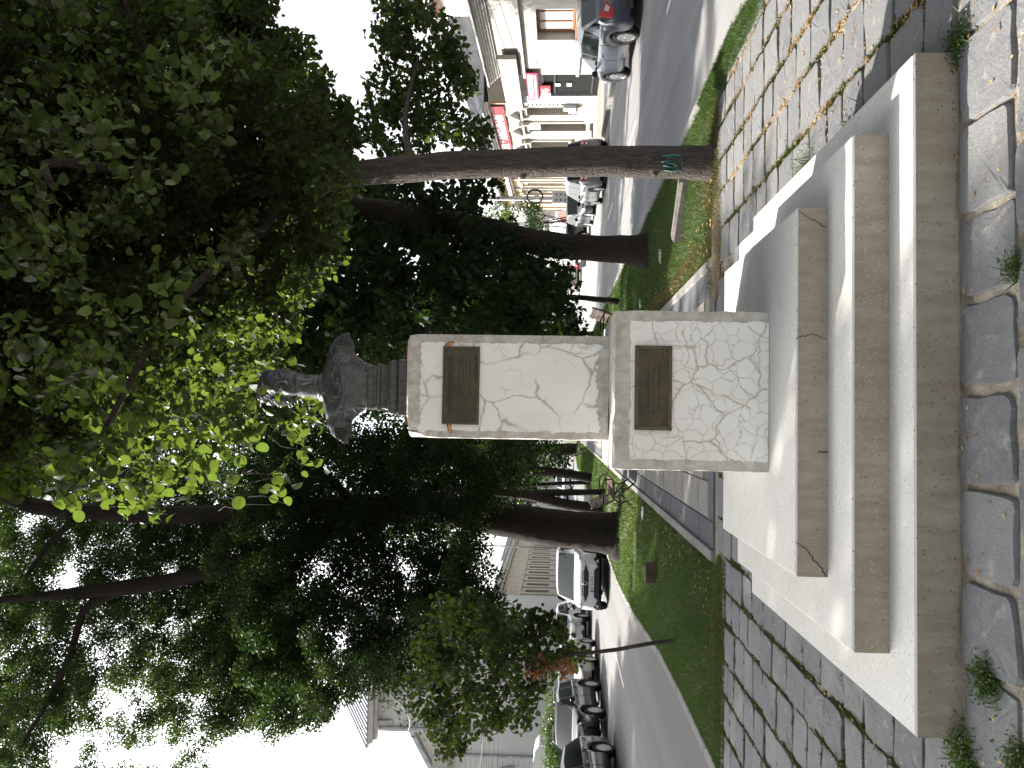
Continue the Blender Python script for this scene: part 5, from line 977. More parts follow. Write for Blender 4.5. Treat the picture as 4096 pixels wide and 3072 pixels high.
  'B_back': [(5.38,20.04,9.70,0.43),(3.94,19.28,9.28,0.40),(4.88,17.67,8.69,0.54),(4.37,17.80,8.27,0.38),(3.93,17.60,8.15,0.51),(3.52,19.97,9.27,0.50),(2.80,19.92,9.14,0.64),(2.16,18.79,8.76,0.39),(1.54,18.46,8.24,0.39),(5.47,20.25,8.51,0.54),(4.04,18.38,8.17,0.46),(3.66,19.17,8.25,0.38),(3.30,20.49,8.50,0.44),(2.17,19.48,8.21,0.56),(1.54,17.67,7.71,0.54),(1.15,19.34,8.48,0.59),(5.66,19.61,7.96,0.52),(4.63,18.53,7.47,0.36),(4.15,18.10,7.10,0.52),(2.82,19.15,7.40,0.55),(2.71,18.73,7.12,0.58),(1.73,17.60,7.30,0.55),(1.29,19.20,7.63,0.61),(5.24,18.97,6.83,0.60),(4.45,19.08,7.32,0.49),(3.86,18.75,6.77,0.37),(3.06,20.19,7.46,0.42),(2.09,18.30,6.69,0.41),(1.79,20.20,6.98,0.57),(0.97,19.13,7.04,0.60),(5.25,19.13,6.40,0.60),(4.53,18.36,5.52,0.47),(4.02,19.21,6.20,0.60),(3.46,18.06,6.13,0.47),(2.76,18.24,6.53,0.46),(5.13,18.14,5.63,0.52),(4.39,19.89,6.19,0.43),(3.34,19.82,5.99,0.57),(3.07,19.30,5.60,0.46),(2.46,19.15,5.59,0.48),(4.28,17.86,5.37,0.36),(4.22,18.42,5.18,0.42),(3.31,18.29,5.48,0.36),(2.82,20.10,5.26,0.47),(1.89,17.59,4.84,0.43),(4.30,18.47,4.89,0.53),(4.31,20.45,4.59,0.48),(2.84,18.66,4.48,0.40),(2.25,17.54,4.42,0.45),(1.92,17.66,4.05,0.37),(4.09,17.55,4.08,0.41),(3.41,18.17,3.93,0.38),(2.58,19.63,4.21,0.59),(2.49,18.89,4.06,0.40),(2.98,20.22,3.93,0.56),(2.09,18.78,3.65,0.44),(2.06,19.94,3.69,0.42),(2.32,19.57,3.45,0.40),(2.46,20.08,2.95,0.51),(2.88,19.28,2.61,0.42)],
  'B_gap': [(1.20,17.10,5.47,0.23),(1.38,17.18,5.38,0.22),(1.05,15.75,5.01,0.18),(1.62,16.15,4.64,0.20),(1.52,17.40,4.95,0.20),(1.05,16.04,4.68,0.21),(1.31,16.93,4.64,0.16),(1.10,17.03,4.64,0.20)],
  'sapR': [(3.70,21.58,4.86,0.45),(3.03,20.90,4.72,0.36),(2.49,21.32,4.70,0.32),(2.33,20.17,4.55,0.33),(3.73,21.29,4.40,0.34),(2.83,20.84,4.63,0.42),(2.81,21.55,4.65,0.35),(2.40,21.12,4.80,0.37),(3.35,21.07,4.27,0.34),(2.83,19.85,4.21,0.37),(2.50,21.34,3.90,0.36),(2.05,21.27,3.91,0.42),(3.49,20.31,3.72,0.40),(3.07,21.18,3.82,0.37),(2.78,20.71,3.56,0.28),(2.06,20.51,3.72,0.31),(3.13,19.91,3.41,0.36),(2.81,21.42,3.47,0.40),(2.54,19.85,3.08,0.39),(1.90,20.82,3.64,0.37),(3.37,20.87,2.98,0.29),(3.15,20.29,2.87,0.31),(2.71,21.08,3.21,0.44),(2.26,20.59,2.84,0.35),(1.91,21.19,3.11,0.40),(3.42,20.03,2.46,0.41),(2.62,20.29,2.80,0.29),(2.47,21.27,2.67,0.29),(1.95,19.88,2.56,0.39),(3.66,21.36,2.61,0.35),(3.41,21.54,2.46,0.28),(2.91,21.55,2.32,0.43),(2.46,20.37,2.61,0.36),(1.92,20.37,2.35,0.28),(3.51,20.10,2.04,0.36),(3.08,19.81,2.08,0.34),(2.90,20.50,2.05,0.40),(2.59,20.95,2.15,0.33),(2.04,19.72,2.31,0.25),(2.05,21.17,2.11,0.32),(2.97,19.93,1.73,0.28),(2.60,19.71,1.60,0.35),(2.29,20.32,1.49,0.32),(2.02,21.12,1.45,0.36),(3.26,20.54,1.55,0.41),(2.35,20.67,1.31,0.43),(1.98,20.58,1.19,0.30)],
  'farR': [(2.19,29.08,8.17,0.45),(2.44,32.01,8.70,0.57),(3.58,33.64,8.95,0.65),(2.47,30.68,7.93,0.57),(1.79,28.70,7.54,0.49),(2.58,26.33,6.84,0.35),(2.44,33.77,8.12,0.48),(1.72,29.70,7.54,0.54),(2.39,28.86,6.71,0.49),(2.51,31.33,6.98,0.60),(2.33,26.63,5.98,0.34),(2.97,30.57,6.19,0.40),(3.61,31.82,5.71,0.48),(2.40,28.38,5.51,0.48),(1.71,26.76,5.37,0.54),(2.74,27.41,4.90,0.46),(2.44,29.57,5.45,0.42),(3.61,31.79,4.78,0.44),(2.38,28.81,4.16,0.47),(2.24,30.87,5.08,0.54),(3.05,31.19,4.56,0.52),(2.22,26.45,3.79,0.48),(1.80,28.10,3.90,0.46),(3.42,30.25,3.74,0.44),(2.61,30.14,3.47,0.42),(2.09,29.69,3.68,0.51),(3.16,28.08,2.82,0.40),(3.40,30.29,3.05,0.61),(2.39,28.18,3.29,0.46),(1.64,26.58,3.02,0.49),(3.09,29.34,2.76,0.38),(2.50,31.77,2.48,0.62),(3.49,31.83,2.17,0.45),(2.64,33.21,2.24,0.69),(3.47,32.66,1.59,0.53),(2.79,28.31,1.89,0.38),(2.00,33.39,1.68,0.50)],
  'C_back': [(3.39,34.85,19.27,1.21),(2.70,31.86,17.65,0.83),(0.56,30.94,16.72,0.91),(0.03,35.78,19.54,0.92),(3.35,37.79,20.81,1.29),(2.39,34.96,18.54,0.99),(1.40,33.25,18.17,0.84),(-0.02,36.55,18.71,1.15),(-2.21,32.90,17.25,0.96),(2.93,30.44,15.35,0.94),(2.72,34.82,17.71,0.83),(1.05,31.58,15.59,1.05),(0.56,33.29,16.80,1.06),(-1.71,31.18,15.59,1.01),(-2.34,34.17,16.66,0.85),(3.53,37.23,16.69,0.89),(2.04,34.11,15.90,0.90),(0.16,37.56,17.58,0.82),(0.56,32.03,14.23,1.09),(-2.38,37.72,17.29,1.26),(3.77,37.25,16.53,0.86),(2.25,32.94,14.45,0.79),(0.93,37.57,15.27,1.03),(-0.14,36.35,15.30,0.99),(-0.69,33.53,14.21,1.07),(-2.63,35.37,16.84,1.06),(-3.59,37.61,16.34,1.12),(2.60,35.94,13.68,1.23),(2.50,35.73,14.32,1.21),(1.08,32.49,13.36,0.84),(-1.19,30.10,12.49,0.68),(-0.98,36.15,14.10,1.31),(-3.85,37.40,14.96,0.86),(1.86,30.81,12.10,0.96),(0.48,36.44,13.59,1.23),(0.11,31.14,12.04,0.75),(-0.89,31.51,11.69,0.81),(-2.80,36.00,13.55,1.12),(-3.18,33.69,12.81,1.15),(3.21,35.99,12.62,0.83),(2.07,32.90,11.48,0.87),(1.45,30.64,10.32,0.74),(-0.30,31.93,10.92,0.96),(-1.57,31.57,10.47,0.74),(-2.82,34.02,11.98,0.99),(-4.25,36.98,12.51,0.87),(3.12,30.66,9.68,1.07),(2.52,31.84,10.50,0.82),(1.24,32.57,10.56,1.02),(1.19,31.39,10.55,1.01),(-1.67,37.36,12.04,1.08),(-3.58,37.05,11.25,0.92),(-3.74,36.30,11.28,0.94),(-4.24,34.44,11.23,0.93),(4.07,37.95,10.07,1.25),(1.94,32.11,8.74,0.93),(0.70,34.50,9.47,0.78),(-0.41,35.97,11.34,1.00),(-1.56,31.55,8.88,0.75),(-2.68,34.38,9.50,0.76),(-4.11,32.46,8.98,0.71),(3.73,33.43,8.65,0.82),(1.93,33.95,7.93,0.76),(1.10,33.10,8.41,1.08),(0.24,36.42,9.17,1.22),(-1.29,35.76,8.86,0.90),(-1.90,35.40,8.62,1.20),(-3.33,33.24,8.05,0.92),(-3.92,33.22,8.61,0.78),(3.76,36.88,8.60,0.92),(1.24,37.70,8.41,1.09),(1.25,33.80,7.45,1.01),(-1.00,37.21,7.37,1.34),(-1.85,31.46,7.54,1.03),(-2.04,36.10,7.91,1.22),(-4.18,31.21,7.52,0.81),(-4.49,33.29,7.22,0.76),(3.47,33.31,6.09,1.12),(1.78,31.43,6.23,0.77),(0.31,37.12,6.95,0.94),(-0.27,37.92,6.08,1.32),(-2.22,35.05,6.95,1.25),(-3.52,35.09,6.34,1.00),(-4.98,37.22,6.49,1.35),(3.26,37.99,6.12,1.36),(2.58,37.03,5.71,0.87),(1.00,35.31,4.77,1.12),(0.07,35.14,6.33,1.18),(-0.63,36.03,5.03,1.10),(-2.03,36.24,5.33,1.00),(-3.59,37.80,6.39,0.92),(3.23,37.33,5.19,0.85),(1.39,30.89,4.05,0.69),(-0.03,35.47,4.45,0.79),(-0.54,35.34,5.35,1.22),(-1.47,31.78,3.75,0.75),(-2.92,30.74,4.29,0.75),(-3.34,31.89,4.07,0.99),(1.16,35.41,3.93,1.02),(-0.49,33.48,3.22,0.99),(-1.93,32.44,3.26,0.86)],
  'C_low': [(-2.31,43.36,9.66,0.70),(-3.31,34.45,7.89,0.57),(-1.34,41.91,8.99,0.82),(-2.14,36.79,8.58,0.69),(-2.73,41.79,8.90,0.69),(-3.99,35.09,7.82,0.72),(-0.97,34.45,7.26,0.76),(-1.78,43.01,7.85,0.82),(-2.61,40.45,7.58,0.80),(-3.15,34.96,6.58,0.63),(-3.71,35.22,7.13,0.67),(-2.66,39.44,6.61,0.59),(-3.22,42.88,7.68,0.81),(-3.85,38.40,6.95,0.66),(-2.09,41.23,6.34,0.71),(-2.10,36.72,4.69,0.64),(-3.33,34.38,5.24,0.71),(-5.00,44.90,6.07,0.83),(-2.00,40.01,5.48,0.69),(-3.17,35.32,4.72,0.57),(-3.51,36.98,5.16,0.64),(-1.56,45.92,4.83,0.83),(-2.03,39.87,5.18,0.93),(-3.05,37.83,4.59,0.56),(-1.55,37.25,3.70,0.84),(-1.62,39.10,3.97,0.69),(-3.07,43.69,3.79,1.03),(-4.06,43.59,4.39,0.67),(-0.88,36.99,3.18,0.71),(-2.24,40.04,3.01,0.82),(-2.44,39.63,3.47,0.78),(-2.93,38.18,3.20,0.81),(-4.23,45.54,3.73,1.05),(-1.58,36.42,1.90,0.82)],
  'C_far': [(-3.42,66.78,8.76,1.09),(-3.87,60.15,7.66,0.96),(-6.70,68.05,8.60,1.30),(-1.41,58.07,7.54,0.78),(-3.28,60.70,6.70,0.83),(-4.04,59.99,7.28,0.81),(-5.06,66.47,7.20,1.29),(-2.04,61.68,6.70,0.80),(-2.35,61.86,6.87,0.90),(-3.43,69.92,7.32,1.06),(-4.11,55.75,5.24,0.77),(-1.67,54.30,3.91,0.84),(-3.46,58.62,4.97,0.93),(-4.11,58.12,5.21,1.00),(-2.68,67.52,4.88,1.27),(-3.36,61.96,4.27,1.06),(-1.95,58.59,3.83,1.10),(-3.22,59.81,2.43,1.18),(-4.30,63.32,3.16,1.12),(-2.14,56.73,2.22,0.83)],
  'L_core': [(-1.94,18.05,8.60,0.28),(-2.35,17.07,8.12,0.28),(-4.88,18.24,8.37,0.29),(-1.26,18.76,8.63,0.26),(-1.85,17.18,7.99,0.24),(-2.19,18.57,8.40,0.34),(-2.46,17.66,8.31,0.25),(-3.47,17.90,8.15,0.36),(-3.78,18.31,8.31,0.37),(-4.60,19.86,8.83,0.26),(-4.17,17.45,8.06,0.35),(-4.32,17.07,8.01,0.28),(-4.65,17.13,7.70,0.29),(-5.82,19.75,8.75,0.38),(-6.46,20.38,8.88,0.34),(-0.88,19.54,8.37,0.40),(-1.51,19.75,8.79,0.25),(-1.63,20.20,8.83,0.28),(-2.03,19.47,8.68,0.26),(-2.40,20.00,8.51,0.40),(-2.92,20.26,8.48,0.33),(-3.38,20.22,8.81,0.31),(-3.70,19.19,8.47,0.34),(-3.95,17.96,7.94,0.30),(-4.67,19.73,8.65,0.28),(-4.95,18.21,7.94,0.32),(-6.02,19.60,8.47,0.40),(-5.76,18.52,8.46,0.32),(-5.52,16.56,7.24,0.21),(-6.41,17.28,7.54,0.24),(-0.88,17.75,7.66,0.34),(-0.88,19.30,7.97,0.34),(-1.72,18.23,7.69,0.30),(-2.09,19.32,8.09,0.26),(-1.97,18.46,7.49,0.31),(-2.62,18.07,7.76,0.24),(-3.14,19.78,8.34,0.26),(-3.10,17.08,7.47,0.34),(-3.48,17.74,7.50,0.24),(-3.91,18.24,7.65,0.35),(-4.59,18.13,7.35,0.36),(-4.97,18.22,7.83,0.26),(-5.71,19.94,8.08,0.34),(-5.92,20.44,8.47,0.27),(-6.42,19.82,8.13,0.31),(-5.98,17.12,7.27,0.34),(-7.05,19.42,8.07,0.33),(-0.82,20.23,8.35,0.41),(-1.21,19.02,7.69,0.28),(-1.70,19.44,7.83,0.32),(-2.22,17.70,7.40,0.23),(-2.74,20.24,7.93,0.33),(-2.69,17.95,7.06,0.31),(-3.52,20.26,8.17,0.32),(-3.58,19.26,7.75,0.35),(-4.20,18.92,7.36,0.26),(-3.79,16.70,6.97,0.27),(-4.95,19.96,7.78,0.37),(-5.48,18.86,7.50,0.33),(-5.83,18.18,7.60,0.28),(-6.74,20.41,7.97,0.40),(-6.54,18.25,7.06,0.23),(-6.25,17.05,6.99,0.26),(-0.79,19.20,7.41,0.36),(-1.38,17.80,7.11,0.28),(-1.82,19.68,7.62,0.34),(-2.50,19.88,7.79,0.36),(-2.58,19.14,7.43,0.35),(-2.89,18.77,7.07,0.29),(-3.25,19.63,7.52,0.27),(-3.34,16.50,6.34,0.24),(-4.13,18.66,6.93,0.30),(-4.63,19.82,7.63,0.30),(-4.51,16.96,6.54,0.28),(-4.81,17.42,6.71,0.23),(-6.13,20.35,7.58,0.35),(-5.81,18.05,6.98,0.34),(-5.86,16.87,6.34,0.33),(-6.65,18.16,6.88,0.24),(-0.61,18.74,6.64,0.25),(-0.67,17.94,6.50,0.29),(-1.25,17.77,6.79,0.26),(-1.68,18.73,7.01,0.37),(-2.39,19.89,6.98,0.25),(-2.42,19.30,7.10,0.35),(-2.99,18.98,6.59,0.25),(-3.14,19.71,7.18,0.34),(-3.55,18.65,6.43,0.27),(-3.90,19.12,6.96,0.33),(-4.07,17.49,6.51,0.36),(-4.19,17.37,6.26,0.26),(-4.95,17.13,6.43,0.31),(-5.36,19.18,6.84,0.26),(-5.87,19.29,7.21,0.36),(-5.51,17.04,6.08,0.25),(-7.05,20.14,7.25,0.38),(-0.92,20.42,6.99,0.33),(-1.18,20.50,6.80,0.27),(-1.50,20.47,7.25,0.37),(-2.27,18.66,6.63,0.27),(-2.65,17.31,6.01,0.22),(-2.73,17.08,6.07,0.28),(-3.18,17.78,6.24,0.25),(-4.02,18.39,6.35,0.28),(-3.95,17.12,6.04,0.34),(-4.36,17.34,6.27,0.33),(-5.33,17.37,6.22,0.29),(-6.13,19.05,6.41,0.38),(-0.57,16.66,5.66,0.35),(-0.74,16.84,5.82,0.34),(-1.21,19.31,6.51,0.25),(-1.44,18.06,5.94,0.23),(-2.05,18.48,6.13,0.25),(-2.40,17.71,6.08,0.24),(-2.41,17.17,5.59,0.35),(-2.78,18.02,5.97,0.35),(-3.46,17.86,6.16,0.26),(-3.52,17.75,5.81,0.29),(-4.22,18.53,6.17,0.27),(-5.03,20.08,6.33,0.26),(-5.24,18.99,6.11,0.32),(-5.90,20.46,6.34,0.33),(-5.50,17.64,5.88,0.23),(-0.55,19.68,6.10,0.33),(-0.74,19.57,5.83,0.27),(-1.18,20.15,6.37,0.29),(-1.29,18.43,5.52,0.36),(-1.90,19.78,6.31,0.37),(-2.01,17.37,5.49,0.30),(-2.80,20.08,6.04,0.39),(-3.17,19.72,6.10,0.37),(-3.03,16.98,5.50,0.35),(-3.61,19.49,5.80,0.26),(-4.16,19.19,5.92,0.38),(-3.89,16.68,5.56,0.25),(-4.99,19.13,5.69,0.37),(-4.71,17.34,5.59,0.24),(-5.00,17.26,5.66,0.31),(-6.07,20.04,5.99,0.33),(-0.69,19.00,5.79,0.36),(-1.09,18.53,5.59,0.28),(-1.40,20.12,5.97,0.37),(-1.45,18.57,5.68,0.33),(-1.93,17.62,5.13,0.23),(-2.29,17.60,5.47,0.22),(-2.60,18.03,5.59,0.27),(-2.95,18.77,5.55,0.26),(-3.93,20.31,5.70,0.36),(-4.20,20.31,5.98,0.34),(-3.81,16.98,4.98,0.25),(-4.02,17.05,5.04,0.28),(-4.97,18.86,5.49,0.33),(-4.88,16.74,5.16,0.33),(-0.58,19.76,5.59,0.39),(-0.95,16.97,4.89,0.31),(-1.43,17.64,5.12,0.34),(-2.06,20.33,5.34,0.29),(-2.43,19.10,5.32,0.31),(-2.58,18.36,5.04,0.24),(-2.84,17.11,4.95,0.24),(-3.05,18.49,5.01,0.28),(-4.05,20.13,5.39,0.30),(-4.24,20.18,5.61,0.40),(-3.92,17.02,4.46,0.29),(-5.16,19.64,5.22,0.36),(-5.48,20.11,5.37,0.38),(-5.57,18.48,5.14,0.34),(-0.47,18.47,4.86,0.32),(-0.91,17.69,4.91,0.24),(-1.29,18.71,5.14,0.35),(-1.43,19.93,5.33,0.28),(-1.88,19.03,4.95,0.38),(-2.05,17.37,4.75,0.33),(-3.22,19.92,4.97,0.26),(-3.56,18.73,4.59,0.29),(-3.52,16.56,4.26,0.28),(-3.69,16.92,4.55,0.32),(-4.64,19.80,4.97,0.34),(-5.07,20.03,4.98,0.26),(-5.10,18.47,4.61,0.31),(-5.83,19.95,5.16,0.31),(-0.80,19.98,4.55,0.34),(-0.88,18.50,4.76,0.38),(-1.51,16.55,4.32,0.23),(-1.84,19.15,4.40,0.35),(-2.01,18.04,4.39,0.24),(-2.45,19.66,4.79,0.31),(-3.23,20.19,5.02,0.30),(-3.38,19.81,4.78,0.38),(-3.61,18.14,4.58,0.31),(-3.93,17.68,4.36,0.26),(-4.16,18.04,4.47,0.35),(-5.07,20.47,4.96,0.32),(-4.67,16.88,4.26,0.27),(-0.46,18.51,4.09,0.34),(-0.67,17.04,3.99,0.25),(-0.93,17.37,4.17,0.25),(-1.47,18.50,4.34,0.32),(-2.62,18.85,4.49,0.33),(-2.85,20.24,4.56,0.38),(-3.42,19.43,4.36,0.33),(-4.12,20.01,4.42,0.26),(-4.23,20.21,4.35,0.41),(-3.70,16.66,4.05,0.28),(-4.34,17.33,3.90,0.35),(-4.33,16.61,3.95,0.28),(-4.91,18.09,4.23,0.27),(-0.74,19.52,4.08,0.37),(-1.01,17.13,3.65,0.30),(-1.13,16.51,3.61,0.22),(-1.72,16.63,3.55,0.34),(-2.43,20.04,3.59,0.34),(-3.05,20.07,3.97,0.26),(-2.83,17.51,3.76,0.24),(-3.04,17.49,3.84,0.35),(-3.92,18.52,3.81,0.29),(-3.55,16.65,3.55,0.32),(-4.85,18.54,3.74,0.27),(-4.51,16.82,3.62,0.34),(-0.88,18.10,3.58,0.25),(-1.36,20.01,3.50,0.40),(-1.96,20.49,3.55,0.34),(-1.67,17.17,3.26,0.31),(-2.19,17.52,3.41,0.28),(-2.73,19.26,3.78,0.31),(-3.48,20.04,3.73,0.40),(-3.40,16.90,3.55,0.24),(-0.73,20.34,3.21,0.36),(-1.05,17.15,3.19,0.32),(-1.52,18.43,3.16,0.27),(-1.81,18.88,3.36,0.31),(-2.63,17.04,3.34,0.28),(-0.59,19.79,2.83,0.34),(-0.65,16.92,2.68,0.29),(-1.20,18.90,3.02,0.36),(-1.71,19.95,2.97,0.41),(-2.92,18.21,3.19,0.24),(-1.25,18.38,2.58,0.28)],
  'L_low': [(-3.05,17.36,4.38,0.24),(-3.68,17.42,4.44,0.18),(-3.70,15.96,4.20,0.23),(-2.94,17.29,4.29,0.17),(-2.99,17.66,4.25,0.27),(-3.43,17.28,4.37,0.20),(-3.90,17.81,4.27,0.23),(-3.97,16.80,4.00,0.17),(-4.00,16.65,4.14,0.18),(-3.03,17.53,4.00,0.17),(-3.14,17.35,4.06,0.24),(-3.42,17.27,4.06,0.26),(-3.87,17.62,4.21,0.24),(-3.85,16.86,4.06,0.18),(-4.21,17.13,3.94,0.22),(-4.45,17.91,4.15,0.17),(-2.82,16.96,3.72,0.16),(-3.14,16.83,3.77,0.22),(-3.35,17.14,3.85,0.17),(-3.87,17.86,4.00,0.19),(-3.63,15.87,3.64,0.17),(-4.21,16.21,3.65,0.19),(-2.81,16.64,3.50,0.24),(-3.00,16.77,3.56,0.18),(-3.44,17.68,3.49,0.23),(-3.53,16.65,3.51,0.19),(-4.36,16.76,3.47,0.20),(-4.73,17.63,3.73,0.25),(-2.78,17.30,3.54,0.22),(-3.30,16.85,3.37,0.25),(-3.96,17.48,3.32,0.26),(-4.22,16.13,3.14,0.17),(-4.78,17.34,3.50,0.20),(-3.35,18.16,3.21,0.20),(-3.44,16.80,3.24,0.22),(-4.26,17.60,3.20,0.27),(-4.45,17.49,3.03,0.21),(-4.67,16.79,3.06,0.18),(-3.30,17.78,2.96,0.21),(-4.15,18.00,2.97,0.27),(-4.24,17.51,3.01,0.17),(-4.73,18.06,3.08,0.25),(-4.50,15.89,2.86,0.18),(-4.27,16.73,2.70,0.17),(-4.54,17.49,2.55,0.20)],
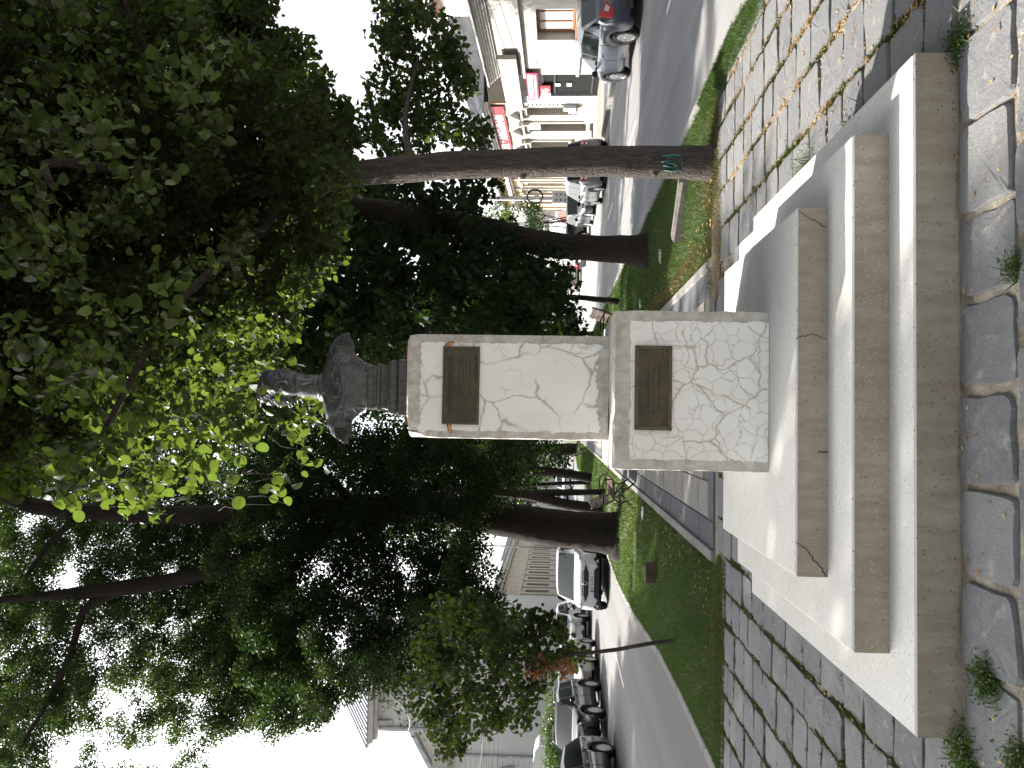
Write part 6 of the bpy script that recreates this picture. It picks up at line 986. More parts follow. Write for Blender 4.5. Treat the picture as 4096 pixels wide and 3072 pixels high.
  'L_up': [(-2.15,22.77,18.04,0.28),(-2.23,22.19,17.59,0.29),(-2.82,20.54,16.46,0.28),(-3.86,22.25,17.64,0.27),(-4.77,20.64,16.41,0.25),(-5.93,23.19,18.19,0.25),(-8.01,22.85,17.74,0.20),(-9.86,22.78,17.69,0.20),(-9.79,21.78,17.04,0.25),(-1.96,22.47,17.74,0.28),(-2.28,22.29,17.46,0.31),(-2.64,22.50,17.56,0.26),(-2.85,21.50,16.61,0.28),(-3.50,23.38,18.39,0.20),(-3.50,21.56,17.00,0.22),(-3.93,22.47,17.34,0.27),(-4.31,23.20,18.23,0.26),(-4.21,21.01,16.36,0.27),(-5.37,23.26,17.91,0.21),(-5.61,22.88,17.68,0.22),(-5.72,21.46,16.71,0.27),(-6.07,21.89,16.81,0.22),(-6.18,21.54,16.62,0.23),(-6.82,22.30,17.16,0.29),(-6.60,21.23,16.65,0.19),(-7.41,22.38,17.35,0.22),(-7.72,22.01,16.96,0.27),(-7.79,21.92,17.09,0.20),(-7.51,20.53,15.85,0.28),(-8.19,20.86,16.15,0.27),(-9.32,23.20,17.71,0.30),(-9.13,21.59,16.63,0.27),(-9.94,23.15,17.90,0.21),(-10.17,22.58,17.33,0.20),(-10.11,22.16,17.00,0.22),(-11.06,23.41,18.16,0.26),(-2.01,22.39,17.41,0.30),(-2.28,22.30,17.17,0.28),(-2.23,20.59,16.23,0.22),(-2.90,22.52,17.31,0.26),(-3.22,22.99,17.68,0.30),(-3.45,22.30,16.98,0.19),(-3.36,20.50,15.89,0.27),(-4.25,22.85,17.64,0.22),(-4.51,22.51,17.17,0.28),(-4.85,22.55,17.28,0.23),(-4.95,20.54,15.83,0.18),(-5.51,21.35,16.60,0.19),(-5.58,20.97,16.12,0.25),(-5.95,20.87,15.92,0.28),(-6.92,22.49,17.24,0.21),(-7.35,22.16,16.73,0.28),(-7.39,21.98,16.71,0.26),(-8.20,23.24,17.37,0.21),(-8.52,22.33,16.79,0.22),(-8.55,21.52,16.25,0.24),(-9.51,23.45,17.92,0.29),(-9.01,21.27,16.07,0.23),(-10.36,23.42,17.64,0.20),(-1.88,21.70,16.46,0.25),(-2.27,21.54,16.33,0.28),(-2.73,21.47,16.14,0.20),(-2.87,21.21,16.13,0.28),(-3.21,21.88,16.60,0.30),(-3.45,21.15,16.09,0.28),(-3.40,21.05,15.79,0.22),(-4.19,20.56,15.66,0.24),(-4.63,20.78,15.73,0.24),(-4.87,21.12,15.99,0.22),(-5.33,22.43,16.63,0.31),(-5.39,20.83,15.88,0.28),(-5.85,21.61,16.15,0.21),(-5.98,20.53,15.43,0.27),(-6.82,21.79,16.21,0.20),(-7.32,23.11,17.07,0.25),(-7.56,22.37,16.72,0.22),(-8.04,22.37,16.74,0.21),(-8.55,23.27,17.25,0.31),(-8.41,21.31,16.03,0.21),(-9.26,23.11,16.84,0.24),(-9.12,21.36,15.90,0.22),(-9.86,22.84,16.95,0.31),(-9.20,20.92,15.59,0.28),(-9.74,21.83,16.05,0.28),(-2.37,21.35,15.93,0.29),(-2.58,20.92,15.66,0.28),(-3.44,22.48,16.84,0.30),(-3.93,21.15,15.89,0.23),(-4.48,22.15,16.37,0.25),(-4.51,21.23,15.69,0.25),(-5.18,22.99,16.76,0.29),(-5.70,23.08,17.02,0.20),(-5.61,21.79,16.13,0.27),(-5.91,22.08,16.35,0.22),(-6.28,20.63,15.22,0.24),(-7.08,22.66,16.59,0.20),(-6.48,20.58,15.44,0.21),(-7.65,22.68,16.64,0.28),(-7.08,20.54,15.24,0.21),(-7.52,20.50,15.29,0.26),(-8.63,22.94,16.94,0.24),(-9.59,22.52,16.59,0.23),(-9.85,22.14,16.26,0.30),(-9.32,20.51,15.06,0.18),(-10.22,22.02,16.12,0.28),(-2.10,20.51,15.20,0.26),(-3.63,22.32,16.33,0.21),(-3.79,21.87,15.88,0.20),(-4.57,22.65,16.57,0.24),(-4.66,21.86,16.12,0.30),(-4.87,21.03,15.54,0.21),(-5.85,23.29,16.97,0.24),(-5.84,21.52,15.91,0.25),(-6.33,22.07,15.95,0.29),(-6.87,22.83,16.43,0.19),(-7.05,21.20,15.25,0.19),(-7.96,23.34,16.60,0.29),(-7.59,21.23,15.34,0.18),(-8.31,22.89,16.42,0.28),(-8.78,22.39,16.25,0.29),(-8.49,20.61,14.81,0.29),(-9.35,21.85,15.74,0.28),(-10.11,21.92,15.92,0.27),(-2.48,23.40,16.76,0.23),(-2.45,20.63,15.12,0.23),(-3.39,21.60,15.55,0.28),(-4.43,22.97,16.32,0.25),(-4.49,21.28,15.23,0.19),(-4.46,20.61,14.88,0.28),(-4.98,21.00,15.18,0.22),(-5.78,23.25,16.60,0.26),(-5.75,21.40,15.48,0.20),(-6.65,22.33,15.81,0.19),(-6.69,21.56,15.34,0.23),(-6.89,21.52,15.27,0.23),(-7.08,20.92,15.00,0.26),(-8.36,23.30,16.64,0.20),(-8.24,22.55,16.24,0.27),(-9.03,22.93,16.22,0.27),(-8.78,21.63,15.55,0.19),(-9.01,21.35,15.18,0.27),(-9.41,21.26,15.08,0.29),(-9.77,21.62,15.35,0.24),(-10.57,23.23,16.23,0.20),(-2.10,20.95,14.90,0.20),(-2.36,22.82,16.02,0.31),(-2.54,21.57,15.13,0.22),(-3.25,21.06,14.91,0.25),(-3.49,21.46,15.17,0.22),(-3.86,22.51,15.92,0.21),(-4.29,22.57,15.95,0.28),(-5.08,22.83,16.08,0.25),(-5.17,22.05,15.37,0.20),(-5.59,23.23,16.28,0.23),(-6.35,21.40,15.07,0.26),(-6.29,20.52,14.42,0.21),(-7.29,23.06,15.73,0.28),(-7.18,22.11,15.43,0.25),(-7.93,22.86,15.91,0.31),(-7.38,20.68,14.40,0.26),(-8.05,21.90,15.31,0.30),(-8.24,21.12,14.81,0.28),(-9.04,22.30,15.43,0.21),(-8.61,20.73,14.55,0.27),(-9.93,22.91,15.99,0.24),(-10.13,23.40,16.07,0.27),(-9.77,21.31,14.85,0.27),(-2.24,22.69,15.62,0.27),(-2.56,22.61,15.62,0.28),(-3.31,22.85,15.89,0.28),(-3.23,21.41,15.00,0.24),(-3.48,21.11,14.59,0.20),(-3.86,22.43,15.63,0.19),(-4.25,21.93,15.34,0.27),(-4.95,22.03,15.21,0.30),(-5.39,22.82,15.63,0.28),(-5.14,20.86,14.38,0.26),(-5.43,20.56,14.17,0.28),(-6.44,23.33,15.82,0.32),(-6.44,21.93,15.05,0.27),(-7.27,22.71,15.42,0.30),(-7.20,21.00,14.39,0.27),(-7.23,20.54,14.19,0.19),(-7.81,21.42,14.60,0.29),(-8.83,23.42,15.96,0.23),(-9.06,22.88,15.31,0.28),(-10.16,22.82,15.77,0.19),(-9.39,20.68,14.25,0.22),(-2.84,21.90,15.01,0.23),(-3.43,21.49,14.73,0.19),(-3.74,21.82,14.92,0.22),(-5.45,23.23,15.53,0.30),(-5.62,22.89,15.31,0.24),(-5.77,21.00,14.45,0.18),(-6.13,21.36,14.39,0.25),(-6.50,21.59,14.48,0.23),(-6.73,21.13,14.34,0.21),(-7.34,21.50,14.57,0.19),(-7.40,20.61,14.06,0.24),(-8.46,22.55,15.09,0.28),(-8.61,22.50,15.19,0.27),(-2.48,21.60,14.45,0.18),(-2.97,22.41,15.08,0.30),(-2.77,20.54,13.89,0.27),(-3.08,20.56,13.62,0.22),(-3.38,20.54,13.68,0.21),(-4.04,21.80,14.37,0.19),(-4.93,21.78,14.45,0.21),(-5.40,21.58,14.59,0.25),(-5.96,21.99,14.83,0.26),(-5.99,20.65,13.71,0.21),(-6.35,20.51,13.66,0.22),(-7.38,23.11,15.13,0.29),(-6.86,20.91,14.01,0.20),(-8.33,22.09,14.61,0.28),(-9.86,22.01,14.50,0.22),(-2.26,21.35,13.88,0.27),(-2.53,21.57,13.92,0.27),(-3.04,23.33,15.41,0.20),(-3.15,21.80,14.25,0.23),(-3.71,23.48,15.22,0.22),(-4.59,22.82,14.71,0.31),(-4.76,20.55,13.67,0.22),(-5.59,23.01,14.84,0.22),(-5.97,23.08,14.88,0.29),(-6.87,23.38,15.11,0.22),(-6.95,23.45,15.34,0.30),(-7.01,22.60,14.65,0.30),(-7.26,21.83,14.28,0.24),(-7.48,22.16,14.33,0.21),(-8.79,23.41,14.82,0.31),(-8.61,20.86,13.44,0.20),(-9.22,21.10,13.65,0.28),(-10.23,22.53,14.58,0.29),(-2.28,23.05,14.64,0.23),(-2.53,22.64,14.37,0.21),(-2.83,21.34,13.73,0.27),(-3.10,22.10,14.14,0.27),(-3.67,21.21,13.53,0.24),(-4.09,23.46,15.03,0.30),(-4.24,22.89,14.74,0.31),(-4.43,21.05,13.63,0.25),(-4.73,22.58,14.26,0.31),(-5.18,21.79,13.96,0.29),(-5.25,20.73,13.34,0.20),(-6.46,23.42,14.71,0.30),(-6.91,21.10,13.55,0.26),(-7.55,21.54,13.88,0.30),(-7.92,21.37,13.61,0.19),(-9.64,23.35,14.74,0.29),(-9.44,21.47,13.58,0.28),(-2.45,22.87,14.41,0.20),(-2.78,22.59,14.26,0.26),(-3.65,20.89,13.17,0.25),(-4.23,23.11,14.39,0.27),(-4.43,22.58,14.20,0.31),(-5.15,22.79,14.23,0.27),(-5.28,23.19,14.43,0.31),(-5.53,22.04,13.64,0.20),(-6.13,22.17,13.71,0.30),(-6.56,21.13,13.31,0.22),(-8.24,23.22,14.38,0.21),(-8.33,21.69,13.67,0.28),(-8.80,21.81,13.35,0.19),(-2.37,20.65,12.77,0.18),(-3.02,22.86,14.09,0.32),(-3.20,21.25,13.36,0.20),(-4.16,23.25,14.23,0.21),(-4.31,22.37,13.64,0.20),(-4.65,22.25,13.78,0.25),(-5.17,23.45,14.31,0.31),(-5.10,21.84,13.55,0.30),(-5.19,21.07,12.90,0.25),(-7.08,21.86,13.32,0.27),(-7.50,23.20,14.06,0.25),(-7.83,20.93,12.72,0.26),(-8.89,23.13,13.94,0.28),(-10.04,23.18,13.78,0.25),(-2.71,23.16,13.80,0.24),(-2.40,21.68,13.10,0.29),(-3.14,22.56,13.52,0.27),(-3.83,23.34,13.91,0.22),(-3.64,20.68,12.58,0.26),(-4.02,21.55,13.07,0.23),(-4.23,21.57,13.10,0.19),(-5.08,22.02,13.31,0.24),(-5.79,23.34,13.89,0.20),(-6.03,21.81,13.12,0.25),(-6.27,21.14,12.97,0.21),(-6.83,21.53,12.66,0.19),(-8.54,21.72,12.84,0.26),(-9.19,21.00,12.30,0.24),(-2.68,21.76,13.03,0.24),(-2.96,22.63,13.16,0.26),(-3.05,21.47,12.61,0.21),(-3.55,21.88,12.76,0.22),(-4.06,22.37,13.13,0.23),(-3.92,21.00,12.30,0.18),(-4.57,22.13,13.05,0.19),(-5.14,23.05,13.21,0.21),(-5.14,22.23,13.18,0.23),(-4.99,20.61,12.43,0.23),(-5.84,21.78,12.83,0.20),(-6.44,22.90,13.26,0.30),(-6.10,20.87,12.33,0.19),(-7.09,22.00,12.88,0.27),(-7.38,20.96,12.29,0.22),(-9.01,22.90,13.38,0.29),(-8.93,22.25,12.99,0.20),(-2.15,21.00,12.24,0.19),(-2.59,22.06,12.81,0.24),(-2.94,21.77,12.55,0.30),(-3.03,20.71,12.08,0.22),(-3.35,21.20,12.30,0.27),(-3.92,23.28,13.28,0.24),(-4.03,21.82,12.54,0.24),(-4.57,23.32,13.32,0.21),(-4.47,20.72,12.07,0.18),(-5.55,23.28,13.27,0.31),(-5.64,21.85,12.78,0.21),(-6.36,23.19,13.24,0.21),(-6.56,23.21,13.25,0.32),(-6.59,22.09,12.72,0.31),(-7.04,22.64,13.15,0.29),(-7.53,22.69,12.85,0.26),(-7.81,21.02,12.09,0.27),(-7.91,21.04,12.15,0.24),(-8.98,22.42,12.64,0.23),(-2.25,23.27,13.01,0.28),(-2.81,22.24,12.36,0.28),(-2.91,21.53,12.17,0.23),(-3.20,21.36,12.30,0.19),(-3.28,21.07,12.05,0.25),(-4.43,23.38,13.04,0.20),(-4.80,22.43,12.48,0.20),(-4.78,20.79,11.63,0.22),(-5.32,21.77,12.19,0.30),(-5.46,20.87,11.77,0.28),(-6.43,23.28,13.01,0.24),(-5.98,20.81,11.87,0.20),(-7.03,22.45,12.48,0.22),(-7.28,22.28,12.31,0.27),(-8.20,22.69,12.45,0.30),(-8.10,21.99,12.06,0.21),(-7.97,20.92,11.77,0.26),(-10.05,22.98,12.83,0.31),(-2.17,22.06,12.30,0.24),(-2.89,23.12,12.71,0.23),(-3.09,22.30,12.23,0.26),(-3.10,20.96,11.68,0.22),(-3.49,20.97,11.74,0.29),(-3.83,22.55,12.28,0.21),(-4.08,22.38,12.59,0.19),(-4.14,21.08,11.77,0.23),(-4.64,21.38,11.88,0.22),(-4.99,22.14,12.26,0.20),(-5.35,22.38,12.29,0.27),(-5.49,22.12,12.41,0.20),(-5.99,21.79,11.99,0.20),(-6.20,21.86,11.81,0.27),(-6.32,21.66,11.88,0.23),(-6.70,21.35,11.76,0.21),(-6.79,20.83,11.51,0.28),(-7.17,21.43,11.85,0.29),(-7.72,21.73,11.76,0.27),(-8.61,23.45,12.59,0.27),(-8.90,22.48,12.03,0.24),(-2.27,21.88,11.80,0.23),(-2.39,20.80,11.15,0.20),(-3.05,23.34,12.53,0.33),(-3.13,21.71,11.85,0.29),(-3.56,22.46,12.10,0.22),(-3.68,20.94,11.44,0.24),(-4.48,22.67,12.03,0.20),(-4.78,22.79,12.02,0.21),(-4.84,22.40,12.06,0.21),(-5.10,21.69,11.79,0.23),(-5.62,22.46,11.79,0.24),(-6.60,22.85,11.99,0.24),(-6.16,20.74,11.14,0.27),(-7.17,22.95,12.39,0.21),(-7.63,23.45,12.55,0.22),(-7.60,22.63,12.04,0.21),(-8.26,22.98,11.98,0.30),(-7.86,21.27,11.31,0.28),(-8.69,22.75,12.04,0.24),(-9.32,21.49,11.40,0.19),(-2.62,22.92,11.86,0.23),(-2.80,20.93,11.19,0.26),(-2.92,21.96,11.55,0.30),(-3.22,21.13,11.18,0.23),(-3.68,21.74,11.43,0.27),(-4.31,22.27,11.60,0.27),(-4.44,22.72,11.97,0.19),(-4.76,21.58,11.44,0.27),(-5.39,22.36,11.76,0.24),(-5.39,22.11,11.63,0.25),(-6.19,23.09,11.88,0.27),(-5.98,20.84,10.87,0.26),(-6.51,22.41,11.61,0.19),(-7.23,23.34,12.01,0.30),(-6.89,20.95,10.96,0.19),(-7.33,22.33,11.81,0.28),(-8.43,23.28,12.00,0.25),(-8.34,21.57,11.41,0.28),(-8.00,20.77,10.74,0.27),(-9.39,22.17,11.56,0.30),(-2.16,21.16,10.93,0.28),(-2.65,21.93,11.16,0.25),(-3.31,23.01,11.85,0.21),(-3.35,20.87,10.95,0.25),(-3.82,20.58,10.62,0.21),(-4.53,23.30,11.89,0.23),(-4.54,22.35,11.56,0.29),(-4.42,20.76,10.75,0.24),(-5.37,22.73,11.49,0.24),(-5.66,21.77,11.18,0.19),(-5.89,21.50,11.13,0.29),(-6.75,23.24,11.73,0.24),(-6.70,22.15,11.24,0.28),(-7.02,22.04,11.09,0.31),(-7.55,23.10,11.66,0.20),(-7.75,22.86,11.64,0.22),(-8.28,22.69,11.40,0.28),(-8.70,20.89,10.83,0.20),(-10.22,23.29,11.53,0.24),(-2.45,22.43,11.37,0.27),(-2.74,20.52,10.41,0.23),(-3.32,23.03,11.33,0.26),(-3.64,21.97,11.06,0.24),(-3.92,21.94,11.01,0.28),(-4.07,22.24,11.13,0.21),(-5.93,23.14,11.45,0.23),(-6.21,23.13,11.28,0.26),(-6.00,21.28,10.65,0.26),(-6.29,21.58,10.71,0.29),(-6.82,22.73,11.36,0.29),(-7.66,23.31,11.49,0.20),(-7.24,21.59,10.76,0.29),(-7.46,21.76,10.55,0.23),(-8.22,22.49,11.10,0.26),(-7.98,21.28,10.49,0.22),(-9.03,23.26,11.20,0.29),(-8.43,20.87,10.54,0.25),(-9.42,21.89,10.86,0.26),(-2.36,22.34,11.17,0.21),(-2.83,23.08,11.25,0.24),(-2.80,20.62,10.31,0.25),(-3.41,22.95,11.15,0.25),(-3.70,23.07,11.13,0.24),(-3.64,20.71,10.14,0.28),(-4.03,20.70,10.28,0.25),(-4.50,22.23,11.01,0.21),(-4.48,21.08,10.39,0.19),(-4.81,21.41,10.26,0.27),(-5.40,22.31,10.73,0.25),(-5.51,21.44,10.47,0.22),(-6.18,22.35,10.81,0.26),(-6.28,22.23,10.63,0.31),(-6.61,22.31,10.96,0.23),(-6.69,20.62,10.06,0.20),(-7.14,22.08,10.64,0.24),(-7.38,21.26,10.45,0.21),(-7.73,22.15,10.64,0.26),(-8.32,22.61,10.69,0.27),(-8.55,22.09,10.66,0.28),(-2.39,22.72,10.93,0.25),(-2.88,22.03,10.59,0.22),(-3.07,21.83,10.55,0.22),(-3.73,21.79,10.46,0.18),(-4.46,23.21,10.93,0.28),(-5.24,23.38,11.17,0.32),(-5.38,23.34,10.98,0.21),(-5.71,21.87,10.23,0.19),(-5.81,20.78,9.86,0.25),(-7.03,23.48,11.08,0.32),(-6.48,21.37,10.09,0.23),(-7.24,22.16,10.18,0.26),(-7.87,23.19,10.80,0.32),(-8.22,23.38,10.82,0.26),(-7.67,20.87,10.01,0.27),(-7.94,21.28,9.99,0.27),(-8.70,22.51,10.47,0.22),(-2.48,23.06,10.69,0.30),(-2.42,21.11,9.80,0.23),(-3.12,23.35,10.88,0.26),(-3.34,20.58,9.46,0.20),(-3.83,21.61,9.91,0.25),(-4.04,21.16,9.82,0.26),(-4.62,23.45,10.87,0.31),(-4.66,22.57,10.22,0.20),(-5.58,22.67,10.41,0.24),(-5.97,20.56,9.52,0.28),(-6.21,20.79,9.71,0.18),(-6.98,22.69,10.50,0.24),(-7.11,21.68,9.92,0.22),(-7.73,22.49,10.40,0.26),(-7.86,22.15,10.29,0.29),(-8.01,21.52,9.89,0.24),(-8.16,21.54,9.74,0.23),(-2.38,22.37,10.17,0.21),(-2.95,22.07,9.72,0.21),(-3.10,20.73,9.43,0.21),(-3.35,21.01,9.56,0.18),(-3.50,20.92,9.56,0.26),(-4.30,22.69,10.17,0.27),(-4.38,21.70,9.96,0.29),(-4.81,22.94,10.18,0.22),(-4.95,22.22,10.10,0.31),(-5.27,22.28,10.09,0.24),(-5.68,22.54,10.03,0.21),(-5.80,22.01,9.74,0.19),(-6.50,22.95,10.25,0.31),(-6.34,21.93,9.77,0.20),(-6.54,21.42,9.58,0.26),(-7.24,22.61,10.13,0.26),(-7.62,22.26,9.76,0.29),(-7.39,21.15,9.43,0.28),(-2.25,21.41,9.43,0.27),(-3.34,23.48,10.28,0.23),(-2.93,21.36,9.61,0.30),(-3.52,23.41,10.37,0.25),(-4.17,23.08,10.16,0.28),(-4.19,22.64,9.96,0.22),(-4.86,22.89,9.78,0.31),(-4.99,21.61,9.44,0.24),(-5.37,21.51,9.34,0.19),(-6.04,23.28,10.13,0.31),(-6.51,23.43,10.09,0.21),(-6.28,22.04,9.63,0.28),(-6.44,21.78,9.30,0.28),(-7.30,22.40,9.62,0.31),(-7.51,20.87,9.17,0.19),(-7.68,20.80,9.08,0.25),(-8.17,21.88,9.57,0.24),(-2.13,20.64,8.94,0.20),(-2.33,20.95,8.90,0.23),(-2.27,20.50,8.97,0.21),(-3.43,21.85,9.31,0.21),(-3.76,23.02,9.57,0.20),(-4.10,21.79,9.30,0.21),(-4.04,21.46,9.18,0.20),(-4.16,20.93,8.95,0.27),(-4.86,22.60,9.66,0.29),(-5.48,22.57,9.54,0.31),(-6.08,22.98,9.66,0.27),(-6.52,23.15,9.81,0.28),(-6.43,22.47,9.37,0.29),(-6.66,21.59,9.10,0.25),(-7.53,22.63,9.50,0.21),(-7.46,22.22,9.33,0.23),(-7.92,23.17,9.66,0.20),(-8.20,21.66,8.81,0.21),(-2.40,22.90,9.35,0.23),(-2.30,21.41,8.93,0.28),(-2.88,22.17,9.09,0.31),(-3.60,22.83,9.17,0.22),(-4.03,22.33,9.20,0.31),(-3.87,20.74,8.80,0.21),(-4.51,21.43,8.76,0.24),(-5.03,22.51,9.24,0.30),(-5.22,23.08,9.39,0.20),(-5.27,21.89,9.11,0.22),(-5.65,22.37,9.07,0.20),(-6.03,22.11,9.09,0.24),(-6.17,21.76,8.95,0.26),(-6.45,21.89,8.95,0.23),(-7.66,23.37,9.49,0.23),(-7.02,21.33,8.65,0.23),(-7.32,20.66,8.46,0.22),(-7.99,20.58,8.63,0.25),(-2.80,20.82,8.61,0.28),(-2.86,20.67,8.48,0.21),(-3.45,23.09,9.07,0.23),(-4.55,21.89,8.70,0.20),(-4.58,21.11,8.49,0.19),(-5.46,21.40,8.47,0.30),(-5.85,21.87,8.70,0.25),(-5.75,20.88,8.41,0.22),(-6.51,22.54,8.76,0.22),(-6.51,21.77,8.65,0.26),(-7.21,22.36,8.92,0.30),(-7.19,21.14,8.59,0.26),(-7.59,21.84,8.78,0.19),(-7.67,20.89,8.22,0.24),(-8.24,21.82,8.66,0.23),(-2.56,23.15,9.18,0.27),(-4.58,22.45,8.82,0.25),(-4.75,21.46,8.39,0.24),(-4.80,20.52,8.10,0.20),(-5.26,21.73,8.52,0.27),(-5.89,22.28,8.61,0.26),(-6.04,21.23,8.29,0.26),(-6.26,20.72,8.10,0.28),(-6.63,21.26,8.33,0.18),(-6.70,20.76,8.09,0.21),(-7.16,21.35,8.19,0.28),(-8.20,22.51,8.65,0.20)],
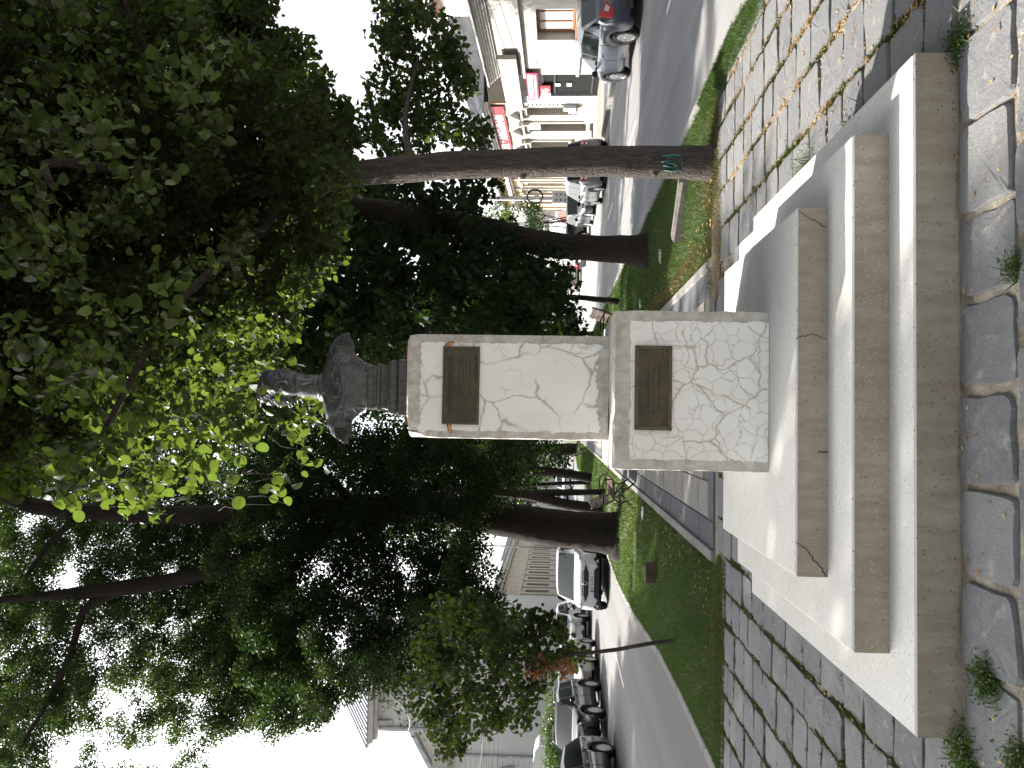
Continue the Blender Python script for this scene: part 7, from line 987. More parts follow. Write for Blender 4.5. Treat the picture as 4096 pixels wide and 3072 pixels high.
  'L_up2': [(-2.45,26.22,20.39,0.51),(-5.80,27.04,20.91,0.53),(-5.38,24.11,18.85,0.40),(-7.52,26.81,20.79,0.44),(-7.81,25.59,19.76,0.38),(-8.25,24.57,18.83,0.32),(-9.11,25.17,19.51,0.40),(-8.84,23.93,18.63,0.45),(-1.95,25.43,19.61,0.53),(-2.61,24.92,18.89,0.49),(-3.20,24.92,19.37,0.37),(-5.04,26.97,20.57,0.40),(-5.39,26.87,20.06,0.42),(-6.08,24.75,19.02,0.48),(-6.31,25.49,19.41,0.49),(-7.84,25.81,19.77,0.54),(-7.96,25.76,19.70,0.36),(-8.49,25.48,19.60,0.36),(-9.95,27.19,20.36,0.37),(-9.00,23.71,17.74,0.43),(-10.40,24.20,18.22,0.37),(-1.67,24.07,18.21,0.37),(-2.38,26.25,19.77,0.54),(-3.57,27.04,19.91,0.48),(-4.03,26.92,19.99,0.45),(-4.61,26.37,19.21,0.46),(-4.96,26.11,19.19,0.38),(-5.79,26.02,18.85,0.36),(-6.40,26.25,19.50,0.40),(-6.94,25.81,18.99,0.43),(-7.05,24.41,18.41,0.40),(-9.30,26.98,19.73,0.43),(-9.32,24.44,18.28,0.38),(-10.63,26.61,20.27,0.37),(-10.40,24.75,18.11,0.47),(-2.08,26.45,19.22,0.53),(-2.42,24.68,17.97,0.38),(-4.06,26.06,19.46,0.37),(-4.94,26.32,18.88,0.47),(-5.98,26.16,18.95,0.46),(-5.83,24.11,17.31,0.40),(-7.10,25.69,18.62,0.34),(-7.58,25.00,17.94,0.35),(-8.43,26.15,18.33,0.35),(-8.75,25.70,18.71,0.47),(-10.07,27.25,19.50,0.56),(-9.51,25.64,18.67,0.36),(-9.84,24.22,17.56,0.45),(-1.81,26.85,18.97,0.53),(-2.13,24.67,17.23,0.47),(-2.34,24.73,17.65,0.38),(-3.84,25.20,17.62,0.33),(-4.82,26.86,18.68,0.45),(-5.35,24.67,17.57,0.48),(-6.16,24.91,17.88,0.35),(-7.02,27.27,18.83,0.53),(-7.57,27.12,18.95,0.52),(-7.93,26.70,18.27,0.35),(-8.43,26.70,18.80,0.51),(-9.02,25.62,18.11,0.54),(-9.81,26.33,18.30,0.35),(-10.81,27.24,19.37,0.56),(-1.64,23.71,16.28,0.48),(-3.50,25.07,17.49,0.39),(-4.82,26.81,18.05,0.54),(-4.53,27.22,18.42,0.52),(-4.96,25.72,17.60,0.41),(-6.17,25.80,17.76,0.47),(-6.72,26.71,18.09,0.37),(-6.51,25.11,16.99,0.40),(-7.95,24.97,17.13,0.41),(-9.17,26.39,17.74,0.50),(-8.84,24.96,17.02,0.51),(-9.98,26.00,17.59,0.34),(-2.23,27.27,18.17,0.46),(-2.72,25.08,16.77,0.50),(-3.07,24.17,16.16,0.43),(-4.02,23.78,16.13,0.36),(-6.39,26.44,17.39,0.39),(-7.62,24.89,16.13,0.41),(-8.70,26.39,17.02,0.45),(-8.99,25.99,16.91,0.48),(-9.18,25.15,16.77,0.51),(-2.18,25.63,16.61,0.42),(-2.82,24.76,16.37,0.43),(-3.74,26.12,16.85,0.39),(-4.10,27.02,17.50,0.50),(-5.80,27.12,17.00,0.49),(-6.68,25.74,16.61,0.52),(-8.83,26.69,16.90,0.49),(-8.98,26.65,16.91,0.40),(-9.11,25.62,16.33,0.32),(-9.22,24.47,15.78,0.40),(-1.79,23.84,15.21,0.48),(-2.61,24.79,15.57,0.31),(-3.30,26.83,16.92,0.46),(-3.83,25.37,15.68,0.40),(-5.13,24.49,15.42,0.43),(-5.54,24.57,15.11,0.36),(-6.46,25.62,15.89,0.42),(-8.60,26.56,16.01,0.43),(-2.40,25.45,15.24,0.34),(-3.18,26.30,16.13,0.47),(-3.95,25.98,15.75,0.42),(-3.93,25.12,15.41,0.38),(-4.43,24.51,14.77,0.36),(-5.88,26.94,16.25,0.36),(-6.28,26.60,15.83,0.41),(-6.34,24.53,14.79,0.44),(-7.00,24.94,15.38,0.44),(-8.12,25.91,15.32,0.41),(-1.93,25.68,14.98,0.52),(-2.26,23.74,13.93,0.46),(-2.73,27.02,15.81,0.50),(-3.29,27.29,16.36,0.52),(-4.04,26.84,15.60,0.50),(-4.58,25.69,15.11,0.44),(-6.07,24.86,14.61,0.43),(-6.68,25.86,14.98,0.33),(-7.35,24.68,14.26,0.47),(-8.09,24.33,14.36,0.34),(-2.53,26.60,14.98,0.37),(-3.12,25.43,14.39,0.40),(-3.50,25.63,14.07,0.53),(-3.98,25.27,14.33,0.51),(-4.80,25.60,14.73,0.48),(-5.66,27.25,15.53,0.37),(-5.63,24.62,13.95,0.48),(-6.43,26.11,14.63,0.33),(-7.78,26.61,15.03,0.34),(-7.94,25.39,13.99,0.52),(-1.86,24.24,13.08,0.37),(-2.64,24.30,13.54,0.33),(-3.25,25.56,14.23,0.42),(-3.28,26.04,14.16,0.41),(-4.18,25.15,13.75,0.39),(-4.69,24.52,13.78,0.48),(-5.85,25.21,13.81,0.50),(-6.20,26.42,14.37,0.35),(-6.07,23.74,13.09,0.42),(-7.74,27.21,14.65,0.39),(-8.26,26.13,14.13,0.41),(-8.24,25.08,13.45,0.46),(-8.41,24.43,13.14,0.39),(-9.74,26.70,14.56,0.47),(-1.96,25.16,13.47,0.44),(-2.46,25.69,13.35,0.37),(-2.95,26.42,13.87,0.39),(-3.67,26.08,13.93,0.33),(-4.47,25.52,13.80,0.42),(-4.26,24.15,12.77,0.38),(-5.94,25.90,13.44,0.35),(-6.02,24.70,12.79,0.32),(-7.12,26.39,13.71,0.38),(-7.68,27.21,13.89,0.35),(-7.81,24.35,13.01,0.39),(-8.43,25.28,12.99,0.50),(-2.02,25.41,12.97,0.48),(-3.51,24.21,12.24,0.33),(-3.97,25.60,13.11,0.38),(-3.85,25.58,12.98,0.44),(-4.36,23.87,12.22,0.35),(-6.06,26.84,13.45,0.36),(-6.23,26.55,13.02,0.53),(-6.77,25.50,12.59,0.37),(-8.17,26.07,12.87,0.35),(-7.77,23.87,11.99,0.33),(-2.23,25.51,12.69,0.42),(-2.99,24.63,11.98,0.51),(-4.10,25.58,12.29,0.52),(-4.82,26.60,13.29,0.54),(-5.61,26.53,12.83,0.46),(-5.49,24.99,11.80,0.32),(-6.01,24.14,11.73,0.37),(-6.86,25.70,12.64,0.35),(-8.14,26.63,12.64,0.38),(-3.11,24.36,11.35,0.41),(-3.47,24.25,11.41,0.51),(-4.17,24.78,11.55,0.49),(-5.27,27.27,12.40,0.48),(-5.20,23.74,10.86,0.44),(-6.16,25.88,11.98,0.34),(-6.28,24.71,11.38,0.49),(-6.88,25.28,11.90,0.51),(-7.32,25.28,11.84,0.49),(-8.30,26.45,12.30,0.44),(-2.35,26.10,11.64,0.47),(-3.01,24.34,10.88,0.38),(-3.40,24.09,11.01,0.34),(-4.24,26.07,11.10,0.36),(-4.60,24.44,10.82,0.31),(-5.16,26.46,11.99,0.37),(-5.32,23.80,10.97,0.33),(-6.20,24.39,10.82,0.50),(-6.57,24.85,11.49,0.39),(-7.32,24.14,10.74,0.41),(-2.13,24.90,10.58,0.38),(-2.64,24.65,10.73,0.32),(-3.79,25.60,10.86,0.40),(-4.39,25.97,11.30,0.52),(-5.01,26.64,11.32,0.36),(-5.24,23.95,10.33,0.44),(-6.45,26.96,11.45,0.38),(-6.15,23.80,10.21,0.49),(-7.25,25.15,10.72,0.47),(-8.23,27.21,11.32,0.41),(-7.73,24.86,10.31,0.42),(-2.55,26.35,10.69,0.47),(-2.62,24.18,10.39,0.50),(-4.52,25.88,10.73,0.43),(-5.02,24.81,10.25,0.32),(-5.70,26.63,10.35,0.40),(-6.56,27.19,10.84,0.52),(-6.81,26.21,10.36,0.41),(-8.51,26.64,10.68,0.55),(-7.86,25.42,10.51,0.46),(-2.48,23.87,9.87,0.49),(-4.77,24.83,9.84,0.49),(-5.30,24.73,9.90,0.49),(-6.02,25.66,10.18,0.45),(-6.04,24.08,9.58,0.39),(-7.68,26.54,10.00,0.41),(-7.76,24.98,9.49,0.40)],
  'L_left': [(-5.26,15.46,6.31,0.17),(-5.80,17.29,6.85,0.14),(-5.33,15.32,6.02,0.17),(-5.61,17.13,6.59,0.16),(-5.79,17.15,6.46,0.18),(-6.02,17.37,6.55,0.19),(-4.83,15.62,5.92,0.18),(-5.08,16.54,6.17,0.20),(-5.79,17.28,6.28,0.21),(-6.26,17.64,6.43,0.17),(-5.91,16.36,6.07,0.15),(-5.15,17.08,6.16,0.13),(-5.10,16.24,5.81,0.17),(-5.84,16.81,6.03,0.15),(-4.98,16.28,5.54,0.20),(-5.33,15.79,5.53,0.15),(-4.74,15.77,5.35,0.13),(-5.49,16.96,5.69,0.18),(-5.10,15.39,5.35,0.15),(-4.82,16.05,5.23,0.12),(-5.10,16.81,5.54,0.15),(-5.16,15.70,5.14,0.17),(-5.21,16.96,5.21,0.17),(-4.77,15.45,4.98,0.13),(-5.24,16.33,5.26,0.15),(-4.76,15.69,4.80,0.15)],
  'L_mid': [(-4.70,22.68,11.64,0.48),(-3.23,22.43,11.02,0.39),(-3.41,20.60,10.47,0.31),(-4.10,22.45,10.85,0.46),(-4.59,20.90,10.59,0.42),(-5.55,21.94,10.56,0.41),(-6.13,21.92,10.75,0.34),(-3.33,21.87,10.50,0.45),(-3.17,21.31,10.67,0.36),(-3.57,19.40,9.67,0.37),(-4.45,21.95,10.66,0.52),(-4.90,22.21,11.14,0.45),(-5.12,21.63,10.20,0.46),(-5.61,20.74,10.17,0.30),(-6.15,20.39,9.68,0.33),(-6.46,20.14,9.77,0.38),(-7.79,21.30,10.17,0.43),(-3.08,22.57,10.26,0.50),(-3.04,19.81,9.60,0.31),(-3.80,19.85,9.12,0.39),(-4.20,19.53,9.25,0.31),(-4.90,20.98,9.54,0.49),(-5.38,20.43,9.50,0.45),(-6.24,22.92,10.72,0.51),(-6.66,21.70,9.95,0.36),(-7.19,21.62,9.88,0.48),(-7.15,20.48,9.29,0.42),(-2.94,21.42,9.65,0.51),(-3.85,22.97,10.17,0.48),(-4.49,20.87,9.30,0.39),(-4.67,19.43,8.98,0.44),(-6.30,22.07,9.69,0.36),(-5.91,19.03,8.54,0.44),(-7.52,22.85,9.67,0.33),(-7.24,20.13,8.79,0.29),(-7.53,21.37,9.46,0.49),(-4.10,22.75,9.61,0.37),(-4.26,19.53,8.30,0.44),(-4.73,20.22,8.62,0.30),(-5.72,22.80,9.26,0.35),(-5.34,19.09,8.12,0.29),(-7.37,22.35,9.15,0.34),(-7.32,21.27,8.97,0.42),(-6.81,19.57,8.40,0.42),(-2.97,19.03,7.59,0.37),(-3.53,19.82,7.86,0.42),(-3.78,19.29,7.80,0.33),(-4.71,20.49,8.14,0.39),(-5.25,21.90,8.52,0.47),(-5.37,19.27,7.70,0.44),(-5.51,19.18,7.70,0.31),(-6.73,20.97,8.21,0.46),(-7.20,21.02,8.30,0.32),(-4.36,19.94,7.38,0.36),(-5.27,21.78,8.00,0.43),(-5.62,20.88,7.53,0.30),(-6.31,22.13,7.97,0.44),(-6.72,21.43,8.02,0.41),(-7.24,21.15,7.55,0.45),(-6.89,19.08,7.31,0.37)],
  'L_fill': [(-4.31,15.14,5.43,0.13),(-4.39,15.16,5.48,0.12),(-4.41,15.30,5.52,0.14),(-4.20,14.14,4.98,0.16),(-4.57,15.55,5.17,0.18),(-4.49,15.00,4.99,0.19),(-4.39,14.53,4.92,0.15),(-4.35,14.72,4.64,0.14),(-4.92,15.71,4.89,0.20),(-4.64,14.61,4.62,0.18),(-4.21,14.11,4.35,0.16),(-4.71,15.08,4.58,0.12),(-4.70,14.68,4.43,0.13),(-4.67,15.34,4.49,0.13),(-4.43,14.14,4.25,0.16),(-4.30,14.13,4.17,0.17),(-4.60,14.53,4.08,0.13),(-4.84,14.98,4.33,0.18),(-3.83,14.16,3.91,0.12),(-4.18,14.14,3.95,0.18),(-4.92,15.45,4.15,0.13),(-3.52,14.24,3.82,0.18),(-3.73,14.76,3.83,0.19),(-4.29,15.00,3.99,0.18),(-4.46,15.07,3.98,0.19),(-4.86,14.94,4.00,0.18),(-3.13,14.26,3.56,0.14),(-3.85,15.36,3.94,0.14),(-3.89,14.60,3.70,0.14),(-4.28,15.74,3.84,0.14),(-4.26,14.94,3.66,0.20),(-4.54,14.83,3.65,0.15),(-4.73,15.14,3.78,0.19),(-2.66,14.14,3.43,0.17),(-3.03,14.56,3.54,0.15),(-3.44,15.79,3.71,0.16),(-3.73,15.57,3.63,0.15),(-3.86,15.58,3.57,0.16),(-3.92,15.11,3.52,0.17),(-4.12,14.71,3.53,0.16),(-4.45,15.02,3.69,0.17),(-2.16,14.61,3.39,0.19),(-2.50,15.59,3.42,0.16),(-2.64,14.90,3.53,0.12),(-2.82,15.20,3.38,0.20),(-3.06,15.32,3.41,0.16),(-3.27,14.96,3.44,0.18),(-3.24,14.47,3.39,0.19),(-3.78,15.64,3.50,0.18),(-3.85,15.58,3.44,0.20),(-3.81,14.62,3.50,0.12),(-4.05,15.22,3.32,0.16),(-2.24,15.24,3.33,0.17),(-2.50,15.47,3.40,0.15),(-2.75,15.24,3.38,0.18),(-2.89,15.16,3.26,0.18),(-3.24,15.78,3.43,0.19),(-3.19,14.13,3.16,0.14),(-3.71,14.98,3.24,0.17),(-3.79,14.50,3.20,0.12),(-4.23,15.79,3.36,0.21),(-2.18,15.79,3.14,0.21),(-2.13,14.51,3.09,0.13),(-2.64,15.74,3.34,0.13),(-2.43,14.28,3.10,0.13),(-3.17,15.38,3.07,0.14),(-3.27,15.18,3.20,0.18),(-3.15,14.17,2.98,0.14),(-3.29,14.16,2.96,0.14),(-3.88,15.29,3.04,0.14),(-4.06,15.52,3.16,0.15),(-3.98,14.60,3.09,0.16),(-3.13,15.38,2.87,0.20),(-3.20,14.51,2.85,0.17),(-3.46,15.00,3.02,0.18),(-3.80,15.90,3.07,0.15),(-3.86,14.84,2.74,0.16),(-3.93,15.15,2.98,0.15),(-3.12,14.79,2.84,0.18),(-3.21,14.88,2.68,0.18),(-3.35,15.11,2.80,0.19),(-3.53,14.17,2.81,0.19),(-3.90,14.74,2.84,0.13),(-3.38,14.70,2.59,0.16),(-3.41,14.28,2.57,0.14),(-3.93,15.60,2.65,0.19),(-3.76,15.03,2.37,0.19)],
  'L_fill2': [(-3.27,19.20,7.53,0.29),(-4.59,19.45,7.60,0.19),(-3.14,19.85,7.41,0.26),(-3.72,19.51,7.44,0.27),(-4.40,18.84,7.16,0.23),(-4.90,19.61,7.49,0.18),(-5.24,19.37,7.38,0.22),(-5.39,19.84,7.44,0.24),(-3.04,19.03,7.10,0.23),(-4.13,19.45,7.04,0.25),(-4.31,18.70,6.90,0.20),(-4.59,18.73,7.06,0.18),(-5.36,19.28,7.03,0.23),(-5.31,18.80,6.83,0.25),(-5.68,18.66,6.79,0.18),(-2.97,18.93,6.79,0.25),(-3.29,18.74,6.72,0.26),(-3.81,18.79,6.61,0.19),(-4.03,18.64,6.80,0.21),(-5.01,20.00,7.07,0.30),(-5.65,19.50,6.92,0.28),(-5.79,18.63,6.51,0.22),(-3.60,19.78,6.75,0.29),(-4.48,19.82,6.79,0.25),(-5.10,19.51,6.44,0.23),(-3.25,19.25,6.35,0.26),(-3.31,19.63,6.54,0.24),(-3.72,19.65,6.38,0.20),(-3.97,19.65,6.17,0.20),(-4.46,20.03,6.42,0.25),(-5.02,20.06,6.57,0.26),(-5.22,19.05,6.01,0.26),(-5.63,19.28,6.48,0.18),(-6.18,19.74,6.50,0.25),(-3.09,19.43,6.25,0.29),(-3.55,19.95,6.33,0.22),(-3.78,19.40,6.24,0.26),(-4.05,18.59,5.76,0.22),(-4.73,19.37,6.05,0.21),(-4.94,19.19,5.89,0.24),(-5.08,19.00,5.82,0.19),(-3.29,19.37,5.84,0.28),(-3.15,18.85,5.65,0.25),(-3.77,19.99,5.93,0.26),(-3.84,18.55,5.76,0.27),(-4.47,19.91,5.92,0.22),(-4.47,19.57,5.60,0.21),(-4.83,19.19,5.68,0.20),(-5.35,20.07,6.12,0.23),(-5.25,18.69,5.68,0.21),(-3.42,18.90,5.46,0.24),(-3.48,18.72,5.38,0.21),(-4.43,19.24,5.40,0.26),(-5.19,19.79,5.63,0.29),(-5.50,18.90,5.47,0.26),(-3.70,18.69,5.21,0.22),(-4.03,18.60,5.01,0.23),(-4.43,19.32,5.02,0.21),(-4.93,19.16,5.13,0.23)],
  'V_top': [(4.02,27.19,21.26,0.53),(-0.89,27.78,21.81,0.88),(-1.58,28.09,21.99,0.77),(3.63,27.66,21.22,0.77),(2.01,27.54,21.12,0.84),(1.51,25.83,20.12,0.76),(0.69,26.87,20.65,0.80),(0.14,28.46,21.94,0.86),(-1.24,27.40,20.87,0.57),(-2.19,28.50,21.36,0.78),(3.21,26.35,19.26,0.84),(2.04,27.21,20.00,0.63),(1.04,28.27,20.47,0.87),(0.43,27.26,19.33,0.82),(-0.26,28.37,20.65,0.70),(-1.04,27.05,19.55,0.65),(-2.08,26.28,18.82,0.58),(3.64,26.68,18.84,0.69),(2.25,26.28,18.05,0.59),(1.16,26.04,18.18,0.72),(1.47,28.08,18.81,0.89),(-0.05,26.30,18.45,0.79),(-1.20,27.23,18.82,0.62),(3.04,28.20,18.65,0.62),(2.63,25.81,17.12,0.79),(1.24,26.58,17.78,0.55),(0.60,27.44,18.46,0.73),(-0.85,27.33,18.08,0.65),(-1.66,26.62,17.20,0.85),(-2.11,27.29,18.54,0.58),(3.60,25.53,15.91,0.57),(2.69,28.25,17.65,0.78),(1.74,26.63,17.35,0.59),(0.92,26.36,17.44,0.71),(0.43,27.55,17.44,0.75),(-0.87,28.00,17.65,0.84),(-1.66,26.24,16.69,0.83),(3.84,26.32,15.65,0.84),(3.54,27.30,16.38,0.57),(2.44,26.26,16.00,0.82),(2.00,26.90,16.64,0.59),(0.72,25.77,16.40,0.69),(-0.27,28.23,17.19,0.87),(-0.81,26.55,15.84,0.66),(-2.05,26.90,16.09,0.73),(4.27,28.20,15.67,0.57),(2.35,27.98,16.28,0.61),(1.59,26.48,15.64,0.58),(0.94,26.45,14.93,0.70),(0.04,27.24,15.52,0.81),(-0.92,25.62,14.75,0.77),(-2.17,28.11,15.88,0.85),(4.07,27.23,15.52,0.76),(3.25,27.19,14.45,0.80),(2.56,27.98,15.65,0.65),(1.51,27.30,15.06,0.78),(1.06,27.30,14.89,0.71),(-0.99,27.64,14.68,0.69),(3.53,26.98,14.09,0.55),(2.68,27.65,14.58,0.58),(1.61,28.00,14.17,0.87),(0.96,26.76,14.35,0.52),(0.29,25.77,13.62,0.50),(-2.05,28.41,14.31,0.82),(3.26,27.65,13.50,0.58),(2.26,25.89,12.39,0.60),(1.28,25.68,12.59,0.74),(0.53,25.85,12.58,0.66),(-0.02,27.12,12.95,0.79),(-1.36,26.99,13.48,0.61),(3.46,28.07,13.23,0.82),(2.49,27.33,12.26,0.82),(2.19,27.30,12.14,0.80),(1.03,26.85,12.35,0.70),(-0.54,26.53,11.81,0.54),(-1.92,26.48,11.45,0.84),(2.96,28.15,11.82,0.77),(1.18,26.39,10.94,0.81),(1.22,27.51,12.17,0.66),(-1.04,26.76,11.24,0.79),(2.21,25.74,10.56,0.58),(0.16,26.28,10.55,0.60)],
  'sapL': [(-3.53,11.26,3.54,0.13),(-3.11,11.49,3.44,0.17),(-3.06,10.91,3.32,0.14),(-3.61,11.65,3.43,0.15),(-3.85,11.19,3.44,0.16),(-2.60,11.60,3.19,0.14),(-2.62,10.63,3.15,0.13),(-2.91,10.66,3.09,0.13),(-3.25,11.17,3.22,0.17),(-3.31,10.87,3.26,0.12),(-3.60,11.48,3.29,0.16),(-3.92,10.92,3.20,0.16),(-4.19,11.35,3.22,0.14),(-2.62,11.30,3.09,0.14),(-2.79,11.11,3.05,0.12),(-3.06,10.63,3.05,0.15),(-3.11,10.46,3.01,0.16),(-3.17,10.26,3.04,0.11),(-3.75,11.34,3.13,0.16),(-3.88,11.35,3.18,0.16),(-3.86,10.98,3.00,0.16),(-3.91,10.29,2.96,0.11),(-4.11,10.28,2.98,0.10),(-2.33,10.08,2.89,0.10),(-2.53,10.28,2.86,0.11),(-2.65,10.09,2.86,0.10),(-2.96,10.53,3.05,0.15),(-3.27,11.16,2.86,0.15),(-3.56,11.66,3.00,0.12),(-3.52,10.82,2.83,0.16),(-3.79,10.42,2.85,0.13),(-3.92,10.57,2.89,0.15),(-4.65,11.76,3.01,0.14),(-2.39,10.86,2.82,0.12),(-2.72,11.49,2.85,0.17),(-2.80,11.29,2.88,0.16),(-3.36,11.04,2.75,0.13),(-3.37,10.48,2.76,0.14),(-3.76,11.02,2.74,0.13),(-3.59,10.05,2.67,0.13),(-4.49,11.65,2.92,0.17),(-2.32,10.72,2.69,0.12),(-2.48,11.21,2.80,0.14),(-2.75,11.46,2.56,0.17),(-3.06,11.17,2.67,0.13),(-3.03,10.24,2.62,0.13),(-3.34,10.38,2.49,0.16),(-3.58,11.00,2.65,0.10),(-3.64,10.71,2.59,0.11),(-4.14,11.22,2.66,0.12),(-2.39,10.60,2.50,0.12),(-2.61,10.74,2.49,0.13),(-2.78,11.64,2.63,0.18),(-2.72,10.54,2.36,0.16),(-3.23,11.59,2.51,0.11),(-3.56,11.67,2.48,0.17),(-3.68,11.43,2.54,0.11),(-3.85,10.66,2.41,0.14),(-3.93,10.80,2.45,0.11),(-2.74,11.35,2.49,0.16),(-3.09,11.56,2.41,0.16),(-2.97,11.22,2.31,0.15),(-3.05,10.60,2.37,0.13),(-3.29,10.97,2.37,0.16),(-3.71,11.44,2.32,0.11),(-3.92,11.68,2.48,0.15),(-4.05,11.35,2.35,0.13),(-3.87,10.71,2.29,0.10),(-2.36,10.05,2.14,0.15),(-2.87,11.52,2.26,0.14),(-2.75,10.40,2.16,0.12),(-3.21,11.50,2.25,0.17),(-3.00,10.15,2.14,0.10),(-3.54,11.67,2.25,0.15),(-3.71,11.34,2.23,0.11),(-3.63,10.49,2.34,0.14),(-3.90,10.99,2.17,0.12),(-2.83,11.51,2.09,0.12),(-2.66,10.42,2.00,0.11),(-2.89,10.99,2.13,0.11),(-3.35,11.65,2.08,0.15),(-3.21,10.60,2.17,0.12),(-3.41,10.78,2.03,0.12),(-3.59,11.02,1.99,0.14),(-3.99,11.65,2.08,0.16),(-3.84,10.76,2.02,0.16),(-2.55,10.68,1.82,0.14),(-2.63,10.57,1.95,0.15),(-2.80,10.40,1.86,0.16),(-3.04,10.69,1.88,0.13),(-2.94,10.11,1.86,0.11),(-3.48,10.63,1.92,0.12),(-3.96,11.62,2.00,0.12),(-2.53,10.61,1.80,0.16),(-3.15,10.79,1.74,0.15),(-3.33,11.15,1.83,0.13),(-3.71,11.61,1.82,0.14),(-2.75,11.09,1.69,0.17),(-2.71,10.59,1.56,0.10),(-2.89,10.24,1.63,0.11),(-3.35,11.35,1.67,0.15),(-2.86,11.22,1.57,0.15),(-2.98,10.67,1.48,0.10),(-3.17,11.43,1.36,0.16),(-3.06,10.87,1.38,0.14)],
  'sapL_top': [(-4.04,12.02,4.04,0.16),(-3.73,12.09,3.95,0.11),(-3.63,11.29,3.77,0.10),(-3.70,11.76,3.77,0.12),(-3.75,11.46,3.63,0.15),(-3.75,10.81,3.54,0.14),(-3.91,12.05,3.60,0.12),(-3.96,11.59,3.53,0.13),(-4.38,12.04,3.68,0.16),(-3.87,10.89,3.30,0.10),(-4.19,11.70,3.40,0.16),(-4.39,11.93,3.38,0.14),(-4.14,11.17,3.09,0.14),(-4.13,10.83,3.13,0.14)],
  'dead': [(-2.97,10.26,1.94,0.07),(-3.07,10.31,1.93,0.06),(-3.05,10.23,1.85,0.07),(-3.08,10.25,1.86,0.06),(-3.04,10.09,1.92,0.06),(-2.92,10.15,1.86,0.07),(-3.11,10.33,1.83,0.06),(-3.10,10.26,1.80,0.06),(-2.90,10.07,1.80,0.06),(-3.03,10.17,1.76,0.07),(-3.09,10.19,1.79,0.06),(-3.07,10.06,1.77,0.07),(-3.02,10.30,1.76,0.05),(-3.00,10.30,1.67,0.08),(-3.03,10.13,1.67,0.05),(-3.01,10.16,1.65,0.07),(-2.93,10.11,1.60,0.06),(-2.92,10.15,1.53,0.06),(-2.93,10.09,1.50,0.06),(-3.03,10.19,1.50,0.05),(-3.10,10.14,1.50,0.05),(-2.94,10.34,1.49,0.07),(-2.97,10.33,1.46,0.05),(-3.04,10.30,1.46,0.06),(-3.08,10.23,1.49,0.07),(-2.93,10.07,1.45,0.06)],
  'bush': [(15.20,62.38,7.07,0.63),(15.38,63.90,7.21,0.52),(14.09,60.18,6.60,0.49),(14.06,60.90,6.35,0.67),(15.81,63.11,6.62,0.58),(14.71,63.72,5.66,0.58),(14.20,60.02,5.66,0.45),(16.03,61.28,6.13,0.63),(15.53,63.64,5.89,0.61),(14.72,61.46,5.50,0.59),(14.26,61.34,5.55,0.65),(15.89,63.68,5.61,0.69),(15.70,62.79,5.45,0.64),(14.48,60.92,5.15,0.52)],
  'bush2': [(13.20,50.94,3.99,0.40),(13.14,50.09,3.74,0.30),(13.85,53.75,3.73,0.42),(12.69,51.45,3.61,0.30),(13.29,51.05,3.55,0.42),(13.62,53.39,3.55,0.43),(12.16,50.15,3.42,0.30),(12.26,51.94,3.43,0.42),(13.23,50.73,3.17,0.28),(12.98,50.92,3.18,0.31),(13.49,53.00,3.21,0.42),(12.47,52.10,2.88,0.31),(12.26,51.63,3.39,0.34),(12.05,53.07,3.14,0.37),(13.48,52.32,2.98,0.36),(13.32,52.93,3.02,0.41),(13.27,53.94,2.85,0.38),(12.01,50.04,3.02,0.34),(11.74,50.26,2.77,0.27),(11.63,51.64,2.61,0.43),(12.11,53.15,2.66,0.43)],
}
# ------------------------------------------------------------------ vegetation
def leaf_arrays(C, dens, size, shape, rng, flat=.55, droop=.2, spread=.62, fold=.25, maxn=4000, vert=1.0):
    """C: clump list; returns V, F of folded (two quads) or flat (one quad) leaves"""
    P_, S_ = [], []
    for (x, y, z, r) in C:
        n = int(min(maxn, dens * math.pi * r * r / (size * size * .38)))
        if n < 1: continue
        a = rng.normal(0, 1, (n, 3)); a /= np.linalg.norm(a, axis=1)[:, None] + 1e-9; rad = rng.random(n) ** .45 * 1.22
        p = a * rad[:, None] * r * np.array([1.05, 1.05, .95 * vert]); p[:, 2] -= droop * r * rng.random(n) ** 2 * 1.6
        P_.append(p + np.array([x, y, z])); S_.append(np.full(n, r))
    P_ = np.concatenate(P_); n = len(P_)
    return place_leaves(P_, size, shape, rng, flat, fold)

def place_leaves(P_, size, shape, rng, flat=.55, fold=.25):
    n = len(P_)
    nr = rng.normal(0, 1, (n, 3)); nr /= np.linalg.norm(nr, axis=1)[:, None]; nr = nr * (1 - flat) + np.array([0, 0, 1]) * flat; nr /= np.linalg.norm(nr, axis=1)[:, None] + 1e-9
    t = rng.normal(0, 1, (n, 3)) + np.array([0, 0, -.7]); t -= nr * (t * nr).sum(1)[:, None]; t /= np.linalg.norm(t, axis=1)[:, None] + 1e-9
    b = np.cross(nr, t); s = (size * rng.uniform(.65, 1.25, n))[:, None]
    if shape == 'heart':       # base, two shoulders a side, tip; folded along the midrib
        k = [(-.05, 0, 0), (.10, .40, fold * .4), (.55, .43, fold * .45), (1.0, 0, -.08), (.55, -.43, fold * .45), (.10, -.40, fold * .4)]
        V = np.stack([P_ + s * (t * a + b * c + nr * e) for a, c, e in k], 1).reshape(-1, 3); i = np.arange(n)[:, None] * 6
        F = np.concatenate([i + np.array([[0, 1, 2, 3]]), i + np.array([[0, 3, 4, 5]])], 1).reshape(-1, 4)
    else:                      # narrow leaflet
        k = [(0, 0, 0), (.45, .30, .06), (1.0, 0, 0), (.45, -.30, .06)]
        V = np.stack([P_ + s * (t * a + b * c + nr * e) for a, c, e in k], 1).reshape(-1, 3); F = np.arange(n)[:, None] * 4 + np.array([[0, 1, 2, 3]])
    return V, F

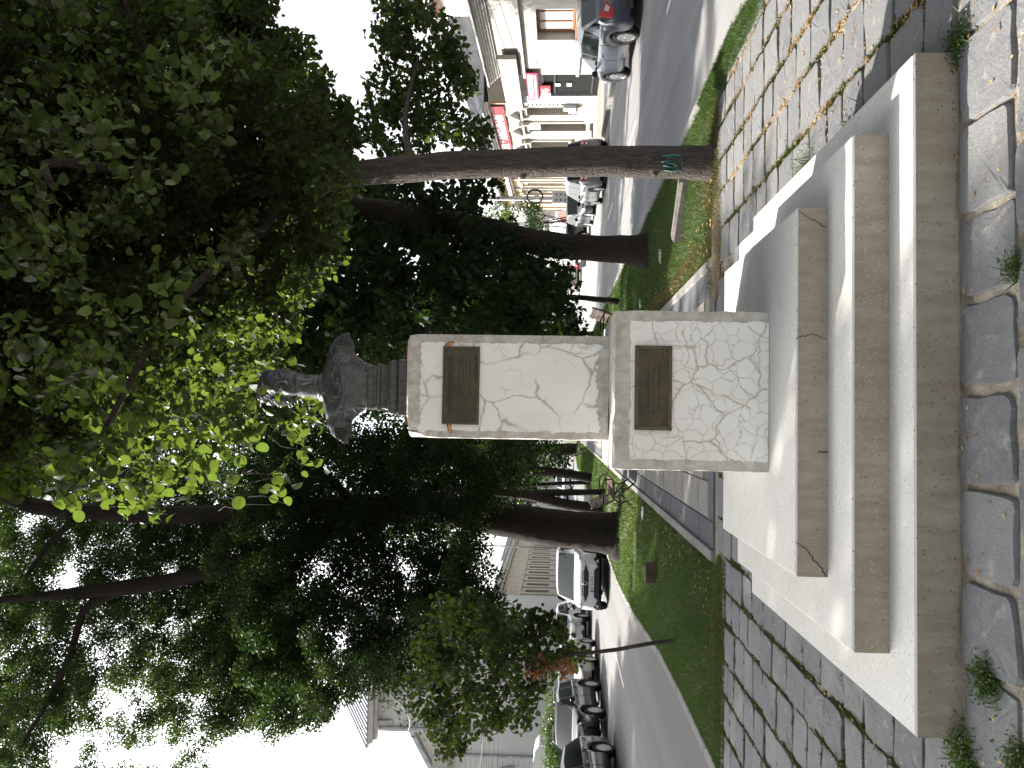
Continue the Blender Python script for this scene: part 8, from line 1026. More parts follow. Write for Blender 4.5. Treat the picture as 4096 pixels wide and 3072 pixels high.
LIT = (0.80, 3.75, 2.25, 8.4)                  # ground the sun reaches through the gap between the two big crowns
def sun_gap(V, F):
    k = F.shape[1]; c = V[F].mean(1); x = c[:, 0] + .96 * c[:, 2]; y = c[:, 1] - .77 * c[:, 2]
    e = .10 * np.sin(c[:, 0] * 3.1) + .08 * np.sin(c[:, 1] * 2.7 + c[:, 2] * 2)
    drop = (x > LIT[0] + e) & (x < LIT[1] + e) & (y > LIT[2] + e) & (y < LIT[3] + e) & (c[:, 2] > 2.2)
    return F[~drop]
def bust_gap(V, F):
    c = V[F].mean(1); x = c[:, 0] + .96 * c[:, 2]; y = c[:, 1] - .77 * c[:, 2]
    return F[~((x > 2.6) & (x < 3.55) & (y > 2.25) & (y < 3.05) & (c[:, 2] > 3.4))]

def crown(root, names, m, dens, size, shape='leaflet', gap=True, name='crown', **kw):
    C = [c for nm in names for c in CLUMPS[nm]] if isinstance(names[0], str) else names
    V, F = leaf_arrays(C, dens, size, shape, np.random.default_rng(len(C) + 11), **kw)
    if gap: F = sun_gap(V, F) if shape == 'leaflet' else bust_gap(V, F)
    o = link(name, np_mesh(name, V, F, m), root); tag(o, kind='stuff'); return o

def limb(m, pts, seg=10, jit=.05, sub=4):
    """smooth tapering limb through (x, y, z, r)"""
    P_ = [Vector(p[:3]) for p in pts]; R_ = [p[3] for p in pts]; out, rr = [], []
    for i in range(len(P_) - 1):
        p0, p1, p2, p3 = P_[max(i - 1, 0)], P_[i], P_[i + 1], P_[min(i + 2, len(P_) - 1)]
        for k in range(sub):
            t = k / sub; t2, t3 = t * t, t * t * t
            out.append(.5 * ((2 * p1) + (p2 - p0) * t + (2 * p0 - 5 * p1 + 4 * p2 - p3) * t2 + (3 * p1 - p0 - 3 * p2 + p3) * t3)); rr.append(R_[i] * (1 - t) + R_[i + 1] * t)
    out.append(P_[-1]); rr.append(R_[-1]); m.tube(out, rr, seg, jit=jit)

def tree(name, label, trunk, limbs, m, group=None, seg=14, jit=.05, cat='tree'):
    base = Vector(trunk[0][:3]); root = tag(empty(name, base), label, cat, group); inv = Matrix.Translation(-base)
    mb = MB(); t0 = [(trunk[0][0], trunk[0][1], trunk[0][2] - .15, trunk[0][3] * 1.12)] + list(trunk); limb(mb, t0, seg, jit); o = mb.build('trunk', m, root)
    if limbs:
        for L_ in limbs:
            mb = MB(); limb(mb, L_, 8, jit, 3); mb.build('limb', m, root)
    return root
def settle(root):
    inv = Matrix.Translation(-Vector(root.location))
    for c in root.children: c.matrix_parent_inverse = inv

def twigs(root, C, rad, m, n=3, reach=1.0, hub=None):
    """thin branches running into the clumps"""
    mb = MB(); r = random.Random(len(C))
    for (x, y, z, cr) in C:
        c = Vector((x, y, z))
        for k in range(n):
            a = Vector((r.gauss(0, 1), r.gauss(0, 1), r.gauss(.2, .6))).normalized() * cr * 1.3; b = Vector((r.gauss(0, 1), r.gauss(0, 1), r.gauss(-.5, .6))).normalized() * cr * 1.2
            mb.tube([c + a, c + (a + b) * .25, c + b], [rad, rad * .7, rad * .3], 4, cap=False)
    return tag(mb.build('twigs', m, root), kind='stuff')

G = 'lindens and locusts in the lawns'
# near linden, right of the statue
tA = tree('linden_tree', 'slim grey brown trunk with turquoise scrawl nearest on the right, its leaves hang overhead', [(2.75, 8.78, 0.0, .205), (2.75, 8.78, .10, .182), (2.755, 8.78, .30, .172), (2.76, 8.78, .68, .167), (2.765, 8.77, 1.17, .163), (2.75, 8.78, 1.91, .152), (2.73, 8.78, 2.66, .147), (2.67, 8.78, 3.42, .142), (2.6, 8.78, 4.08, .132), (2.53, 8.78, 4.69, .123), (2.4, 8.78, 5.72, .108), (2.34, 8.78, 7.02, .088)],
    [[(2.62, 8.78, 3.95, .07), (2.0, 8.3, 4.5, .05), (1.0, 7.2, 5.0, .035), (-.2, 6.0, 5.0, .02)], [(2.5, 8.78, 4.9, .07), (3.2, 8.2, 5.6, .05), (4.2, 7.4, 5.9, .03)], [(2.55, 8.78, 4.5, .06), (1.4, 8.9, 5.3, .045), (-.2, 9.0, 5.6, .025)], [(2.45, 8.8, 5.3, .06), (2.2, 7.0, 6.0, .04), (1.6, 5.6, 5.2, .025)], [(2.7, 8.8, 3.2, .045), (3.6, 9.8, 3.5, .035), (5.0, 11.2, 3.6, .02)]], MT['bark'], G, 22, .035)
for z_, a_ in ((.95, 2.4), (2.02, 3.2), (1.55, .3), (2.45, 0.1), (.62, 3.6)):
    mb = MB(); cx = 2.755 + math.cos(a_) * .150; cy = 8.78 + math.sin(a_) * .150; mb.lathe([(.001, .035), (.030, .025), (.045, 0), (.055, -.02)], 9, lambda a, b, c: (cx + math.cos(a_) * c + a * math.sin(a_), cy + math.sin(a_) * c - a * math.cos(a_), z_ + b)); mb.build('knot', MT['bark'], tA)
mb = MB(); rr = random.Random(3)
def onbark(a, z): return (2.757 + math.cos(a) * .175, 8.78 + math.sin(a) * .175, z)
for pts in ([(-2.15, .46), (-2.05, .54), (-1.92, .50), (-1.98, .42), (-2.12, .40)], [(-1.85, .56), (-1.78, .46), (-1.66, .52), (-1.58, .44)], [(-2.0, .36), (-1.88, .33), (-1.74, .38), (-1.62, .34)], [(-2.35, .52), (-2.42, .44), (-2.34, .36), (-2.22, .40)], [(-1.52, .55), (-1.44, .42), (-1.5, .36)]):
    mb.tube([onbark(a, z) for a, z in pts], .009, 5)
mb.build('spray_mark', MT['graffiti'], tA)
crown(tA, ['A_main'], MT['linden'], 2.6, .068, 'heart', flat=.45); crown(tA, ['A_mid'], MT['linden'], 3.4, .11, 'heart', flat=.45)
crown(tA, ['A_front'], MT['linden'], .8, .080, 'heart', flat=.35, droop=.6); crown(tA, ['A_front'], MT['linden_back'], .22, .085, 'heart', flat=.35, droop=.6)
crown(tA, ['A_low', 'A_low2', 'A_edge'], MT['linden'], 2.1, .080, 'heart', flat=.35, droop=.3)
crown(tA, ['A_main', 'A_front'], MT['berry'], .10, .022, 'leaflet', gap=False, name='seed_clusters')
crown(tA, ['A_sprays2'], MT['linden'], .9, .075, 'heart', flat=.4, droop=.4)
r = random.Random(77); TOP = []  # clumps above the view, added to keep sun and sky off the crown
for k in range(340):
    yy = r.uniform(6.4, 17.5); TOP.append((r.uniform(-.36 * yy, 4.5), yy, 2.9 + .70 * yy + r.uniform(0, 2.2), .75))
for k in range(80):
    yy = r.uniform(-3.5, 6.0); TOP.append((r.uniform(-3.2, 5.5), yy, max(5.2, 2.9 + .70 * yy) + r.uniform(0, 2.6), .72))
crown(tA, TOP, MT['linden'], 3.2, .20, 'heart', gap=False, flat=.3)
twigs(tA, CLUMPS['A_low'] + CLUMPS['A_main'][::3], .008, MT['bark_dark'], 2)
# hanging sunlit sprays: the largest leaves one by one
LS = []
for q in range(5):
    a = random.Random(q); n = 11; vs = [(0, 0, 0)]
    for i in range(n):
        t = 2 * math.pi * (i + .5) / n; rr_ = .5 * (1 + a.uniform(-.05, .05)) * (1 + .12 * math.cos(t)); vs.append((rr_ * math.cos(t) + .42, rr_ * math.sin(t), .10 * math.cos(2 * t) + a.uniform(-.03, .03)))
    vs[0] = (.42, 0, -.05); me = bpy.data.meshes.new('leaf'); me.from_pydata(vs, [], [(0, 1 + i, 1 + (i + 1) % n) for i in range(n)]); me.materials.append(MT['linden']); me.polygons.foreach_set('use_smooth', [True] * n); LS.append(me)
r = random.Random(12); cnt = 0; mbt = MB()
for (x, y, z, cr) in CLUMPS['A_sprays']:
    top = Vector((x + r.uniform(-.05, .05), y + r.uniform(-.1, .1), z + cr * 1.1)); end = Vector((x + r.uniform(-.18, .05), y + r.uniform(-.15, .15), z - cr * 1.5)); mbt.tube([top, (top + end) / 2 + Vector((r.uniform(-.05, .05), 0, .02)), end], [.006, .004, .002], 4, cap=False)
    for k in range(6):
        if cnt >= 296: break
        t = (k + .5) / 6; p = top.lerp(end, t) + Vector((r.uniform(-.06, .06), r.uniform(-.06, .06), 0))
        xp, yp = p.x + .96 * p.z, p.y - .77 * p.z
        if 2.65 < xp < 3.5 and 2.35 < yp < 2.95 and p.z > 3.4: continue
        o = link('leaf', LS[r.randrange(5)], tA, p); o.scale = (1, 1, 1); s_ = r.uniform(.062, .098); o.scale = (s_, s_ * .95, s_)
        o.rotation_euler = (r.gauss(0, .5), r.uniform(.5, 1.3), r.uniform(0, 6.28)); cnt += 1
tag(mbt.build('hanging_twigs', MT['bark_dark'], tA), kind='stuff')
crown(tA, ['A_sprays'], MT['linden'], .55, .066, 'heart', flat=.4, droop=.5)
settle(tA)

# second tree, leaning
tB = tree('linden_tree', 'thick dark trunk leaning right, in the lawn behind the slim trunk', [(2.95, 14.41, 0.0, .34), (2.96, 14.41, .16, .298), (2.99, 14.41, .55, .242), (3.01, 14.41, 1.08, .220), (3.06, 14.41, 1.79, .228), (3.17, 14.41, 2.26, .212), (3.29, 14.41, 2.74, .209), (3.47, 14.41, 3.64, .201), (3.69, 14.41, 4.97, .185), (3.85, 14.41, 6.65, .161)],
    [[(3.3, 14.4, 2.8, .12), (2.4, 14.8, 3.6, .08), (1.2, 15.3, 4.2, .04)], [(3.5, 14.4, 3.7, .12), (4.6, 14.0, 4.6, .07), (5.6, 13.6, 4.9, .04)], [(3.75, 14.4, 5.4, .12), (2.4, 15.0, 6.6, .08), (.8, 15.5, 7.0, .04)]], MT['bark_dark'], G, 18, .05)
crown(tB, ['B_main'], MT['darkleaf'], 2.0, .12, 'heart', flat=.4); crown(tB, ['B_back'], MT['darkleaf'], 2.4, .17, 'heart', flat=.4); crown(tB, ['B_gap'], MT['linden'], 1.0, .10, 'heart', flat=.4)
twigs(tB, CLUMPS['B_main'][::2], .010, MT['bark_dark'], 2); settle(tB)
tC = tree('sapling', 'young tree with thin dark stem and low crown in the right lawn beside the block', [(2.98, 20.74, 0.0, .085), (3.03, 20.74, .6, .072), (3.08, 20.74, 1.21, .064), (3.09, 20.74, 2.84, .052)], [], MT['bark_dark'], None, 10)
crown(tC, ['sapR'], MT['darkleaf'], 2.3, .15, 'heart', flat=.4); settle(tC)
tD = tree('linden_tree', 'farther tree in the right lawn with low dark leaves just right of the white shaft', [(3.72, 35.5, 0.0, .10), (3.7, 35.5, 1.2, .09), (3.6, 35.5, 3.4, .08)], [], MT['bark_dark'], G, 8)
crown(tD, ['farR'], MT['darkleaf'], 2.4, .22, 'heart', flat=.4); settle(tD)

# big locust on the left
tL = tree('locust_tree', 'huge dark trunk with flared foot on the left lawn, forking into two high limbs', [(-2.82, 20.6, 0.0, .64), (-2.78, 20.6, .14, .552), (-2.76, 20.6, .42, .495), (-2.71, 20.6, 1.08, .455), (-2.65, 20.6, 1.75, .455), (-2.55, 20.6, 2.43, .437), (-2.47, 20.6, 3.07, .409), (-2.27, 20.6, 4.47, .38), (-2.16, 20.6, 5.4, .357)],
    [[(-2.20, 20.6, 5.1, .33), (-2.28, 20.6, 7.39, .276), (-2.51, 20.6, 9.75, .242), (-2.58, 20.6, 11.78, .23), (-2.54, 20.6, 13.35, .219), (-2.45, 20.6, 14.82, .207), (-2.18, 20.6, 15.81, .196), (-1.74, 20.6, 17.06, .173)],
     [(-2.58, 20.6, 13.6, .12), (-3.32, 20.6, 14.42, .075), (-4.16, 20.6, 14.99, .052)], [(-2.2, 20.6, 5.2, .30), (-2.92, 20.6, 7.37, .253), (-3.59, 20.6, 9.01, .219), (-4.14, 20.6, 10.89, .196), (-4.32, 20.6, 11.72, .207), (-4.55, 20.6, 13.27, .184), (-4.66, 20.6, 14.12, .138), (-4.74, 20.6, 14.96, .104), (-4.89, 20.6, 16.18, .081)],
     [(-4.45, 20.6, 12.5, .16), (-4.93, 20.6, 13.38, .115), (-5.4, 20.6, 13.6, .092), (-6.21, 20.6, 13.81, .081), (-6.92, 20.6, 14.14, .069), (-7.62, 20.6, 14.48, .058), (-8.56, 20.6, 15.04, .046)],
     [(-2.3, 20.6, 6.5, .13), (-.8, 19.4, 7.6, .09), (1.0, 18.4, 8.4, .05)]], MT['bark_dark'], G, 26, .03)
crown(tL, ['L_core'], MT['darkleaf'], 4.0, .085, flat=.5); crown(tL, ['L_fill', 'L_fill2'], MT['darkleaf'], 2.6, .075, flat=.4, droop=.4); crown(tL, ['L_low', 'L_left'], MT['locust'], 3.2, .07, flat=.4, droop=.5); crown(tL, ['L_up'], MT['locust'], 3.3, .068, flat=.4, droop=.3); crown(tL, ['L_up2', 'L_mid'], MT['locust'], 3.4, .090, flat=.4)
twigs(tL, CLUMPS['L_up'][::2] + CLUMPS['L_low'][::2] + CLUMPS['L_core'][::3], .012, MT['bark_dark'], 2)
# unseen clumps added along sun lines to shade the left road and square
r = random.Random(5); SH = []
yy = 2.2
while yy < 19:
    xx = -4.2
    lim = .78 if yy < 5 else (.45 if yy < 8.6 else 1.7)
    while xx < lim:
        if yy < 9 or r.random() < .93:
            h_ = 10.6 + r.uniform(-1.4, 2.6); SH.append((xx - .96 * h_ + r.uniform(-.1, .1), yy + .77 * h_ + r.uniform(-.1, .1), h_, .46))
        xx += .52
    yy += .52
for k in range(46): SH.append((-3.3 + r.uniform(-1.3, 1.3) - 8.6, 10.9 + r.uniform(-1, 1) + 6.6, 3.1 + r.uniform(-1.2, 1.2) + 9, .5))
for k in range(440):
    h_ = 11 + r.uniform(-1.5, 2); SH.append((r.uniform(-9.5, -4) - .96 * h_, r.uniform(6, 34) + .77 * h_, h_, .62))
settle(tL)
tO = tree('added_shade_tree', 'unseen tree added left of the left road, its crown set to shade the square', [(-13.2, 13.0, 0, .45), (-13.2, 13, 3, .38), (-13.0, 13.2, 7, .30), (-12.8, 13.4, 11, .16)], [[(-13.0, 13.2, 6.5, .2), (-11, 13, 9, .13), (-9, 12, 11, .06)], [(-13, 13.2, 7, .2), (-15, 16, 9.5, .13), (-16.5, 20, 11, .06)]], MT['bark_dark'], G, 12)  # out of view, put in to carry the shading clumps
crown(tO, [c for c in SH if c[0] / c[1] < -.57], MT['locust'], 3.4, .20, gap=False, flat=.2); settle(tO)

# trunks farther down the promenade
tV = tree('forked_tree', 'dark tree whose two slim stems lean together behind the huge trunk', [(-2.73, 26.0, 0, .19), (-2.66, 26.0, .99, .16), (-2.57, 26.0, 1.55, .167), (-2.45, 26.0, 2.09, .16), (-2.33, 26.0, 3.05, .131), (-2.2, 26, 6.0, .10)], [[(-2.22, 26.0, -.05, .135), (-2.23, 26.0, .36, .094), (-2.27, 26.0, 1.54, .109), (-2.34, 26.0, 2.44, .13), (-2.32, 26.0, 3.2, .10)]], MT['bark_dark'], G, 12)
C2 = CLUMPS['C_back']; crown(tV, C2[0::3] + CLUMPS['V_top'], MT['darkleaf'], 3.4, .20, flat=.4); settle(tV)
t3 = tree('linden_tree', 'dark trunk with thin second stem on the left lawn, between two far white cars', [(-2.45, 35.0, 0.0, .205), (-2.24, 35.0, 1.31, .191), (-2.17, 35.0, 2.71, .191), (-2.15, 35.0, 5.63, .161)], [[(-2.60, 35.2, -.05, .10), (-2.68, 35.2, 1.3, .081), (-2.79, 35.2, 2.71, .081), (-2.95, 35.2, 4.63, .061)]], MT['bark_dark'], G, 12)
crown(t3, C2[1::3] + CLUMPS['C_low'], MT['darkleaf'], 3.4, .22, flat=.4); settle(t3)
t4 = tree('linden_tree', 'broad far trunk beside the second bench, at the left edge of the white shaft', [(-2.12, 60.0, 0.0, .47), (-2.12, 60.0, .6, .45), (-2.15, 60, 3.4, .43), (-2.18, 60, 8.6, .35)], [], MT['bark_dark'], G, 12)
crown(t4, C2[2::3] + CLUMPS['C_far'], MT['darkleaf'], 3.2, .28, flat=.4); settle(t4)
# leaning sapling on the left, part of its leaves dried up
ts = tree('sapling', 'thin leaning sapling on the left lawn edge with some dried orange brown leaves', [(-2.75, 10.67, 0, .027), (-2.81, 10.67, .43, .027), (-2.89, 10.67, .81, .026), (-2.94, 10.67, 1.15, .024), (-2.97, 10.67, 1.44, .022), (-3.02, 10.67, 1.87, .018), (-3.1, 10.67, 2.46, .013)], [[(-2.97, 10.67, 1.5, .012), (-3.2, 10.4, 1.75, .008), (-3.55, 10.2, 1.8, .004)], [(-3.0, 10.67, 1.8, .012), (-3.3, 10.8, 2.5, .009), (-3.9, 11.0, 3.2, .005)], [(-3.0, 10.67, 1.7, .010), (-2.8, 10.8, 2.2, .008), (-2.6, 11, 2.8, .004)], [(-3.05, 10.67, 2.1, .01), (-3.5, 10.6, 2.4, .007), (-4.1, 10.6, 2.5, .004)]], MT['bark'], None, 9, .08)
crown(ts, ['sapL'], MT['linden'], 1.7, .070, 'heart', flat=.3, droop=.3); crown(ts, ['sapL_top'], MT['locust'], .8, .06, gap=False, droop=.4); crown(ts, ['dead'], MT['deadleaf'], .8, .075, 'heart', name='dried_leaves', flat=.2, fold=.6); settle(ts)

# hedge and bushes by the houses
def bush(name, label, cat, C, m, size, dens, z0):
    cx = sum(c[0] for c in C) / len(C); cy = sum(c[1] for c in C) / len(C); root = tag(empty(name, (cx, cy, z0)), label, cat)
    mb = MB(); r_ = random.Random(3)
    for k in range(5): mb.tube([(cx + r_.uniform(-.2, .2), cy, z0), (cx + r_.uniform(-.5, .5), cy, z0 + 1.0), C[r_.randrange(len(C))][:3]], [.05, .04, .015], 5)
    mb.build('stems', MT['bark_dark'], root); V, F = leaf_arrays(C, dens, size, 'leaflet', np.random.default_rng(5), flat=.4, droop=0); tag(link('foliage', np_mesh('foliage', V, F, m), root), kind='stuff'); settle(root)
r = random.Random(9)
bush('hedge', 'bright green clipped hedge behind the black cars on the far left', 'hedge', [(-11.9 - .42 * i + r.uniform(-.1, .1), 36 + r.uniform(-.4, .4), z_ + r.uniform(-.1, .15), .42) for i in range(13) for z_ in (.4, .95, 1.55)], MT['hedge'], .11, 2.6, 0)
bush('bush', 'shrub tree rising above the roof edge beyond the yellow house', 'bush', CLUMPS['bush'], MT['linden'], .26, 2.0, -.05)
bush('bush', 'dark leafed shrub on the pavement in front of the grey glazed gate', 'bush', CLUMPS['bush2'], MT['darkleaf'], .20, 1.6, -.05)

# grass blades
def blades(name, n, fx0, fx1, y0, y1, h, w, m, pw=1.0, mask=None):
    rng = np.random.default_rng(n); t = rng.random(n) ** pw; y = y0 + (y1 - y0) * t; u = rng.random(n)
    a = np.array([fx0(v) for v in y]); b = np.array([fx1(v) for v in y]); x = a + (b - a) * u
    if mask is not None: k = mask(x, y, rng); x, y, u = x[k], y[k], u[k]; n = len(x)
    e = np.minimum(u, 1 - u); z = .05 * np.sin(np.pi * u) - .015 + np.minimum(1, e * 8) * (.02 + .03 * np.sin(y * 1.7 + u * 9) * np.sin(y * .6 + u * 5)) - .005
    z = z * np.minimum(1, (y - y0) / .8) - .018 * (1 - np.minimum(1, (y - y0) / .8)); hh = h * rng.uniform(.35, 1.3, n) * (1 + .05 * (y - y0) / 6); ang = rng.uniform(0, 2 * np.pi, n); ww = w * (1 + (y - y0) * .06); lean = rng.normal(0, .45, (n, 2)) * hh[:, None]
    d = np.stack([np.cos(ang), np.sin(ang), 0 * ang], 1) * ww[:, None]; p = np.stack([x, y, z], 1); tip = p + np.stack([lean[:, 0], lean[:, 1], hh], 1)
    V = np.stack([p - d, p + d, tip], 1).reshape(-1, 3); F = np.arange(n * 3).reshape(-1, 3)
    return tag(link(name, np_mesh(name, V, F, m)), kind='stuff')
kl = lambda y: kerb_l(y) + .16; kr = lambda y: kerb_r(y) - .16
blades('grass_left', 42000, kl, lambda y: PL - .01, 8.25, 16, .050, .0038, MT['grass'], 1.2)
blades('grass_left_far', 26000, kl, lambda y: PL - .01, 16, 60, .075, .010, MT['grass'], 1.6)
blades('grass_right', 40000, lambda y: PR + .01, kr, 8.6, 17, .055, .0038, MT['grass'], 1.2)
blades('grass_right_far', 26000, lambda y: PR + .01, kr, 17, 60, .075, .010, MT['grass'], 1.6)
patchy = lambda x, y, rng: (np.sin(x * 2.3 + 1.2 * np.sin(y * .9)) * np.sin(y * 1.3 + x) + rng.normal(0, .35, len(x))) > .25
blades('front_grass', 5200, lambda y: -3.2, lambda y: PL + .1, 8.02, 8.40, .040, .0035, MT['grass'])
blades('front_dry_grass', 5200, lambda y: -3.2, lambda y: PL + .1, 8.0, 8.45, .032, .004, MT['drygrass'])
blades('soil_grass', 4200, lambda y: 1.25, lambda y: 3.5, 8.25, 8.95, .034, .004, MT['drygrass'])
blades('soil_green', 1800, lambda y: 1.6, lambda y: 3.6, 8.3, 8.9, .040, .0035, MT['grass'])
blades('dry_grass_left', 22000, kl, lambda y: PL - .01, 8.2, 18, .030, .005, MT['drygrass'], 1.3, patchy)
blades('dry_grass_right', 15000, lambda y: PR + .01, kr, 8.6, 18, .030, .005, MT['drygrass'], 1.3, patchy)
blades('dry_grass_edge', 5000, lambda y: PR + .02, lambda y: PR + .30, 8.8, 24, .04, .005, MT['drygrass'], 1.3)
blades('kerb_grass', 9000, lambda y: kerb_r(y) - .45, lambda y: kerb_r(y) - .14, 6.6, 9.2, .045, .0035, MT['grass'], 1.0)
# ------------------------------------------------------------------ buildings (local x along the front, y out to the street, z up)
def wall(mb, x0, x1, z0, z1, y, holes, depth=.18, mi=0, rmi=None):
    rmi = mi if rmi is None else rmi
    xs = sorted({x0, x1, *[h[0] for h in holes], *[h[1] for h in holes]}); zs = sorted({z0, z1, *[h[2] for h in holes], *[h[3] for h in holes]})
    for a, b in zip(xs[:-1], xs[1:]):
        for c, d in zip(zs[:-1], zs[1:]):
            mx_, mz = (a + b) / 2, (c + d) / 2
            if any(h[0] < mx_ < h[1] and h[2] < mz < h[3] for h in holes): continue
            mb.add([(a, y, c), (b, y, c), (b, y, d), (a, y, d)], [(3, 2, 1, 0)], mi)
    for (a, b, c, d) in holes:
        mb.add([(a, y, c), (b, y, c), (b, y, d), (a, y, d), (a, y - depth, c), (b, y - depth, c), (b, y - depth, d), (a, y - depth, d)], [(0, 1, 5, 4), (1, 2, 6, 5), (2, 3, 7, 6), (3, 0, 4, 7)], rmi)
def window(root, a, b, c, d, y, fm, pm, mull=1, trans=None, fw=.06, nm='window'):
    f = MB(); f.box(a, b, y, y + .06, c, c + fw); f.box(a, b, y, y + .06, d - fw, d); f.box(a, a + fw, y, y + .06, c + fw, d - fw); f.box(b - fw, b, y, y + .06, c + fw, d - fw)
    for k in range(mull):
        xm = a + (b - a) * (k + 1) / (mull + 1); f.box(xm - fw * .4, xm + fw * .4, y, y + .055, c + fw, d - fw)
    if trans: f.box(a + fw, b - fw, y + .004, y + .064, trans - fw * .4, trans + fw * .4)
    w_ = f.build(nm, fm, root); p = MB(); p.box(a + .01, b - .01, y - .03, y + .012, c + .01, d - .01); p.build('pane', pm, w_); return w_
def prism_part(root, nm, m, *boxes):
    mb = MB()
    for b in boxes: mb.box(*b)
    return mb.build(nm, m, root)
TH = math.pi / 2 - math.atan(.0776)
def fac(y): return (14.66 + .0776 * (y - 34), y, -.05)

# white house with the brown framed window
h1 = tag(empty('white_house', fac(20), TH), 'white limewashed single storey house with brown three pane window and grey ledges', 'house')
s = lambda y: (y - 20) * 1.003
mb = MB(); wall(mb, 0, s(34.83), 0, 4.5, 0, [(s(28.15), s(30.95), 1.16, 2.60)], .42); mb.box(s(34.83) - .003, s(34.83), -7, 0, 0, 4.5); mb.box(0, s(34.83), -7.2, -7, 0, 4.5); mb.build('wall', MT['whitewall'], h1)
window(h1, s(28.2), s(30.90), 1.19, 2.58, -.36, MT['brownwood'], MT['blind'], 2, None, .10)
prism_part(h1, 'sill', MT['brownwood'], (s(28.1), s(31.0), -.36, .05, 1.08, 1.155))
prism_part(h1, 'ledge', MT['greywall'], (0, s(34.83), 0.002, .10, .93, 1.04)); prism_part(h1, 'cornice_band', MT['trim'], (0, s(34.83), .002, .16, 3.18, 3.30), (0, s(34.83), .002, .10, 3.31, 3.37))
prism_part(h1, 'plinth', MT['greytrim'], (0, s(34.83), .002, .06, .02, .30))
mb = MB()
for k in range(5): mb.box(-.1, s(34.9), .002 + .07 * k, .08 + .07 * k, 4.30 + .085 * k, 4.384 + .085 * k)
mb.box(-.1, s(34.9), -7, .50, 4.74, 4.80); mb.build('eaves', MT['trim'], h1)
mb = MB(); wall(mb, 0, s(31.2), 4.81, 6.3, -1.2, [(s(25.0), s(27.0), 5.25, 6.1)], .15)
for k in range(48): mb.box(s(31.2) * k / 48, s(31.2) * k / 48 + .10, -1.198, -1.17, 4.85, 5.2)
mb.build('attic_wall', MT['greywall'], h1); window(h1, s(25.0), s(27.0), 5.25, 6.1, -1.33, MT['whitewood'], MT['pane'], 2)
prism_part(h1, 'beam', MT['brownwood'], (0, s(31.3), -1.2, -1.0, 6.31, 6.48)); prism_part(h1, 'fascia', MT['trim'], (-.1, s(31.5), -4, -.8, 6.5, 6.72)); prism_part(h1, 'drainpipe', MT['trim'], (s(29.2), s(29.3), -1.0, -.9, 4.82, 6.5))
# white panel over the gateway, gate and its boards
gt = tag(empty('gateway', fac(34.83), TH), 'black barred steel gate under a plain white wall panel, two notices on its bars', 'gate'); s2 = lambda y: (y - 34.83) * 1.003
prism_part(gt, 'lintel_panel', MT['whitewall'], (s2(32.0), s2(38.55), .17, .35, 3.46, 4.20)); prism_part(gt, 'pier', MT['greytrim'], (s2(37.45), s2(38.55), -.2, .10, 0, 3.45))
prism_part(gt, 'gate_back', MT['gate'], (.03, s2(37.42), -.16, -.12, .03, 2.5))
bar = MB(); bar.box(-.02, .02, -.02, .02, 0, 2.46); bme = bar.mesh('bar', MT['gate'])
for k in range(26): link('bar', bme, gt, (.08 + k * .098, -.06, .05))
prism_part(gt, 'rail', MT['gate'], (.02, s2(37.42), -.035, .005, .25, .33), (.02, s2(37.42), -.035, .005, 1.9, 1.99), (.02, s2(37.42), -.035, .005, 2.44, 2.52))
prism_part(gt, 'notice', MT['paper'], (s2(35.95), s2(36.32), .01, .016, 1.70, 1.94)); prism_part(gt, 'notice', MT['paper'], (s2(35.9), s2(36.35), .01, .016, 1.2, 1.42))
def board(name, label, y0, y1, z0, z1, out, m, rows, cat='sign'):
    r_ = tag(empty(name, fac(y0), TH), label, cat); L_ = (y1 - y0) * 1.003; mb = MB(); mb.box(0, L_, out, out + .05, z0 + .05, z1 + .05); mb.build('board', m, r_)
    for body, fx, fz, sz, wd, bd in rows:
        # read from the street: the text runs towards the viewer's right, that is towards local -x
        mtx = Matrix.Translation((L_ * fx, out + .054, z0 + .05 + (z1 - z0) * fz)) @ Matrix(((-1, 0, 0, 0), (0, 0, 1, 0), (0, 1, 0, 0), (0, 0, 0, 1)))
        text(body, sz, mtx, MT['white'], r_, width=L_ * wd, bold=bd, extrude=.003)
    return r_, L_
b1, L1 = board('shop_sign', 'raspberry red sign reading BIROU DE TRADUCERI over the black gate', 34.15, 37.75, 2.63, 3.12, .12, MT['magenta'], [('BIROU DE TRADUCERI', .5, .64, .30, .90, .012)])
mb = MB(); rr = random.Random(8); x = .25
while x < L1 - .3:
    l = rr.uniform(.05, .22); mb.box(x, x + l, .171, .176, 2.75, 2.83); x += l + .04
mb.build('small_print', MT['white'], b1)
b2, L2 = board('gate_sign', 'small square red notice with pale text lines beneath the raspberry sign', 35.95, 36.95, 2.09, 2.55, .06, MT['red'], [])
mb = MB()
for k, (a, b) in enumerate(((.12, .6), (.12, .45), (.1, .7), (.1, .62), (.3, .55))): mb.box(L2 * (1 - b), L2 * (1 - a), .111, .115, 2.50 - k * .075, 2.53 - k * .075)
mb.build('small_print', MT['white'], b2)
tag(prism_part(None, 'paper_notice', MT['paper'], (0, 0.9, .06, .10, 2.14, 2.58)), 'cream rectangular paper notice next to the small red notice', 'notice'); o = bpy.data.objects['paper_notice']; o.location = fac(37.0); o.rotation_euler.z = TH

